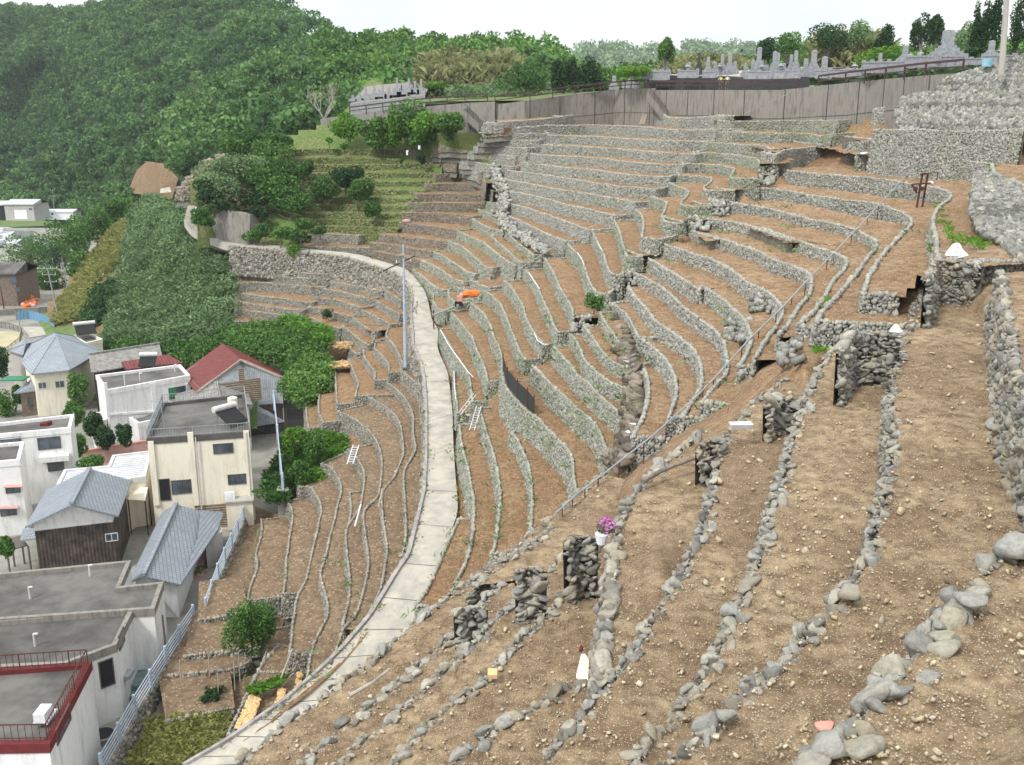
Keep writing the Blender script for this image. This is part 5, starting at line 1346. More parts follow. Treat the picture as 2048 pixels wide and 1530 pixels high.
# H11 long roof
h=House('long_tiled_house','long low house with a single ridge of blue-grey tiles beside the alley')
h.gable((353,1012),(289,1153),(364,1170),(258,1166),-30.9,-32.0,'tile',ext=.2);h.gwalls(ZG,'white',.4)
E_,L_=h.FE,h.FL
m=MB();q=[PZ(364,1168,-32.),PZ(436,1062,-32.),PZ(447,1027,-32.),PZ(402,1023,-31.3),PZ(395,1080,-31.6)];m.poly([p+Vector((0,0,.12)) for p in q]);m.poly(q[::-1]);m.build('eave_wing',['tile'],h.root)
m=MB();m.prism([(p.x,p.y) for p in (PZ(412,1100,-33),PZ(446,1085,-33),PZ(440,1045,-33),PZ(415,1050,-33))],ZG,-32.1);m.build('wing_wall',['concrete_light'],h.root)
# H12, H13, H14
h=House('flat_roof_building','large white building with stained grey flat roof in the lower left','building')
h.flat([(-40,1151),(12,1145),(260,1121),(238,1173),(325,1164),(307,1216),(-40,1240)],-29.8,ZG,'white',trim='concrete');h.plane(PZ(325,1164,-29.8),PZ(307,1216,-29.8))
m=MB();
for x,y in ((838,655),(945,690)):
    a=tb(x,y);p=PZ(a[0],a[1],-30.6);p=Vector((p.x,p.y-.15,-30.2));m.tube([p,Vector((p.x,p.y,ZG))],.06,6)
m.build('drainpipe',['frame'],h.root)
h=House('flat_roof_building','white building with dark stained flat roof and outside steel stair','building')
h.flat([(-40,1243),(265,1218),(231,1288),(128,1326),(-40,1334)],-29.9,ZG,'white',trim='concrete',deck='roofdeck_dark');h.plane(PZ(231,1288,-29.9),PZ(128,1326,-29.9))
h.window(*tb(567,940),*tb(650,1095),panes=1,glass='black',name='door');h.plane(PZ(265,1218,-29.9),PZ(231,1288,-29.9));h.window(*tb(680,790),*tb(715,890),panes=1)
m=MB();a,b=PZ(210,1352,-32.6),PZ(243,1345,-32.6);m.box((a+b)/2,(2.2,.9,.2));a2=PZ(213,1372,-33.0);st=PZ(186,1425,ZG)
for i in range(9):
    q=a+(st-a)*(i/8);m.box((q.x,q.y,-32.6+(ZG+32.6)*i/8),(.3,.8,.05))
m.bar(a+Vector((0,-.4,.1)),Vector((st.x,st.y-.4,ZG+.1)),.08,.2);m.bar(a+Vector((0,.4,.1)),Vector((st.x,st.y+.4,ZG+.1)),.08,.2);m.build('steel_stair',['galv'],h.root)
h=House('red_trim_building','white building with dark red roof edge and roof railing in the bottom left corner','building')
h.flat([(-60,1340),(181,1323),(97,1486),(-60,1489)],-28.9,ZG,'white',trim='redtrim',par=.3);P=h.P
h.plane(PZ(181,1323,-28.9),PZ(97,1486,-28.9));h.window(*tb(318,1330),*tb(415,1440));h.plane(PZ(-60,1489,-28.9),PZ(97,1486,-28.9))
In=[PZ(-60,1344,-28.9),PZ(176,1328,-28.9),PZ(95,1480,-28.9),PZ(-60,1483,-28.9)];roofrail(h,In,[(0,1),(1,2),(2,3)],.85,'rust',gap=.3)
q=PZ(88,1440,-28.9);m=MB();m.box(q+Vector((0,0,.35)),(.55,.9,.5));m.box(q+Vector((0,.2,.05)),(.7,1.2,.1));tag(m.build('rooftop_unit',['whiteplastic']),'white box unit on the red-edged roof','roof unit')
# pipes, air conditioners and aerials on the older roofs and walls
for (u,v,z,lab) in [(60,1195,-30.0,'grey roof vent pipe on the large stained flat roof'),(180,1150,-30.0,'second vent pipe near the back edge of the large flat roof'),(70,1290,-30.1,'bent pipe on the dark lower flat roof'),(280,760,-28.2,'thin vent pipe on the white house roof'),(350,742,-28.2,'short pipe at the far corner of the white house roof')]:
    q=PZ(u,v,z);m=MB();m.tube([q-Vector((0,0,.1)),q+Vector((0,0,.7))],.07,8);m.tube([q+Vector((0,0,.7)),q+Vector((.25,0,.72))],.07,8);tag(m.build('vent_pipe',['alum']),lab,'pipe')
for (u,v,z,lab) in [(300,1245,-33.6,'air conditioner box at the foot of the large white building'),(255,1355,-33.9,'air conditioner box under the outside stair')]:
    q=PZ(u,v,z);r=empty('air_conditioner',lab,'air conditioner');r.location=q;m=MB();m.box((0,0,.3),(.8,.35,.6));m.build('case',['whiteplastic'],r);m=MB();m.tube([(0,-.17,.3),(0,-.19,.3)],.21,12);m.build('fan_grille',['frame'],r)
# alley retaining wall with steel fence
FT=uvl('500,1018 487,1045 470,1085 453,1122 437,1160 425,1195 413,1230');FT2=uvl('388,1245 372,1270 350,1302 330,1335 305,1375 280,1415 255,1460 228,1510 205,1550')
for pts,lab,gap in ((FT,'upper section',1),(FT2,'lower section',1)):
    P=[PZ(u,v,-33.4) for u,v in resample(pts,8)]
    terrace('fw',P[::-1],1.3,.6,'stone_lower','soil_lower',f'rubble-topped retaining wall under the {lab} of the blue-grey alley fence','alley walls',stone=.2,ends=False)
    r=empty('steel_fence',f'pale blue steel bar fence, {lab} along the alley','fence');L=[0]
    for a,b in zip(P,P[1:]): L.append(L[-1]+(b-a).length)
    A=np.array([tuple(p) for p in P]);n=int(L[-1]/2.4)
    pp=[Vector([float(np.interp(s,L,A[:,k])) for k in range(3)]) for s in np.linspace(0,L[-1],n+1)]
    for q in pp: m=MB();m.box(q+Vector((0,0,.55)),(.16,.16,1.5));m.build('post',['fencesteel'],r)
    for a,b in zip(pp,pp[1:]):
        m=MB()
        for k in range(5): m.bar(a+Vector((0,0,.2+.24*k)),b+Vector((0,0,.2+.24*k)),.05,.07)
        m.build('rails',['fencesteel'],r)
# second fence behind the cream house
P=[PY(549,812,86),PY(556,880,82.5),PY(562,940,80),PY(566,978,78.5)]
r=empty('steel_fence','tall pale blue fence on a concrete wall between cream building and shrubs','fence');m=MB()
for a,b in zip(P,P[1:]):
    for k in range(6): m.bar(a+Vector((0,0,.0+.24*k)),b+Vector((0,0,.24*k)),.06,.12)
m.build('rails',['fencesteel'],r);m=MB()
posts(r,[(q-Vector((0,0,.4)),q+Vector((0,0,1.4))) for q in P],.18,'fencesteel')
r=empty('concrete_buttress','pale concrete wall end under the tall blue fence','wall');m=MB()
a,b=PY(566,980,78.5),PY(553,1018,79.);m.prism([(a.x-.5,a.y),(a.x+.5,a.y),(P[0].x+.3,P[0].y),(P[0].x-.3,P[0].y)],-35,a.z,0);m.build('wall_body',['concrete_light'],r)
# alley steps
r=empty('concrete_steps','worn concrete steps through the alley wall down to the garden','stairs');m=MB();a,b=PZ(402,1252,-33.3),PZ(398,1300,-34.3)
for i in range(6):
    q=a+(b-a)*(i/5);m.box((q.x,q.y,-33.5-.18*i),(1.6,.42,.5))
m.build('steps',['concrete_light'],r)
def clutter(u,v,z,kind,lab,s=1.):
    c=PZ(u,v,z);r=empty(kind,lab,kind.replace('_',' '));r.location=c;return r
r=clutter(208,1484,ZG,'round_well','round dark well rim in the yard by the fence');m=MB();m.tube([(0,0,-.2),(0,0,.55)],.75,18);m.build('rim',['concrete'],r);m=MB();m.tube([(0,0,.56),(0,0,.57)],.58,18);m.build('opening',['black'],r)
r=clutter(270,1385,ZG,'handcart','flat handcart with green tray in the alley');m=MB();m.box((0,0,.5),(1.5,2.6,.12));m.box((0,.2,.75),(1.2,1.8,.3));m.build('tray',['netgreen'],r);m=MB()
for x in(-.8,.8): m.tube([(x-.05,0,.28),(x+.05,0,.28)],.28,12)
m.build('wheel',['black'],r)
r=clutter(262,1400,ZG,'tarpaulin','pale grey-blue tarpaulin bundle in the yard');m=MB();m.sphere((-.8,-2.0,.3),.8,6,sc=(1.3,.7,.5));m.sphere((-1.5,-2.2,.25),.5,6,sc=(1.3,.9,.5));m.build('cloth',['fencesteel'],r)
r=clutter(398,1135,ZG,'board','faded pink board leaning in the alley');m=MB();m.hexa([(-.3,-.6,.1),(.5,-.5,.1),(.5,.7,.9),(-.3,.6,.9),(-.3,-.66,.16),(.5,-.56,.16),(.5,.64,.96),(-.3,.54,.96)]);m.build('panel',['pink'],r)
for u,v,lab in ((405,1148,'terracotta planter on the alley paving'),(395,1158,'small wooden planter near the pink board')):
    r=clutter(u,v,ZG,'planter',lab);m=MB();m.box((0,0,.2),(.9,.5,.4));m.build('box',['pink'],r);V,Q,S=leaves([(0,0,.5)],[(.4,.25,.2)],60,.08,.5);npmesh('plants',V,Q,'leaf',r,S)
# boundary wall and garden strip between houses
r=empty('garden_wall','brownish plastered boundary wall beneath the white house garden','wall');m=MB();a,b=PZ(163,907,-33.2),PZ(300,885,-33.2);m.bar(a+Vector((0,0,-.6)),b+Vector((0,0,-.6)),.2,1.6);m.build('wall_body',['pink'],r)
m=MB();m.bar(a+Vector((0,0,.25)),b+Vector((0,0,.25)),.3,.12);m.build('coping',['salmon'],r)
# ---- far left: house, sheds, harbour
def fbox(name,lab,cat,u0,v0,u1,v1,depth,wall,roof,rh=.12,windows=(),slope=0):
    a=G0(u0,v1);b=PY(u1,v1,a.y);H=(v1-v0)*a.y/F;r=empty(name,lab,cat);w=b.x-a.x
    m=MB();m.box(((a.x+b.x)/2,a.y+depth/2,a.z+H/2-.5),(w,depth,H+1));m.build('wall',[wall],r)
    m=MB();c=Vector(((a.x+b.x)/2,a.y+depth/2,a.z+H));x=w/2+.3;y=depth/2+.4;k=slope
    m.hexa([c+Vector((-x,-y,0)),c+Vector((x,-y,0)),c+Vector((x,y,0)),c+Vector((-x,y,0)),c+Vector((-x,-y,.2)),c+Vector((x,-y,.2)),c+Vector((x,0,k+.2)),c+Vector((-x,0,k+.2))]);m.hexa([c+Vector((-x,0,0)),c+Vector((x,0,0)),c+Vector((x,y,0)),c+Vector((-x,y,0)),c+Vector((-x,0,k+.2)),c+Vector((x,0,k+.2)),c+Vector((x,y,.2)),c+Vector((-x,y,.2))]);m.build('roof',[roof],r)
    for x0,y0,x1,y1,g in windows:
        p,q=PY(x0,y0,a.y-.05),PY(x1,y1,a.y-.05);m=MB();m.box((p+q)/2,(q.x-p.x,.06,p.z-q.z));m.build('window' if g=='glass' else 'door',[g],r)
    return r
fbox('far_house','two-storey house with grey roof at the left edge behind the buoys','house',-40,548,37,612,9,'brick','roofdeck',windows=[(18,553,34,568,'glass'),(29,575,40,583,'glass')],slope=1.4)
fbox('warehouse','weathered pale warehouse with white sliding door at the harbour','warehouse',12,410,70,440,12,'concrete_light','metalroof',windows=[(28,420,55,438,'whiteplastic'),(57,416,64,420,'glass'),(67,415,72,419,'glass')],slope=1.2)
fbox('open_shed','dark open-fronted shed joined to the warehouse at the left edge','shed',-30,411,11,436,10,'black','metalroof',slope=1)
fbox('harbour_shed','long low white shed beside the warehouse','shed',92,424,147,434,7,'white','whiteplastic',windows=[(102,426,107,430,'glass')],slope=.5)
m=MB();q=[G0(-30,462),G0(66,462),G0(66,492),G0(-30,498)];m.poly([p+Vector((0,0,.15)) for p in q]);struct(m.build('water',['water']))
m=MB();q=[G0(-30,441),G0(110,443),G0(90,452),G0(-30,457)];m.poly([p+Vector((0,0,.12)) for p in q]);struct(m.build('grass_verge',['lawn']))
m=MB();q=[G0(-20,664),G0(47,664),G0(30,705),G0(-20,722)];m.poly([p+Vector((0,0,.1)) for p in q]);struct(m.build('sandy_lot',['gravel_lot']))
m=MB();q=[G0(45,655),G0(88,655),G0(110,668),G0(60,676)];m.poly([p+Vector((0,0,.08)) for p in q]);struct(m.build('town_road',['asphalt']))
P=[G0(u,v) for u,v in resample(uvl('33,640 60,638 85,645 100,654 110,664'),6)];r=empty('net_fence','curved blue net fence round the bend of the town road','fence');m=MB()
for a,b in zip(P,P[1:]): m.poly([a,b,b+Vector((0,0,1.5)),a+Vector((0,0,1.5))])
m.build('net',['netblue'],r);m=MB()
posts(r,[(q,q+Vector((0,0,1.6))) for q in P],.08,'galv')
P=[G0(u,v) for u,v in resample(uvl('-20,655 20,658 45,668 40,688 10,712'),8)];r=empty('mesh_fence','low dark fence round the sandy lot at the left edge','fence');m=MB()
for a,b in zip(P,P[1:]):
    m.bar(a+Vector((0,0,1)),b+Vector((0,0,1)),.06);m.bar(a,a+Vector((0,0,1)),.06)
    for k in range(6): q=a+(b-a)*(k/6);m.bar(q,q+Vector((0,0,1)),.025)
m.build('bars',['frame'],r)
r=empty('stone_bank_wall','low dark stone wall behind the town road, below the buoys','stone wall');m=MB();P=[G0(u,v) for u,v in [(-10,632),(40,628),(80,626),(122,622)]]
for a,b in zip(P,P[1:]): m.bar(a+Vector((0,0,.5)),b+Vector((0,0,.5)),.5,1.1)
m.build('wall_body',['concrete'],r)
k=0
for u,v in [(47,607),(53,603),(60,602),(66,599),(73,597),(70,604),(62,607),(56,609),(50,611),(68,609),(64,596),(57,597)]:
    c=G0(u,v+6);c.z+=.35+(.35 if k in(10,11) else 0);m=MB();m.sphere((0,0,0),.42,7,sc=(1.1,1,1));o=m.build('fishing_buoy',['orange' if k%3 else 'pink'],smooth=True);o.location=c
    m2=MB();m2.tube([(0,0,.35),(0,0,.55)],.07,6);m2.build('eyelet',['orange'],o);tag(o,'orange-red fishing buoy in the pile by the far house','buoy','orange buoys piled on the grass');k+=1
for u,v,lab in ((8,470,'small white boat moored at the left harbour edge'),(20,486,'white boat with red stripe at the far left quay')):
    c=G0(u,v);r=empty('fishing_boat',lab,'boat');r.location=c;m=MB();m.hexa([(-2.4,-.6,0),(2,-.6,0),(2,.6,0),(-2.4,.6,0),(-3,-.9,.9),(3.4,-.2,1.1),(3.4,.2,1.1),(-3,.9,.9)]);m.build('hull',['whiteplastic'],r);m=MB();m.box((-.8,0,1.5),(1.6,1.1,1.1));m.build('cabin',['white'],r)
# ---------------------------------------------------------------- wooded hills
FU=[-80,0,130,250,330,380,500,620,700,850,1000,1150]
FB=[405,402,420,402,352,305,258,242,216,176,182,172];FBY=[430,420,400,310,270,245,222,206,200,205,200,195]
FT_=[20,14,22,-5,-30,-30,-15,38,76,88,92,150];FTY=[640,620,600,620,600,590,520,420,350,290,260,225]
ip=lambda u,L: float(np.interp(u,FU,L))
def fsurf(u,k):   # k 0 bottom .. 1 top
    v0,v1=ip(u,FB),ip(u,FT_);y0,y1=ip(u,FBY),ip(u,FTY)
    v=v0+(v1-v0)*k;y=math.exp(math.log(y0)*(1-k)+math.log(y1)*k)
    y*=1+.10*nz(u,v,0,.006)+.05*nz(u,v,9,.016)
    return PY(u,v,y)
us=np.arange(-80,1151,15);ks=np.linspace(-.06,1,34);V=np.zeros((len(ks),len(us),3))
for j,k in enumerate(ks):
    for i,u in enumerate(us): p=fsurf(u,k);V[j,i]=(p.x,p.y+3,p.z-6)
I=np.arange(len(ks)*len(us)).reshape(len(ks),len(us));Fq=np.stack([I[:-1,:-1],I[:-1,1:],I[1:,1:],I[1:,:-1]],-1).reshape(-1,4)
struct(npmesh('wooded_hill',V.reshape(-1,3),Fq,'understory'))
def crowns(pts,size,nl,leaf,shf,flat=.75):
    out=[]
    for p,s in zip(pts,size):
        sh=shf(p);k=4;C,r=blobset((p[0],p[1],p[2]),s,s,s*flat,k,.6)
        out.append(leaves(C,r,nl,leaf*s,sh))
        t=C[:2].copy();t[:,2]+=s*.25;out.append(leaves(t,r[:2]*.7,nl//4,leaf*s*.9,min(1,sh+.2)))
    return join(out)
pts=[];sz=[]
u=-70.
cells=[]
while u<1150:
    for k in np.arange(0,1.04,1):
        pass
    u+=1200
tries=0
occ={}
for _ in range(60000):
    u=rng.uniform(-75,1150);k=rng.uniform(-.02,1.0)
    v0,v1=ip(u,FB),ip(u,FT_);v=v0+(v1-v0)*k
    if v>v0+6:continue
    p=fsurf(u,k);px_r=3.2*F/p.y;g=px_r*.8;key=(int(u//g),int(v//(g*.62)),int(math.log(p.y)*6))
    if key in occ: continue
    occ[key]=1;s=rng.uniform(2.6,4.6) if u<700 else rng.uniform(2.,3.6)
    if 258<u<345 and 318<v<392: continue      # bare slip
    if 700<u<800 and 118<v<240 and abs((u-700)-(240-v)*.75)<34: continue   # cleared strip
    pts.append((p.x,p.y,p.z+rng.uniform(-1,1)));sz.append(s)
def shf(p):
    a=.5+.35*nz(p[0],p[1],p[2],.02)+.12*nz(p[0],p[1],0,.09)+rng.normal(0,.10)
    return a
print('forest crowns',len(pts))
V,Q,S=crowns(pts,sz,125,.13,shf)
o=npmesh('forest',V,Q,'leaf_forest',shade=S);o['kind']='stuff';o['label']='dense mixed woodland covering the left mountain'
# bare slip and cleared strip on the wood's edge
m=MB();P=[fsurf(u,(ip(u,FB)-v)/(ip(u,FB)-ip(u,FT_)))+Vector((0,-3,-.5)) for u,v in [(262,380),(300,385),(352,392),(365,350),(338,322),(300,318),(280,335)]]
m.poly(P);struct(m.build('earth_slip',['cut']))
m=MB();P=[fsurf(u,(ip(u,FB)-v)/(ip(u,FB)-ip(u,FT_)))+Vector((0,-3,.2)) for u,v in [(690,228),(720,190),(760,128),(790,116),(806,122),(780,160),(750,205),(735,226)]]
m.poly(P);struct(m.build('cleared_strip',['soil_grass']))
# hill behind the cemetery + far mountain
def ridge(name,us,tops,bots,Y,lab,cs,matn,nl,leaf,dens,kind='stuff'):
    V=np.zeros((6,len(us),3))
    for i,u in enumerate(us):
        for j in range(6):
            t=j/5;v=bots[i]+(tops[i]-bots[i])*t;p=PY(u,v,Y*(1+.22*t));V[j,i]=(p.x,p.y,p.z-cs*.6)
    n=len(us);I=np.arange(6*n).reshape(6,n);Fq=np.stack([I[:-1,:-1],I[:-1,1:],I[1:,1:],I[1:,:-1]],-1).reshape(-1,4)
    struct(npmesh(name+'_ground',V.reshape(-1,3),Fq,'understory'))
    pts=[];sz=[]
    for _ in range(dens):
        u=rng.uniform(us[0],us[-1]);t=rng.uniform(0,1)**.8;v=np.interp(u,us,bots)*(1-t)+np.interp(u,us,tops)*t
        p=PY(u,float(v),Y*(1+.22*t));pts.append(tuple(p));sz.append(cs*rng.uniform(.7,1.3))
    V,Q,S=crowns(pts,sz,nl,leaf,lambda p:.5+.3*nz(p[0],p[1],p[2],.03/cs*3)+rng.normal(0,.1))
    o=npmesh(name,V,Q,matn,shade=S);o['kind']=kind;o['label']=lab
ridge('far_forest',[1100,1140,1165,1200,1240,1270,1300,1360,1420,1480,1540,1620,1800,2080],[140,112,92,84,90,100,97,92,88,85,95,90,100,100],[190]*14,900,'distant bluish wooded mountain behind the graveyard',8,'leaf_pale',60,.14,1100)
ridge('crest_wood',[640,720,780,830,880,920,960,1000,1050,1090,1120,1160],[75,78,72,78,92,84,80,86,88,90,105,140],[215,200,190,190,190,185,180,180,178,175,172,172],225,'light green wood on the crest behind the left graveyard',3.2,'leaf',110,.11,420)
ridge('crest_scrub',[1180,1230,1290,1330,1400,1500,1560,1620,1700,1760,1830,1900,1960,2080],[168,150,150,135,140,130,112,104,112,108,115,100,95,90],[178,176,170,162,158,155,152,150,148,146,140,130,120,110],165,'scrubby wood rising behind the main graveyard',2.6,'leaf',110,.10,330)
# ---------------------------------------------------------------- individual trees
def T(u,v,h,rx,Y,name,lab,cat='tree',mat='leaf',n=900,leaf=.13,**k):
    return tree(name,lab,cat,PY(u,v,Y),h,rx,mat,n,leaf,**k)
def Tp(u,vb,vt,wpx,Y,*a,**k):
    if 540<u<920 and 225<vb<440: Y=YG(u,vb)*.985
    return T(u,vb,(vb-vt)*Y/F,wpx/2*Y/F,Y,*a,**k)
Y0=182
Tp(872,200,160,60,186,'round_tree','small bright green umbrella-shaped tree beside the left graveyard',mat='leaf_bright',n=1400,leaf=.16,low=.35)
Tp(742,214,188,44,182,'shrub','yellowish clipped shrub in front of the left graves','shrub',mat='leaf_pale',n=500,leaf=.16)
Tp(1049,190,128,92,172,'round_tree','big round dark olive tree right of the bamboo',mat='leaf',n=2600,leaf=.15,low=.05,sh=.35)
for i,(u,vb,vt,w,lab) in enumerate([(1112,184,128,30,'leftmost dark conifer left of the graves'),(1128,184,118,34,'second dark conifer in the row left of the graves'),(1150,182,112,34,'tallest dark conifer in the row left of the graves'),(1170,180,120,34,'fourth dark conifer in the row left of the graves'),(1190,178,124,36,'rightmost dark conifer in the row left of the graves')]):
    Tp(u,vb,vt,w,165,'conifer',lab,mat='leaf_dark',n=900,leaf=.15,k=7,low=.0,sub=.55,group='conifers by the railing')
C=[];
# bamboo groves (stuff)
def tuft(name,lab,region,Y,nblob,hgt,mat,w=.10,nb=90):
    parts=[]
    for _ in range(nblob):
        u=rng.uniform(region[0],region[2]);t=rng.uniform(0,1);v=region[3]-(region[3]-region[1])*t*.55
        p=PY(u,v,Y+t*14);H=hgt*rng.uniform(.7,1.15)
        P=np.array([[p.x+rng.normal(0,.9),p.y+rng.normal(0,.9),p.z-1.+rng.uniform(0,H*.75)] for _ in range(int(nb*2.2))])
        parts.append(blades(P,H*.22,w*.55,.6,.5+rng.normal(0,.15)))
    V,Q,S=join(parts);o=npmesh(name,V,Q,mat,shade=S);o['kind']='stuff';o['label']=lab;return o
tuft('bamboo_grove','pale straw-green bamboo thicket between the two graveyards',(850,120,1020,196),186,150,6.5,'leaf_dry',.10,110)
tuft('bamboo_grove','greener lower bamboo at the foot of the thicket',(905,165,1110,198),176,60,3.,'leaf_pale',.10,90)
tuft('bamboo_grove','pale bamboo behind the main graveyard',(1640,85,1760,140),150,60,5,'leaf_dry',.10,100)
tuft('bamboo_grove','yellow-green bamboo left of the main graves',(1330,115,1480,158),155,70,3.5,'leaf_dry',.09,80)
for u,vb,vt,w,lab,mt in [(1328,155,72,34,'slender light tree standing alone against the far mountain','leaf'),(1530,150,75,44,'dark tree at the left end of the wood behind the graves','leaf_dark'),(1572,150,62,66,'olive bushy tree behind the tall central graves','leaf'),
 (1650,146,42,90,'large round dark green tree, highest behind the central graves','leaf_dark'),(1710,142,38,60,'pale airy tree right of the large dark one','leaf_pale'),(1765,140,52,36,'small crooked tree left of the dark pair','leaf_dark'),(1838,135,34,48,'dark leafy tree, left of the pair by the monument','leaf_dark'),(1866,135,36,44,'dark leafy tree, right of the pair by the monument','leaf_dark'),
 (1262,170,130,70,'low light green scrub tree right of the conifers','leaf_bright'),(1930,125,48,50,'greyish airy tree behind the largest monument','leaf_pale')]:
    Tp(u,vb,vt,w,150,'broadleaf_tree',lab,mat=mt,n=1500,leaf=.13,low=.15,group='trees behind the main graveyard')
# clipped hedge
r=empty('hedge','clipped bright green hedge left of the largest monument','hedge');C=np.array([tuple(PY(u,v,128)) for u,v in [(1735,118),(1755,112),(1775,108),(1795,106),(1735,132),(1755,128),(1775,125),(1795,122)]]);V,Q,S=leaves(C,np.tile([1.5,1.2,1.0],(8,1)),2600,.11,.45);npmesh('foliage',V,Q,'leaf_bright',r,S)
Tp(1955,122,96,46,105,'shrub','round dark green shrub growing beside the concrete block wall','shrub',mat='leaf_dark',n=900,leaf=.09,low=.25)
for u,vb,vt,w,lab in [(1880+66,110,20,22,'leftmost of the leaning dark cypresses at the right'),(1966,106,14,24,'second leaning dark cypress at the right'),(1985,104,-8,26,'tall leaning dark cypress just left of the concrete pole'),(2032,104,-10,34,'dark cypress right of the concrete pole')]:
    Tp(u,vb,vt,w,120,'cypress',lab,mat='leaf_dark',n=1700,leaf=.10,k=16,low=-.1,sub=.42,group='leaning cypresses at the top right')
# shrubs on the left bank
for u,vb,vt,w,Y,lab in [(700,278,228,70,176,'leftmost rounded citrus bush under the left wall'),(748,292,226,66,175,'second citrus bush under the left wall'),(790,288,232,62,174,'low citrus bush in the middle of the row'),(820,272,205,84,176,'tallest citrus bush against the left wall'),(862,278,226,70,172,'citrus bush right of the tallest one'),(900,275,224,62,168,'rightmost citrus bush next to the small stair'),(760,300,258,44,170,'dark small bush hanging below the citrus row'),(848,292,250,60,168,'broad bush in front of the right citrus bushes')]:
    Tp(u,vb,vt,w,Y,'citrus_bush',lab,'bush',mat='leaf_bright' if rng.random()<.5 else 'leaf',n=1900,leaf=.17,low=.02,group='citrus bushes under the left cemetery wall')
for u,vb,vt,w,Y,lab in [(650,404,356,52,157,'round bush, leftmost of the three on the grassy terraces'),(698,382,330,68,159,'upper dark bush of the three on the grassy terraces'),(722,402,348,52,157,'right bush of the three on the grassy terraces'),(745,432,402,44,152,'small scrawny bush below the three round bushes'),(615,350,322,34,165,'small dark shrub on the upper grassy terraces'),(560,300,268,60,180,'low pale shrub on the left crest')]:
    Tp(u,vb,vt,w,Y,'round_bush',lab,'bush',mat='leaf' if u!=698 else 'leaf_dark',n=2000,leaf=.14,low=.02,sh=.4)
Tp(841,328,305,22,158,'small_conifer','small dark blue-green conifer at the foot of the pale stones','conifer',mat='leaf_dark',n=700,leaf=.11,low=0)
for u,v in ((658,288),(688,300)): Tp(u,v+4,v-14,18,168,'shrub','bright green seedling bush near the bare tree' if u<670 else 'bright green seedling bush beside the leaning pale trunk','shrub',mat='leaf_bright',n=200,leaf=.16)
# bare tree
def bare(u,v,vt,Y,lab,seed=3,lean=0):
    rnd=random.Random(seed);b=PY(u,v,Y);H=(v-vt)*Y/F;r=empty('bare_tree',lab,'tree');r.location=b;m=MB();m.tube([(0,0,-.5),(.1,0,H*.2),(-.1,0,H*.42)],.34,8,r2=.22);m.build('trunk',['bare'],r,smooth=True);m=MB()
    def br(p,d,L,rad,dep):
        q=p+d*L*.5+Vector((rnd.uniform(-.1,.1),rnd.uniform(-.1,.1),.05))*L;e=q+(d+Vector((rnd.uniform(-.25,.25),rnd.uniform(-.25,.25),.12))).normalized()*L*.5
        m.tube([p,q,e],rad,5,r2=rad*.5)
        if dep>0:
            for _ in range(3): br(q if rnd.random()<.35 else e,(d+Vector((rnd.uniform(-.9,.9),rnd.uniform(-.7,.7),rnd.uniform(-.1,.5)))).normalized(),L*.66,rad*.5,dep-1)
    for a in range(5): br(Vector((-.1,0,H*.4)),Vector((math.cos(a*1.3)*.75,math.sin(a*1.3)*.5,.8)).normalized(),H*.26,.13,3)
    m.build('branches',['bare'],r);return r
bare(652,292,168,172,'bare pale tree with spreading leafless branches on the left crest')
m=MB();a,b=PY(676,292,168),PY(688,322,165);m.tube([b,b+(a-b)*.5+Vector((-.2,0,.2)),a],.14,6,r2=.05);tag(m.build('dead_trunk',['bare'],smooth=True),'short pale leaning dead trunk among the grassy terraces','dead tree')
# ---- overgrown spur with landslip, left of the grassy terraces
def clump(name,lab,cat,blobs,mat,n,leaf,sh=.45,stuff=False,group=None):
    C=np.array([tuple(PY(u,v,YG(u,v)*.97-r*.6)) for u,v,Y,r in blobs]);R=np.array([(r,r*.9,r*.72) for u,v,Y,r in blobs])
    o0=C.mean(0);parts=[]
    for i in range(len(C)): 
        s2=sh+rng.uniform(-.15,.18);c,rr=blobset(C[i]-o0,R[i,0],R[i,1],R[i,2],7,.5);parts.append(leaves(c,rr,n//len(C),leaf,s2))
    V,Q,S=join(parts)
    if stuff: o=npmesh(name,V,Q,mat,shade=S);o.location=o0;o['kind']='stuff';o['label']=lab;return o
    r=empty(name,lab,cat,group);r.location=o0;npmesh('foliage',V,Q,mat,r,S);m=MB();z=min(C[:,2]-o0[2])
    for i in range(len(C)): m.tube([(C[i][0]-o0[0],C[i][1]-o0[1],C[i][2]-o0[2]-R[i,2]*1.6),tuple(C[i]-o0)],.12,5,r2=.05)
    m.build('stems',['bark'],r);return r
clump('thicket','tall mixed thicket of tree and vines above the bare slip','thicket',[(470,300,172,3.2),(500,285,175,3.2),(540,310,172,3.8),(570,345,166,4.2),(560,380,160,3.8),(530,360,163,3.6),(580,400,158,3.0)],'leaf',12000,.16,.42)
clump('thicket','paler feathery bamboo thicket over the concrete slab wall','thicket',[(450,340,165,3.6),(480,340,163,3.6),(440,375,160,3.4),(500,335,166,3.0),(425,365,162,2.6)],'leaf_pale',11000,.13,.4)
clump('bush','dark green bush left of the bare slip','bush',[(412,375,158,1.9),(425,395,156,2.2),(440,412,154,1.8)],'leaf_dark',3000,.14,.5)
clump('bush','dark bush at the inner bend of the far road','bush',[(400,425,152,1.5),(410,445,149,1.2),(395,440,150,1.2)],'leaf',2200,.13,.35)
clump('bush','bush tumbling over the right edge of the concrete slab wall','bush',[(510,400,153,1.8),(515,425,151,1.6),(505,380,155,1.5)],'leaf_dark',3000,.13,.5)
clump('bush','row of low bushes right of the concrete slab wall','bush',[(510,470,144,1.4),(530,465,144,1.6),(560,470,143,1.5),(585,465,143,1.4),(610,450,145,1.6),(600,470,142,1.2),(640,462,143,1.0)],'leaf',5000,.13,.4)
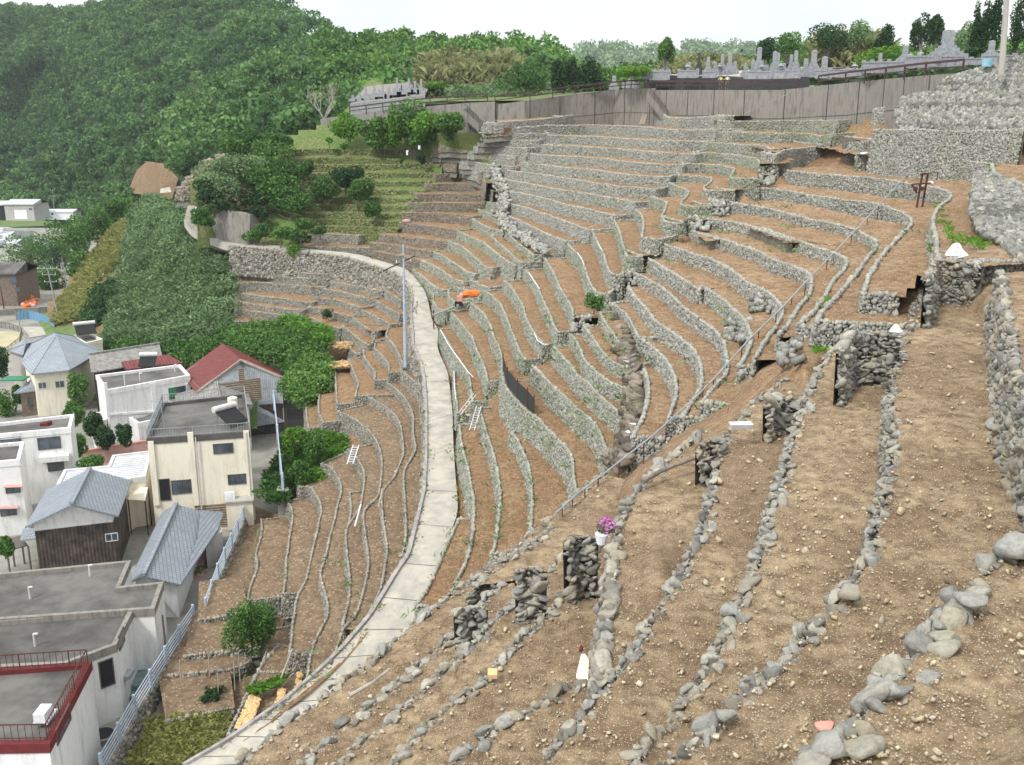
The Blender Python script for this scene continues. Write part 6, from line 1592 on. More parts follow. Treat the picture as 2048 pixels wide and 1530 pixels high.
# slip face and slab wall
s=struct(sheet(list(range(395,600,8)),list(range(335,500,8)),lambda u,v:YG(u,v)-1.5+1.2*nz(u,v,0,.03),0.,lambda u,v: (v>350+abs(u-500)*.35) ,'slip_face',['cut','soil_grass'],lambda u,v:0 if (u<560 and v<425 and u>430) else 1))
yq=YG(460,490)-3.5;P=[PY(420,478,yq+1.5),PY(428,484,yq+1),PY(460,492,yq),PY(498,498,yq)];TP=[PY(430,414,yq+2.5),PY(438,415,yq+2),PY(465,424,yq+1),PY(500,430,yq+1)]
r=empty('concrete_slab_wall','tall stained concrete slab wall above the far road bend','concrete wall');m=MB()
for i in range(3): m.poly([P[i]-Vector((0,0,1)),P[i+1]-Vector((0,0,1)),TP[i+1],TP[i]]);q=Vector((.5,1.2,0));m.poly([TP[i],TP[i+1],TP[i+1]+q,TP[i]+q])
m.poly([P[3]-Vector((0,0,1)),P[3]+Vector((.8,2,-1)),TP[3]+Vector((.8,2,0)),TP[3]]);m.poly([P[0]-Vector((0,0,1)),P[0]+Vector((-.3,2,-1)),TP[0]+Vector((-.3,2,0)),TP[0]]);m.build('wall_face',['concrete'],r)
# fallen dry branches on the slip
m=MB();rnd=random.Random(5)
for i in range(150):
    u,v=rnd.gauss(495,30),rnd.gauss(385,24);a=PY(u,v,YG(u,v)-3);L=rnd.uniform(1.5,5);d=Vector((rnd.uniform(-.5,1),rnd.uniform(-.3,.3),rnd.uniform(-.9,-.1))).normalized()
    m.tube([a,a+d*L*.5+Vector((0,0,.2)),a+d*L],rnd.uniform(.03,.08),4,r2=.015)
for a,b,c in [((520,395),(560,420),(606,432)),((510,405),(545,415),(575,425)),((525,400),(522,425),(515,450))]:
    m.tube([PY(*a,YG(*a)-4),PY(*b,YG(*b)-4),PY(*c,YG(*c)-3)],.10,5,r2=.03)
o=m.build('fallen_branches',['bare']);o['kind']='stuff';o['label']='tangle of dry fallen branches on the landslip'
V,Q,S=blades(np.array([tuple(PY(*(lambda a,b:(a,b,YG(a,b)-4+rng.normal(0,1)))(rng.normal(480,34),rng.normal(370,20)))) for _ in range(3200)]),.55,.03,.9,.5);o=npmesh('dry_vines',V,Q,'leaf_dry',shade=S);o['kind']='stuff';o['label']='dead straw-coloured vines hanging over the slip'
# stepped end of terraces above the bend
for i,(u0,v0,u1,v1) in enumerate([(352,377,395,372),(364,366,405,360),(372,356,415,349),(383,345,428,338),(397,333,440,327),(410,321,455,315),(431,312,475,306)]):
    terrace('st',[PY(u0,v0,160+i*2.),PY((u0+u1)/2,(v0+v1)/2,158+i*2.),PY(u1,v1,160+i*2.)],1.1,2.6,'stone_warm','soil',f'reddish terrace wall end, {ORD[i]} step up from the hidden road bend','stepped terrace ends on the spur',stone=.3,hscale=1.6)
# ---- grass and bush masses below the far road
def slope_pts(n,poly,fy=LF):
    xs=[p[0] for p in poly];ys_=[p[1] for p in poly];out=[]
    while len(out)<n:
        u,v=rng.uniform(min(xs),max(xs)),rng.uniform(min(ys_),max(ys_));ins=False;j=len(poly)-1
        for i in range(len(poly)):
            if (poly[i][1]>v)!=(poly[j][1]>v) and u<(poly[j][0]-poly[i][0])*(v-poly[i][1])/(poly[j][1]-poly[i][1])+poly[i][0]: ins=not ins
            j=i
        if ins: out.append((u,v))
    return out
def mass(name,lab,poly,nc,size,mat,leaf,nl,sh=.45,bl=False,fy=LF):
    P=[];sz=[]
    parts=[]
    for u,v in slope_pts(nc,poly):
        p=PY(u,v,fy(u,v));s=size*rng.uniform(.6,1.3);sh2=sh+.22*nz(p.x,p.y,0,.12)+rng.normal(0,.07)
        if bl:
            a=rng.normal(0,1,(nl,3));a/=np.linalg.norm(a,axis=1,keepdims=True);a[:,2]=np.abs(a[:,2]);Pb=np.array(p)+a*np.array([s,s,s*.8])
            parts.append(blades(Pb,leaf*5,leaf*.62,.8,sh2))
        else:
            C,r=blobset(p,s,s,s*.8,3,.6);parts.append(leaves(C,r,nl,leaf,sh2))
    V,Q,S=join(parts);o=npmesh(name,V,Q,mat,shade=S);o['kind']='stuff';o['label']=lab;return o
mass('tall_grass','tall blue-green reed grass covering the slope below the far road',[(250,560),(300,500),(370,470),(420,485),(445,540),(455,640),(430,680),(330,690),(240,680),(215,690),(235,620)],230,1.6,'leaf_pale',.085,330,.36,True)
mass('reed_bushes','rounded soft green bushes mixed into the tall reed slope',[(250,560),(300,500),(370,470),(420,485),(445,540),(455,640),(430,680),(330,690),(240,680),(215,690),(235,620)],170,2.1,'leaf_pale',.13,330,.42)
mass('shrub_mass','green scrub on the crest left of the road bend',[(252,540),(272,430),(300,400),(350,410),(375,450),(360,480),(300,500),(275,570)],300,1.9,'leaf_pale',.15,230,.35)
mass('shrub_mass','dark hanging scrub beside the earth cut',[(175,640),(205,580),(232,560),(245,600),(215,630),(190,655)],90,1.7,'leaf_dark',.18,200,.6)
mass('shrub_mass','leafy scrub between the long tiled house and the red-roofed barn',[(200,690),(330,690),(430,690),(460,660),(480,700),(440,700),(380,735),(340,715),(220,705)],170,1.5,'leaf',.14,190,.45)
LB=lambda u,v: float(np.interp(v,[640,700,780,830],[122,112,103,98]))*(1-(u-560)*.0003)
mass('shrub_mass','dense leafy bushes behind the red-roofed barn',[(440,670),(520,655),(580,650),(640,680),(655,740),(640,790),(600,800),(575,740),(520,700),(460,690)],260,1.5,'leaf',.13,230,.5,fy=LB)
mass('tall_grass','light green weeds on the bank above the barn bushes',[(570,645),(610,650),(655,672),(650,690),(600,670)],60,.7,'leaf_bright',.11,110,.55,True,fy=LB)
mass('yellow_weeds','yellow-green weeds on the abandoned left terraces',[(110,650),(125,600),(180,520),(235,450),(262,440),(250,520),(200,560),(160,640)],420,.7,'yellowgrass',.09,120,.55,True)
for i in range(11):
    v=448+i*17;u0=228-i*11;u1=258-i*7
    terrace('yw',[PY(u0,v,LF(u0,v)-1),PY((u0+u1)/2,v-2,LF((u0+u1)/2,v)-1.3),PY(u1+12,v+2,LF(u1,v)-1)],1.0,3.2,'stone_grass','soil_grass',f'low overgrown wall, {ORD[i]} from the top of the yellow-green terraces','abandoned left terraces',stone=.35,smin=.6)
Ys=220
for u,vb,vt,w,Y,lab in [(60,560,470,90,240,'leftmost large dark tree behind the yellow-green terraces'),(110,540,440,90,225,'second large tree between harbour and yellow-green terraces'),(150,520,425,80,215,'third large tree on the crest of the yellow-green terraces'),(195,490,415,70,205,'olive-crowned tree on the crest near the bend'),(240,450,395,60,195,'rightmost low tree on the crest near the bend'),(60,600,530,70,215,'shadowy tree above the red buoys'),(100,590,530,60,205,'small tree behind the thin pole'),(165,560,500,50,195,'round tree at the top edge of the yellow-green terraces')]:
    Tp(u,vb,vt,w,Y,'broadleaf_tree',lab,mat='leaf' if u!=110 else 'leaf_forest',n=2600,leaf=.19,low=.02,group='trees between the harbour and the spur')
# lone garden bushes
Tp(503,1296,1172,118,55.5,'evergreen_tree','dense round dark green evergreen standing in the lower field',mat='leaf',n=9000,leaf=.055,k=16,low=0,sh=.42,sub=.42)
Tp(595,915,838,66,83,'small_tree','light green leafy tree on the overgrown terrace by the tall blue fence',mat='leaf_bright',n=2600,leaf=.08,low=.1,sub=.4)
Tp(632,930,845,50,82.5,'bush','darker green bush next to the light green leafy tree','bush',mat='leaf',n=2600,leaf=.08,low=0)
Tp(600,965,915,56,80,'bush','low green bush at the foot of the overgrown terrace','bush',mat='leaf',n=2200,leaf=.08,low=0,sh=.4)
LG=lambda u,v: float(np.interp(v,[820,1000],[92,78]))
mass('weeds','green weeds and grass on the overgrown terrace by the blue fence',[(590,900),(640,870),(690,880),(690,905),(650,950),(610,985),(580,975)],90,.55,'leaf_bright',.07,90,.45,True,fy=LG)
mass('weeds','rough grass in the lane behind the cream building',[(520,1000),(545,940),(575,900),(590,960),(560,1010)],50,.5,'leaf',.07,90,.3,True,fy=LG)
for u,vb,vt,w,Y,lab in [(160,800,745,50,106,'garden bush in front of the stone-clad ground floor'),(150,845,800,40,100,'bush behind the white block'),(190,870,820,44,98,'tall garden pine left of the white house wall'),(215,892,850,40,95,'rounded pine in the white house garden'),(250,885,845,34,94,'small pine against the white annex'),(10,830,770,50,112,'leafy garden bush at the left edge'),(40,800,770,30,113,'small bush by the stone-clad wall'),(160,905,870,34,92,'low bush at the garden wall end'),(185,935,905,50,86,'hedge behind the pale metal roof'),(8,745,690,30,120,'dark pine at the left edge beside the hipped-roof house'),(10,1105,1075,40,66,'yellow-green garden shrub by the dark carport')]:
    Tp(u,vb,vt,w,Y,'garden_bush',lab,'bush',mat='leaf' if 'pine' not in lab else 'leaf_dark',n=1900,leaf=.10,low=-.15,sub=.5,k=12)
Tp(590,522,488,30,134,'roadside_tree','small green tree hanging over the far retaining wall',mat='leaf_bright',n=900,leaf=.12,low=0)
Tp(482,508,495,22,138,'flowering_shrub','small shrub with pale yellow flowers under the far road','shrub',mat='leaf_bright',n=400,leaf=.10,low=0)
# ---------------------------------------------------------------- small things on the terraces
def shopbag(c,s,lab,prints):
    r=empty('plastic_bag',lab,'plastic bag');r.location=c;V=[];k=10
    prof=[(.75,0),(.9,.12),(.7,.3),(.55,.55),(.42,.85),(.22,1.05),(.02,1.12)]
    m=MB();R=[]
    for j,(rr,z) in enumerate(prof): R.append([(math.cos(6.283*i/k)*rr*s*(1+.22*math.sin(i*2.3+j)),math.sin(6.283*i/k)*rr*s*.7*(1+.2*math.cos(i*1.7+j*2)),z*s) for i in range(k)])
    for A,B in zip(R,R[1:]):
        for i in range(k): m.poly([A[i],A[(i+1)%k],B[(i+1)%k],B[i]],1 if prints and (i*7+int(A[i][2]*9))%3==0 and A[i][2]>.3*s else 0)
    m.build('bag',['whiteplastic','purple'],r);return r
lvl=lambda u,v,z: PZ(u,v,z)
shopbag(lvl(1911,513,-6.35),.52,'white plastic bag with violet and blue print on top of the stone wall end',True)
shopbag(lvl(1791,664,-7.3),.24,'small folded white sheet on the wall rim',False)
m=MB();a=lvl(1463,859,-9.4);m.hexa([a+Vector(q) for q in [(0,0,0),(.62,.05,0),(.62,.35,0),(0,.3,0),(-.03,-.03,.14),(.65,.02,.14),(.65,.38,.14),(-.03,.33,.14)]]);tag(m.build('foam_tray',['alum']),'white foam tray lying at the head of a terrace','tray')
# pink flowers in a white pot
c=lvl(1203,1083,-11.1);r=empty('flower_pot','white pot of pink flowers on a wall end','flower pot');r.location=c
m=MB();m.tube([(0,0,-.05),(0,0,.22)],.13,12,r2=.18);m.build('pot',['whiteplastic'],r)
V,Q,S=leaves([(.1,.1,.36)],[(.22,.2,.2)],130,.035,.4);npmesh('leaves',V,Q,'leaf',r,S)
V,Q,S=leaves([(.14,.08,.42)],[(.24,.22,.22)],150,.035,.6);npmesh('petals',V,Q,'pinkflower',r,S)
# rusty iron frame
c=PY(1838,414,PZ(1838,414,-7.5).y);k=c.y/F
r=empty('iron_frame','rusty iron lifting frame leaning on the wall below the rail','iron frame');r.location=c
m=MB();z=65*k
for x,y0 in ((-.18,.0),(.28,.15)):
    m.bar((x,y0,-.3),(x+.25,y0+.2,z),.11)
m.build('uprights',['rust'],r);m=MB()
m.bar((-.7,0,z*.68),(.7,.1,z*.72),.1);m.bar((.0,.15,z),(1.25,.3,z*1.02),.06);m.bar((1.2,.3,z*.8),(1.25,.3,z*1.02),.05);m.bar((-.7,0,z*.68),(-.25,0,z*.42),.09);m.bar((-.1,.1,z*.98),(.5,.2,z*.98),.1);m.build('cross_bars',['rust'],r)
for x in (-.4,.05): m=MB();m.tube([(x,-.12,z*.55),(x,.1,z*.55)],.16,10);m.build('pulley',['rust'],r)
# log
P=[lvl(1284,968,-10.6),lvl(1320,948,-10.55),lvl(1352,935,-10.5),lvl(1392,921,-10.4)]
m=MB();m.tube([p+Vector((0,0,.08)) for p in P],.075,8,r2=.04);tag(m.build('fallen_log',['bark'],smooth=True),'crooked brown log lying along a terrace','log')
P=[lvl(700,1398,-14.4),lvl(745,1372,-14.2),lvl(780,1345,-14.1)];m=MB();m.tube([p+Vector((0,0,.1)) for p in P],.05,6,r2=.03);tag(m.build('pale_branch',['bare']),'thin pale branch lying above the lower road','branch')
# sheet in trench
m=MB();q=[lvl(1164,1300,-12.2),lvl(1178,1318,-12.2),lvl(1176,1368,-12.2),lvl(1152,1352,-12.2)];up=Vector((0,0,.05));m.hexa([p-up for p in q]+q);o=m.build('metal_sheet',['cream']);tag(o,'bent cream metal sheet with a red patch lying in the trench','metal sheet')
m=MB();q=[lvl(1161,1294,-12.12),lvl(1167,1296,-12.12),lvl(1164,1304,-12.12),lvl(1158,1302,-12.12)];m.hexa([p-up*.4 for p in q]+[p+up for p in q]);m.build('red_patch',['redtrim'],o)
# dark net fence
P=[PY(u,v,YG(u,v)) for u,v in uvl('1006,742 1015,772 1035,797 1055,816 1068,831')]
r=empty('net_fence','short dark net fence on the terrace wall right of the road','fence');m=MB()
for a,b in zip(P,P[1:]):
    m.poly([a,b,b+Vector((0,0,1.15)),a+Vector((0,0,1.15))])
    for k in range(6): q=a+(b-a)*(k/6);m.bar(q,q+Vector((0,0,1.15)),.02)
m.build('net',['netdark'],r);posts(r,[(q,q+Vector((0,0,1.35))) for q in P],.07,'rust')
# ladders and pipes
def ladder(a,b,w,lab,mat='alum'):
    r=empty('ladder',lab,'ladder');m=MB();d=b-a;s=d.cross(Vector((0,0,1)))
    if s.length<.1: s=Vector((1,0,0))
    s.normalize();s*=w/2
    for k in(-1,1): m.bar(a+s*k,b+s*k,.06)
    n=max(3,int(d.length/.35))
    for i in range(1,n): q=a+d*(i/n);m.bar(q-s,q+s,.045)
    m.build('frame',[mat],r)
G=lambda u,v,dz=0.: PY(u,v,YG(u,v)*.995)+Vector((0,0,dz))
ladder(G(919,828),G(950,788),.42,'aluminium ladder lying across the strip beside the road, upper one')
ladder(G(944,860),G(958,812),.34,'narrow aluminium ladder below the first, against the wall')
ladder(G(700,928),G(712,890),.5,'white ladder against the wall in the lower field','whiteplastic')
ladder(G(1283,248),G(1293,222),.6,'old wooden ladder against the top wall beside the stair','plank')
def stick(uv,rad,mat,name,lab,cat,lift=.12):
    P=[G(u,v,lift) for u,v in uv];m=MB();m.tube(P,rad,6);tag(m.build(name,[mat]),lab,cat)
stick([(881,662),(896,690),(907,706),(935,745),(946,757)],.04,'whiteplastic','irrigation_hose','long white hose along the rim next to the wide road bay','hose')
stick([(908,745),(909,775),(912,802)],.04,'whiteplastic','irrigation_hose','short white hose beside the road, left of the ladder','hose')
stick([(1058,548),(1068,565),(1079,580)],.035,'whiteplastic','irrigation_hose','white hose right of the orange winch','hose')
stick([(1069,670),(1075,684),(1087,692)],.035,'whiteplastic','irrigation_hose','white hose ending near the stone gully','hose')
stick([(1155,508),(1164,522),(1168,532)],.035,'whiteplastic','irrigation_hose','short white hose, lower middle of the bowl','hose')
stick([(1195,488),(1203,502)],.035,'whiteplastic','irrigation_hose','short white hose in the upper middle of the bowl','hose')

stick([(562,1360),(585,1302)],.05,'plank','wooden_pole','thin wooden pole lying across the lower beds','pole')
stick([(757,1018),(765,980)],.06,'plank','wooden_pole','weathered pole standing between two lower beds','pole')
stick([(710,1055),(722,1012)],.06,'whiteplastic','pvc_pipe','white pipe on the wall between two lower beds','pipe')
# white scraps & stones
k=0
for u,v,s,lab in [(1253,725,.5,'white slab in the stone gully, upper'),(1293,721,.5,'large flat white stone by the curved wall'),(1267,850,.45,'white scrap at the gully mouth'),(1258,867,.45,'second white scrap at the gully mouth'),(1093,691,.5,'white block at the strip end near the gully'),(937,832,.55,'pale round rock on the small wall by the ladders'),(1244,822,.35,'white stone on the rim above the gully'),(1728,308,1.0,'white sack on the upper right terrace'),(1465,409,.35,'white stone at a strip start in the upper right'),(1860,367,.9,'white bundle behind the rusty frame'),(1363,474,.35,'white pebble at a strip start near the centre'),(1311,512,.35,'white stone at the stepped wall line')]:
    P=np.array([tuple(G(u,v,.05))]);vv,ff,_=stones(P,np.array([s*.62]),np.array([[1.,0]]),True,.15,(1.3,.8,.35));tag(npmesh('white_stone' if 'stone' in lab or 'slab' in lab or 'pebble' in lab or 'rock' in lab or 'block' in lab else 'white_sack',vv,ff,'whiteplastic' if 'sack' in lab or 'bundle' in lab or 'scrap' in lab else 'concrete_light',shade=np.ones(len(vv))),lab,'stone' if 'st' in lab else 'scrap')
for u,v,s,lab in [(1836,254,.9,'pale blue plastic tub on the upper right terrace'),(1974,128,1.0,'pale blue crate by the concrete pole at the top right')]:
    c=G(u,v);m=MB();m.tube([c+Vector((0,0,-.2)),c+Vector((0,0,s*.45))],s*.38,12,r2=s*.45);tag(m.build('plastic_tub',['bluebin']),lab,'tub')
c=G(612,525,.2);m=MB();m.sphere(c,.55,5,sc=(1.3,.8,.7));tag(m.build('blue_bundle',['bluebin']),'light blue cloth bundle on the far lower terrace','bundle')
c=PY(813,442,PZ(813,442,-15.5).y);m=MB();m.sphere(c,.45,5,sc=(1.3,.7,.6));tag(m.build('cloth_bundle',['pink']),'pinkish white bundle on the reddish terraces','bundle')
m=MB();a=PY(625,460,141.5);m.box(a,(4.2,.5,.8));tag(m.build('concrete_trough',['concrete_light']),'grey concrete trough among the weeds above the far road','trough')
for u,v,lab in [(1188,608,'small green bush at the head of the stone gully'),(656,626,'dark tuft on the striped lower terrace')]:
    tree('small_bush',lab,'bush',G(u,v+6),.9,.7,'leaf_dark' if u==656 else 'leaf',600,.07,low=-.3)
# gully of tumbled stones
PP=[];gl=uvl('1232,622 1240,640 1248,665 1256,690 1262,712 1266,735 1268,755 1270,775 1272,800 1268,822 1262,845 1252,868 1243,888 1232,908')
for u,v in resample(gl,3):
    for _ in range(5):
        c=G(u+rng.normal(0,7),v+rng.normal(0,2));PP.append((c.x,c.y,c.z-.55+rng.uniform(-.1,.15)))
PP=np.array(PP);n=len(PP);vv,ff,k=stones(PP,rng.uniform(.2,.6,n),np.tile([[1.,.2]],(n,1)),False,.25,(1.3,1.,.45),.2)
r=empty('stone_gully','rough gully of tumbled flat stones winding down the middle of the bowl','drain');npmesh('rubble',vv,ff,'stone_warm',r,np.repeat(np.clip(rng.normal(.3,.2,n),0,1),k))
PP=[];gl=uvl('988,330 994,350 1000,368 1008,388 1006,408 1001,425 1010,445 1040,468 1090,497')
for u,v in resample(gl,3):
    for _ in range(7):
        c=G(u+rng.normal(0,6),v+rng.normal(0,3));PP.append((c.x,c.y-.3,c.z-.15+rng.uniform(-.2,.2)))
PP=np.array(PP);n=len(PP);vv,ff,k=stones(PP,rng.uniform(.2,.5,n),np.tile([[1.,.2]],(n,1)),False,.4,(1.1,1.,.8),.2)
r=empty('stone_gully','narrow stone path curving down between the two upper banks','drain');npmesh('rubble',vv,ff,'stone',r,np.repeat(np.clip(rng.normal(.5,.15,n),0,1),k))
# rough stone infill where terrace ends meet
for i,(u0,v0,u1,v1,lab) in enumerate([(1146,630,1184,662,'dark stone infill left of the gully head'),(1418,400,1456,430,'dark stone infill in the upper stepped line'),(1516,322,1548,368,'dark stone infill at the top of the stepped line'),(1372,434,1418,460,'dark stone infill above the centre of the stepped line'),(1004,444,1034,464,'small stone infill by the narrow stone path'),(1240,540,1272,568,'stone infill in the lower stepped line'),(960,360,985,400,'stone infill left of the narrow stone path'),(1500,590,1545,625,'stone infill on the near flank below the rail'),(1450,640,1500,680,'second stone infill on the near flank below the rail'),(1560,680,1600,725,'stone infill at the end of a near-flank terrace')]):
    PP=[];a=(u1-u0)*(v1-v0);Yc=YG((u0+u1)/2,(v0+v1)/2);nst=int(a*(Yc/F)**2/.028)
    for _ in range(nst): 
        u,v=rng.uniform(u0,u1),rng.uniform(v0,v1);p=PY(u,v,YG(u,v)+.9+rng.uniform(-.2,.2));PP.append(tuple(p))
    PP=np.array(PP);n=len(PP);vv,ff,k=stones(PP,.24*rng.lognormal(0,.25,n),np.tile([[1.,0]],(n,1)),False,.5,(.9,.9,1.1),.2)
    r=empty('stone_infill',lab,'stone wall','stone infills between terrace ends');npmesh('stones',vv,ff,'stone',r,np.repeat(np.clip(rng.normal(.4,.18,n),0,1),k))
# weeds tufts
parts=[]
for u,v in [(1880,410),(1888,440),(1895,460),(1905,470),(1930,480),(1950,478),(1985,340),(1870,490),(1960,490),(1660,600),(1700,640),(1740,690),(1640,700)]:
    for _ in range(4):
        p=G(u+rng.normal(0,5),v+rng.normal(0,7));P=np.array([[p.x+rng.normal(0,.1),p.y+rng.normal(0,.15),p.z-.1] for _ in range(20)]);parts.append(blades(P,.2,.012,.6,.5))
V,Q,S=join(parts);o=npmesh('weeds',V,Q,'leaf_bright',shade=S);o['kind']='stuff';o['label']='light green weeds at the foot of the right-hand stone walls'
# pebbles and clods over the near soil
N_=11000;U_=rng.uniform(480,2048,N_);Vv=rng.uniform(560,1530,N_)
PP=[];SS=[]
segs=[('A',-8.2),('B',-9.1),('C',-9.95),('D',-10.8),('F0',-11.9),('F1',-13.0),('F2',-13.8),('F3',-14.6),('H1',-15.5)]
curves={n:[tuple(map(float,q.split(','))) for q in s.split()] for n,z,s,h,W,l in FG}
def lev(u,v):
    z=None
    for n,zz in segs:
        c=curves[n];vs=[q[1] for q in c];us_=[q[0] for q in c]
        if vs[0]<=v<=vs[-1] and u>np.interp(v,vs,us_)+4:
            if n=='A' and v>1100:
                c2_=curves['Z2'];
                if u>np.interp(v,[q[1] for q in c2_],[q[0] for q in c2_]): return -7.2
            return zz
    return None
for u,v in zip(U_,Vv):
    z=lev(u,v)
    if z is None: continue
    p=PZ(u,v,z)
    if p.y>46 or p.y<3: continue
    PP.append((p.x,p.y,z-.03+.02));SS.append(min(.16,.011*math.exp(rng.normal(0,.6))*(1+p.y/25)))
PP=np.array(PP);SS=np.array(SS);a=rng.uniform(0,6.28,len(PP));vv,ff,k=stones(PP,SS,np.stack([np.cos(a),np.sin(a)],1),False,.5,(1.3,1.,.6),.25)
o=npmesh('loose_rubble',vv,ff,'pebble',shade=np.repeat(np.clip(rng.normal(.75,.2,len(PP)),0,1),k));o['kind']='stuff';o['label']='small stones and clods scattered over the near terrace soil'
# named boulders on the near rims
BO=[(1770,1385,.30,-7.2,'large angular boulder near the bottom right, blue-grey'),(1660,1505,.34,-7.2,'cracked blue-grey boulder at the bottom edge'),(1782,1438,.20,-8.1,'rounded pinkish-brown stone at the bottom right'),(1235,1500-40,.0,-9,''),(1652,1462,.2,-8.1,'brown cube-like stone at the bottom right'),(1948,1215,.36,-7.1,'big pointed grey boulder on the right-hand rim'),(1702,1195,.34,-8.1,'flat white-topped boulder on the middle rim'),(1452,1437,.24,-8.1,'pale square boulder on the lower rim'),(2030,1110,.55,-7.1,'broad light boulder at the foot of the right wall')]
for u,v,s,z,lab in BO:
    if not lab: continue
    p=PZ(u,v,z);P=np.array([(p.x,p.y,p.z+s*.25)]);vv,ff,_=stones(P,np.array([s*.9]),np.array([[1.,.2]]),True,.25,(1.3,1.,.8),.1);tag(npmesh('boulder',vv,ff,'stone_near' if 'brown' not in lab else 'salmon',shade=np.full(len(vv),.62)),lab,'boulder')
p=lvl(985,1353,-12.9);m=MB();m.box(p+Vector((0,0,.08)),(.22,.3,.1));tag(m.build('sandstone_block',['potato']),'small yellowish block on the near soil','block')
# ---------------------------------------------------------------- lower field details
# potatoes
PP=[];
for u,v in slope_pts(420,[(500,1390),(470,1460),(500,1455),(520,1400),(510,1385)],YG)+slope_pts(150,[(560,1378),(545,1420),(556,1424),(572,1380)],YG)+slope_pts(90,[(595,1345),(590,1390),(600,1390),(604,1345)],YG):
    p=PZ(u,v,zpot:=-31.7);PP.append(tuple(p))
PP=np.array(PP);vv,ff,k=stones(PP,rng.uniform(.10,.18,len(PP)),np.tile([[1.,0]],(len(PP),1)),True,.3,(1.2,1,.8),.1);o=npmesh('potatoes',vv,ff,'potato',smooth=True);o['kind']='stuff';o['label']='pale potatoes spread in rows on the small bed beside the road'
terrace('pb',[PZ(555,1290,-32.0),PZ(520,1330,-32.0),PZ(500,1375,-32.),PZ(478,1420,-32),PZ(455,1470,-32)],.7,5.5,'stone_lower','soil_lower','net-covered edge wall of the potato bed','walls of the lower field',stone=.15)
for pts,z,lab in [([(330,1352),(400,1345),(470,1342),(505,1320)],-33.3,'low stone line between the two vegetable plots'),([(332,1443),(390,1430),(470,1416)],-33.5,'low stone line with a plank in front of the grassy plot'),([(370,1312),(450,1302),(520,1298)],-33.0,'low stone line behind the dug plot'),([(395,1240),(460,1232),(500,1225)],-32.7,'low stone line beside the round evergreen')]:
    terrace('gl',[PZ(u,v,z) for u,v in resample(pts,10)],.35,5.5,'stone_lower','soil_lower',lab,'stone lines of the kitchen garden',stone=.16,ends=False)
for u,v in ((363,1365),(419,1340),(437,1375),(470,1368),(333,1435),(480,1350)):
    a=PZ(u,v+12,-33.4);m=MB();m.bar(a,a+Vector((.05,0,1.9)),.05);tag(m.build('garden_stake',['plank']),'thin wooden stake standing in the vegetable plot','stake','garden stakes')
V,Q,S=join([blades(np.array([tuple(PZ(*uv,-33.7)) for uv in slope_pts(2600,[(300,1440),(460,1425),(440,1500),(380,1530),(255,1530)],YG)]),.35,.035,.7,.5)]);o=npmesh('dry_vegetables',V,Q,'yellowgrass',shade=S);o['kind']='stuff';o['label']='yellowing leafy crop in the grassy plot at the bottom left'
V,Q,S=join([blades(np.array([tuple(PZ(*uv,-31.6)) for uv in slope_pts(500,[(500,1382),(560,1365),(575,1355),(560,1372),(510,1392)],YG)]),.4,.04,.7,.5)]);o=npmesh('weeds',V,Q,'leaf_bright',shade=S);o['kind']='stuff';o['label']='strip of green weeds at the head of the potato bed'
for u,v in ((419,1392),(440,1388),(412,1405),(432,1402)): tree('vegetable_plant','small dark leafy plant in the vegetable plot','plant',PZ(u,v,-33.6),.6,.35,'leaf_dark',120,.06,low=0,group='vegetable plants')
q=[PZ(500,1395,-31.9),PZ(492,1440,-31.9),PZ(463,1480,-31.9)];m=MB()
for a,b in zip(q,q[1:]): m.hexa([a+Vector((-.5,0,-1.3)),b+Vector((-.5,0,-1.3)),b+Vector((-.1,0,.1)),a+Vector((-.1,0,.1)),a+Vector((-.6,0,-1.2)),b+Vector((-.6,0,-1.2)),b+Vector((-.2,0,.15)),a+Vector((-.2,0,.15))])
tag(m.build('shade_net',['netgreen']),'grey-green net hung along the potato bed edge','net')
# straw heaps
for u,v,lab in [(684,694,'upper square patch of drying straw beside the bushes'),(684,733,'lower square patch of drying straw beside the bushes')]:
    c=G(u,v,.1);P=np.array([[c.x+rng.uniform(-1,1),c.y+rng.uniform(-1.2,1.2),c.z+rng.uniform(0,.25)] for _ in range(260)]);vv,ff,k=stones(P,np.full(260,.5),np.tile([[1.,.1]],(260,1)),False,.2,(1.3,.14,.14),.1);tag(npmesh('straw_heap',vv,ff,'potato'),lab,'straw heap')
# dark dog-like lump on road: small black stone
# weeds along the road edges
parts=[]
for i in range(20,len(RA)-8):
    for Pq,sg in ((RBt[i],1),(RA[i],-1)):
        if rng.random()<.28:
            d=(RBt[i]-RA[i]).normalized()*sg*.12;c=Pq+d;nb=int(rng.integers(8,26))
            Pn=np.array([[c.x+rng.normal(0,.25),c.y+rng.normal(0,.35),c.z+.05] for _ in range(nb)]);parts.append(blades(Pn,.22,.03,.7,.45))
V,Q,S=join(parts);o=npmesh('road_edge_weeds',V,Q,'yellowgrass',shade=S);o['kind']='stuff';o['label']='thin weeds and dry grass along both edges of the concrete road'
# weeds and dry tufts on the terraces
parts=[]
for n_,(b_,w_,p_) in RIM.items():
    if n_ in('n1',): continue
    gq=.34 if b_ in('m','v','w','g') else .10
    for (u,v) in p_:
        if rng.random()<gq:
            c=G(u+rng.normal(0,2),v+w_*rng.uniform(.5,1.1),0.);nb=int(rng.integers(6,16))
            Pn=np.array([[c.x+rng.normal(0,.35),c.y-.25+rng.normal(0,.15),c.z+rng.uniform(-.1,.1)] for _ in range(nb)]);parts.append(blades(Pn,.26,.035,.7,.5))
V,Q,S=join(parts);o=npmesh('terrace_weeds',V,Q,'leaf_pale',shade=S);o['kind']='stuff';o['label']='small weeds growing at the feet of the terrace walls'
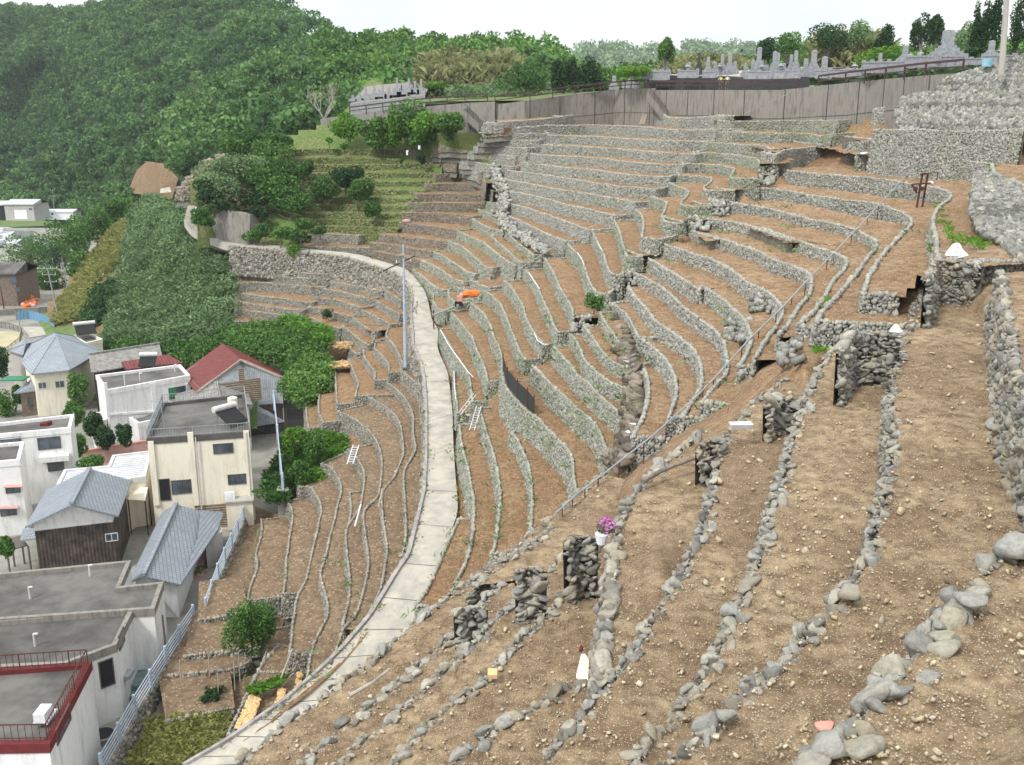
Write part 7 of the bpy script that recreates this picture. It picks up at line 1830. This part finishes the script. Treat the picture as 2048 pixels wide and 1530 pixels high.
# ---------------------------------------------------------------- people
def person(u,v,h,lab,shirt,arm,hat=True):
    Y=WY(u)+1.2;b=PY(u,v,Y);r=empty('person',lab,'person');r.location=b;s=h/1.7
    J=[(0,0,.95),(0,0,1.15),(0,0,1.42),(0,0,1.52),(0,-.02,1.6),(.10,0,.9),(.12,-.02,.5),(.12,.02,.08),(.13,-.12,.03),(-.10,0,.9),(-.13,.02,.5),(-.14,.03,.08),(-.15,-.11,.03),(.2,0,1.4),(.30,-.05,1.2),(.2,-.2,1.38) if arm else (.3,-.02,.95),(-.2,0,1.4),(-.30,-.05,1.2),(-.16,-.24,1.42) if arm else (-.3,-.02,.95)]
    E=[(0,1),(1,2),(2,3),(3,4),(0,5),(5,6),(6,7),(7,8),(0,9),(9,10),(10,11),(11,12),(2,13),(13,14),(14,15),(2,16),(16,17),(17,18)]
    Rr=[.14,.13,.14,.06,.07,.09,.065,.045,.04,.09,.065,.045,.04,.06,.045,.035,.06,.045,.035]
    me=bpy.data.meshes.new('body');me.from_pydata([Vector(j)*s for j in J],E,[]);o=bpy.data.objects.new('body',me);link(o,r)
    sk=o.modifiers.new('skin','SKIN');sub=o.modifiers.new('sub','SUBSURF');sub.levels=1;sub.render_levels=1
    for i,q in enumerate(me.skin_vertices[0].data): q.radius=(Rr[i]*s,Rr[i]*s);q.use_root=(i==0)
    me.materials.append(MAT['trousers'])
    m=MB();m.sphere((0,-.02*s,1.62*s),.105*s,7,sc=(.9,1,1.2));m.build('head',['skin'],r,smooth=True)
    m=MB();m.tube([(0,0,.93*s),(0,0,1.2*s),(0,0,1.47*s)],.2*s,10,r2=.15*s);
    for k in(-1,1): m.tube([(k*.15*s,0,1.42*s),(k*.31*s,-.05*s,1.18*s)],.075*s,8,r2=.06*s)
    m.build('shirt',[shirt],r,smooth=True)
    m=MB()
    if hat: m.tube([(0,0,1.68*s),(0,0,1.7*s)],.19*s,12);m.tube([(0,0,1.7*s),(0,0,1.8*s)],.11*s,10)
    else: m.sphere((0,.02*s,1.66*s),.115*s,6)
    m.build('hat' if hat else 'hair',['plank' if hat else 'black'],r)
person(1440.5,180,1.72,'person in a yellow top with both hands raised to the face, standing at the railing','yellowshirt',True)
person(1453.5,180,1.74,'person in a white shirt raising both arms, right of the one in yellow','whiteshirt',True,False)

# ---------------------------------------------------------------- thin air haze
m=bpy.data.materials.new('haze_air');m.use_nodes=True;nt=m.node_tree;nt.nodes.remove(nt.nodes['Principled BSDF'])
v=nt.nodes.new('ShaderNodeVolumePrincipled');v.inputs['Color'].default_value=(.86,.93,1,1);v.inputs['Density'].default_value=.00013;v.inputs['Anisotropy'].default_value=.2
nt.links.new(v.outputs[0],nt.nodes['Material Output'].inputs['Volume']);MAT['haze']=m
b=MB();b.box((0,600,20),(1900,1300,220));h=b.build('haze',['haze']);h['kind']='stuff';h['label']='thin pale haze over the valley'
# ---------------------------------------------------------------- collected soil sheets
NAMES={'soil':'terrace_soil','soil_lower':'field_soil','soil_near':'near_soil','soil_right':'flank_soil','soil_grass':'grassy_soil'}
for key,Ls in SOIL.items():
    V=[];Fq=[];b=0
    for v,f in Ls: V.append(v);Fq.append(f+b);b+=len(v)
    struct(npmesh(NAMES[key],np.concatenate(V),np.concatenate(Fq),key,smooth=True))
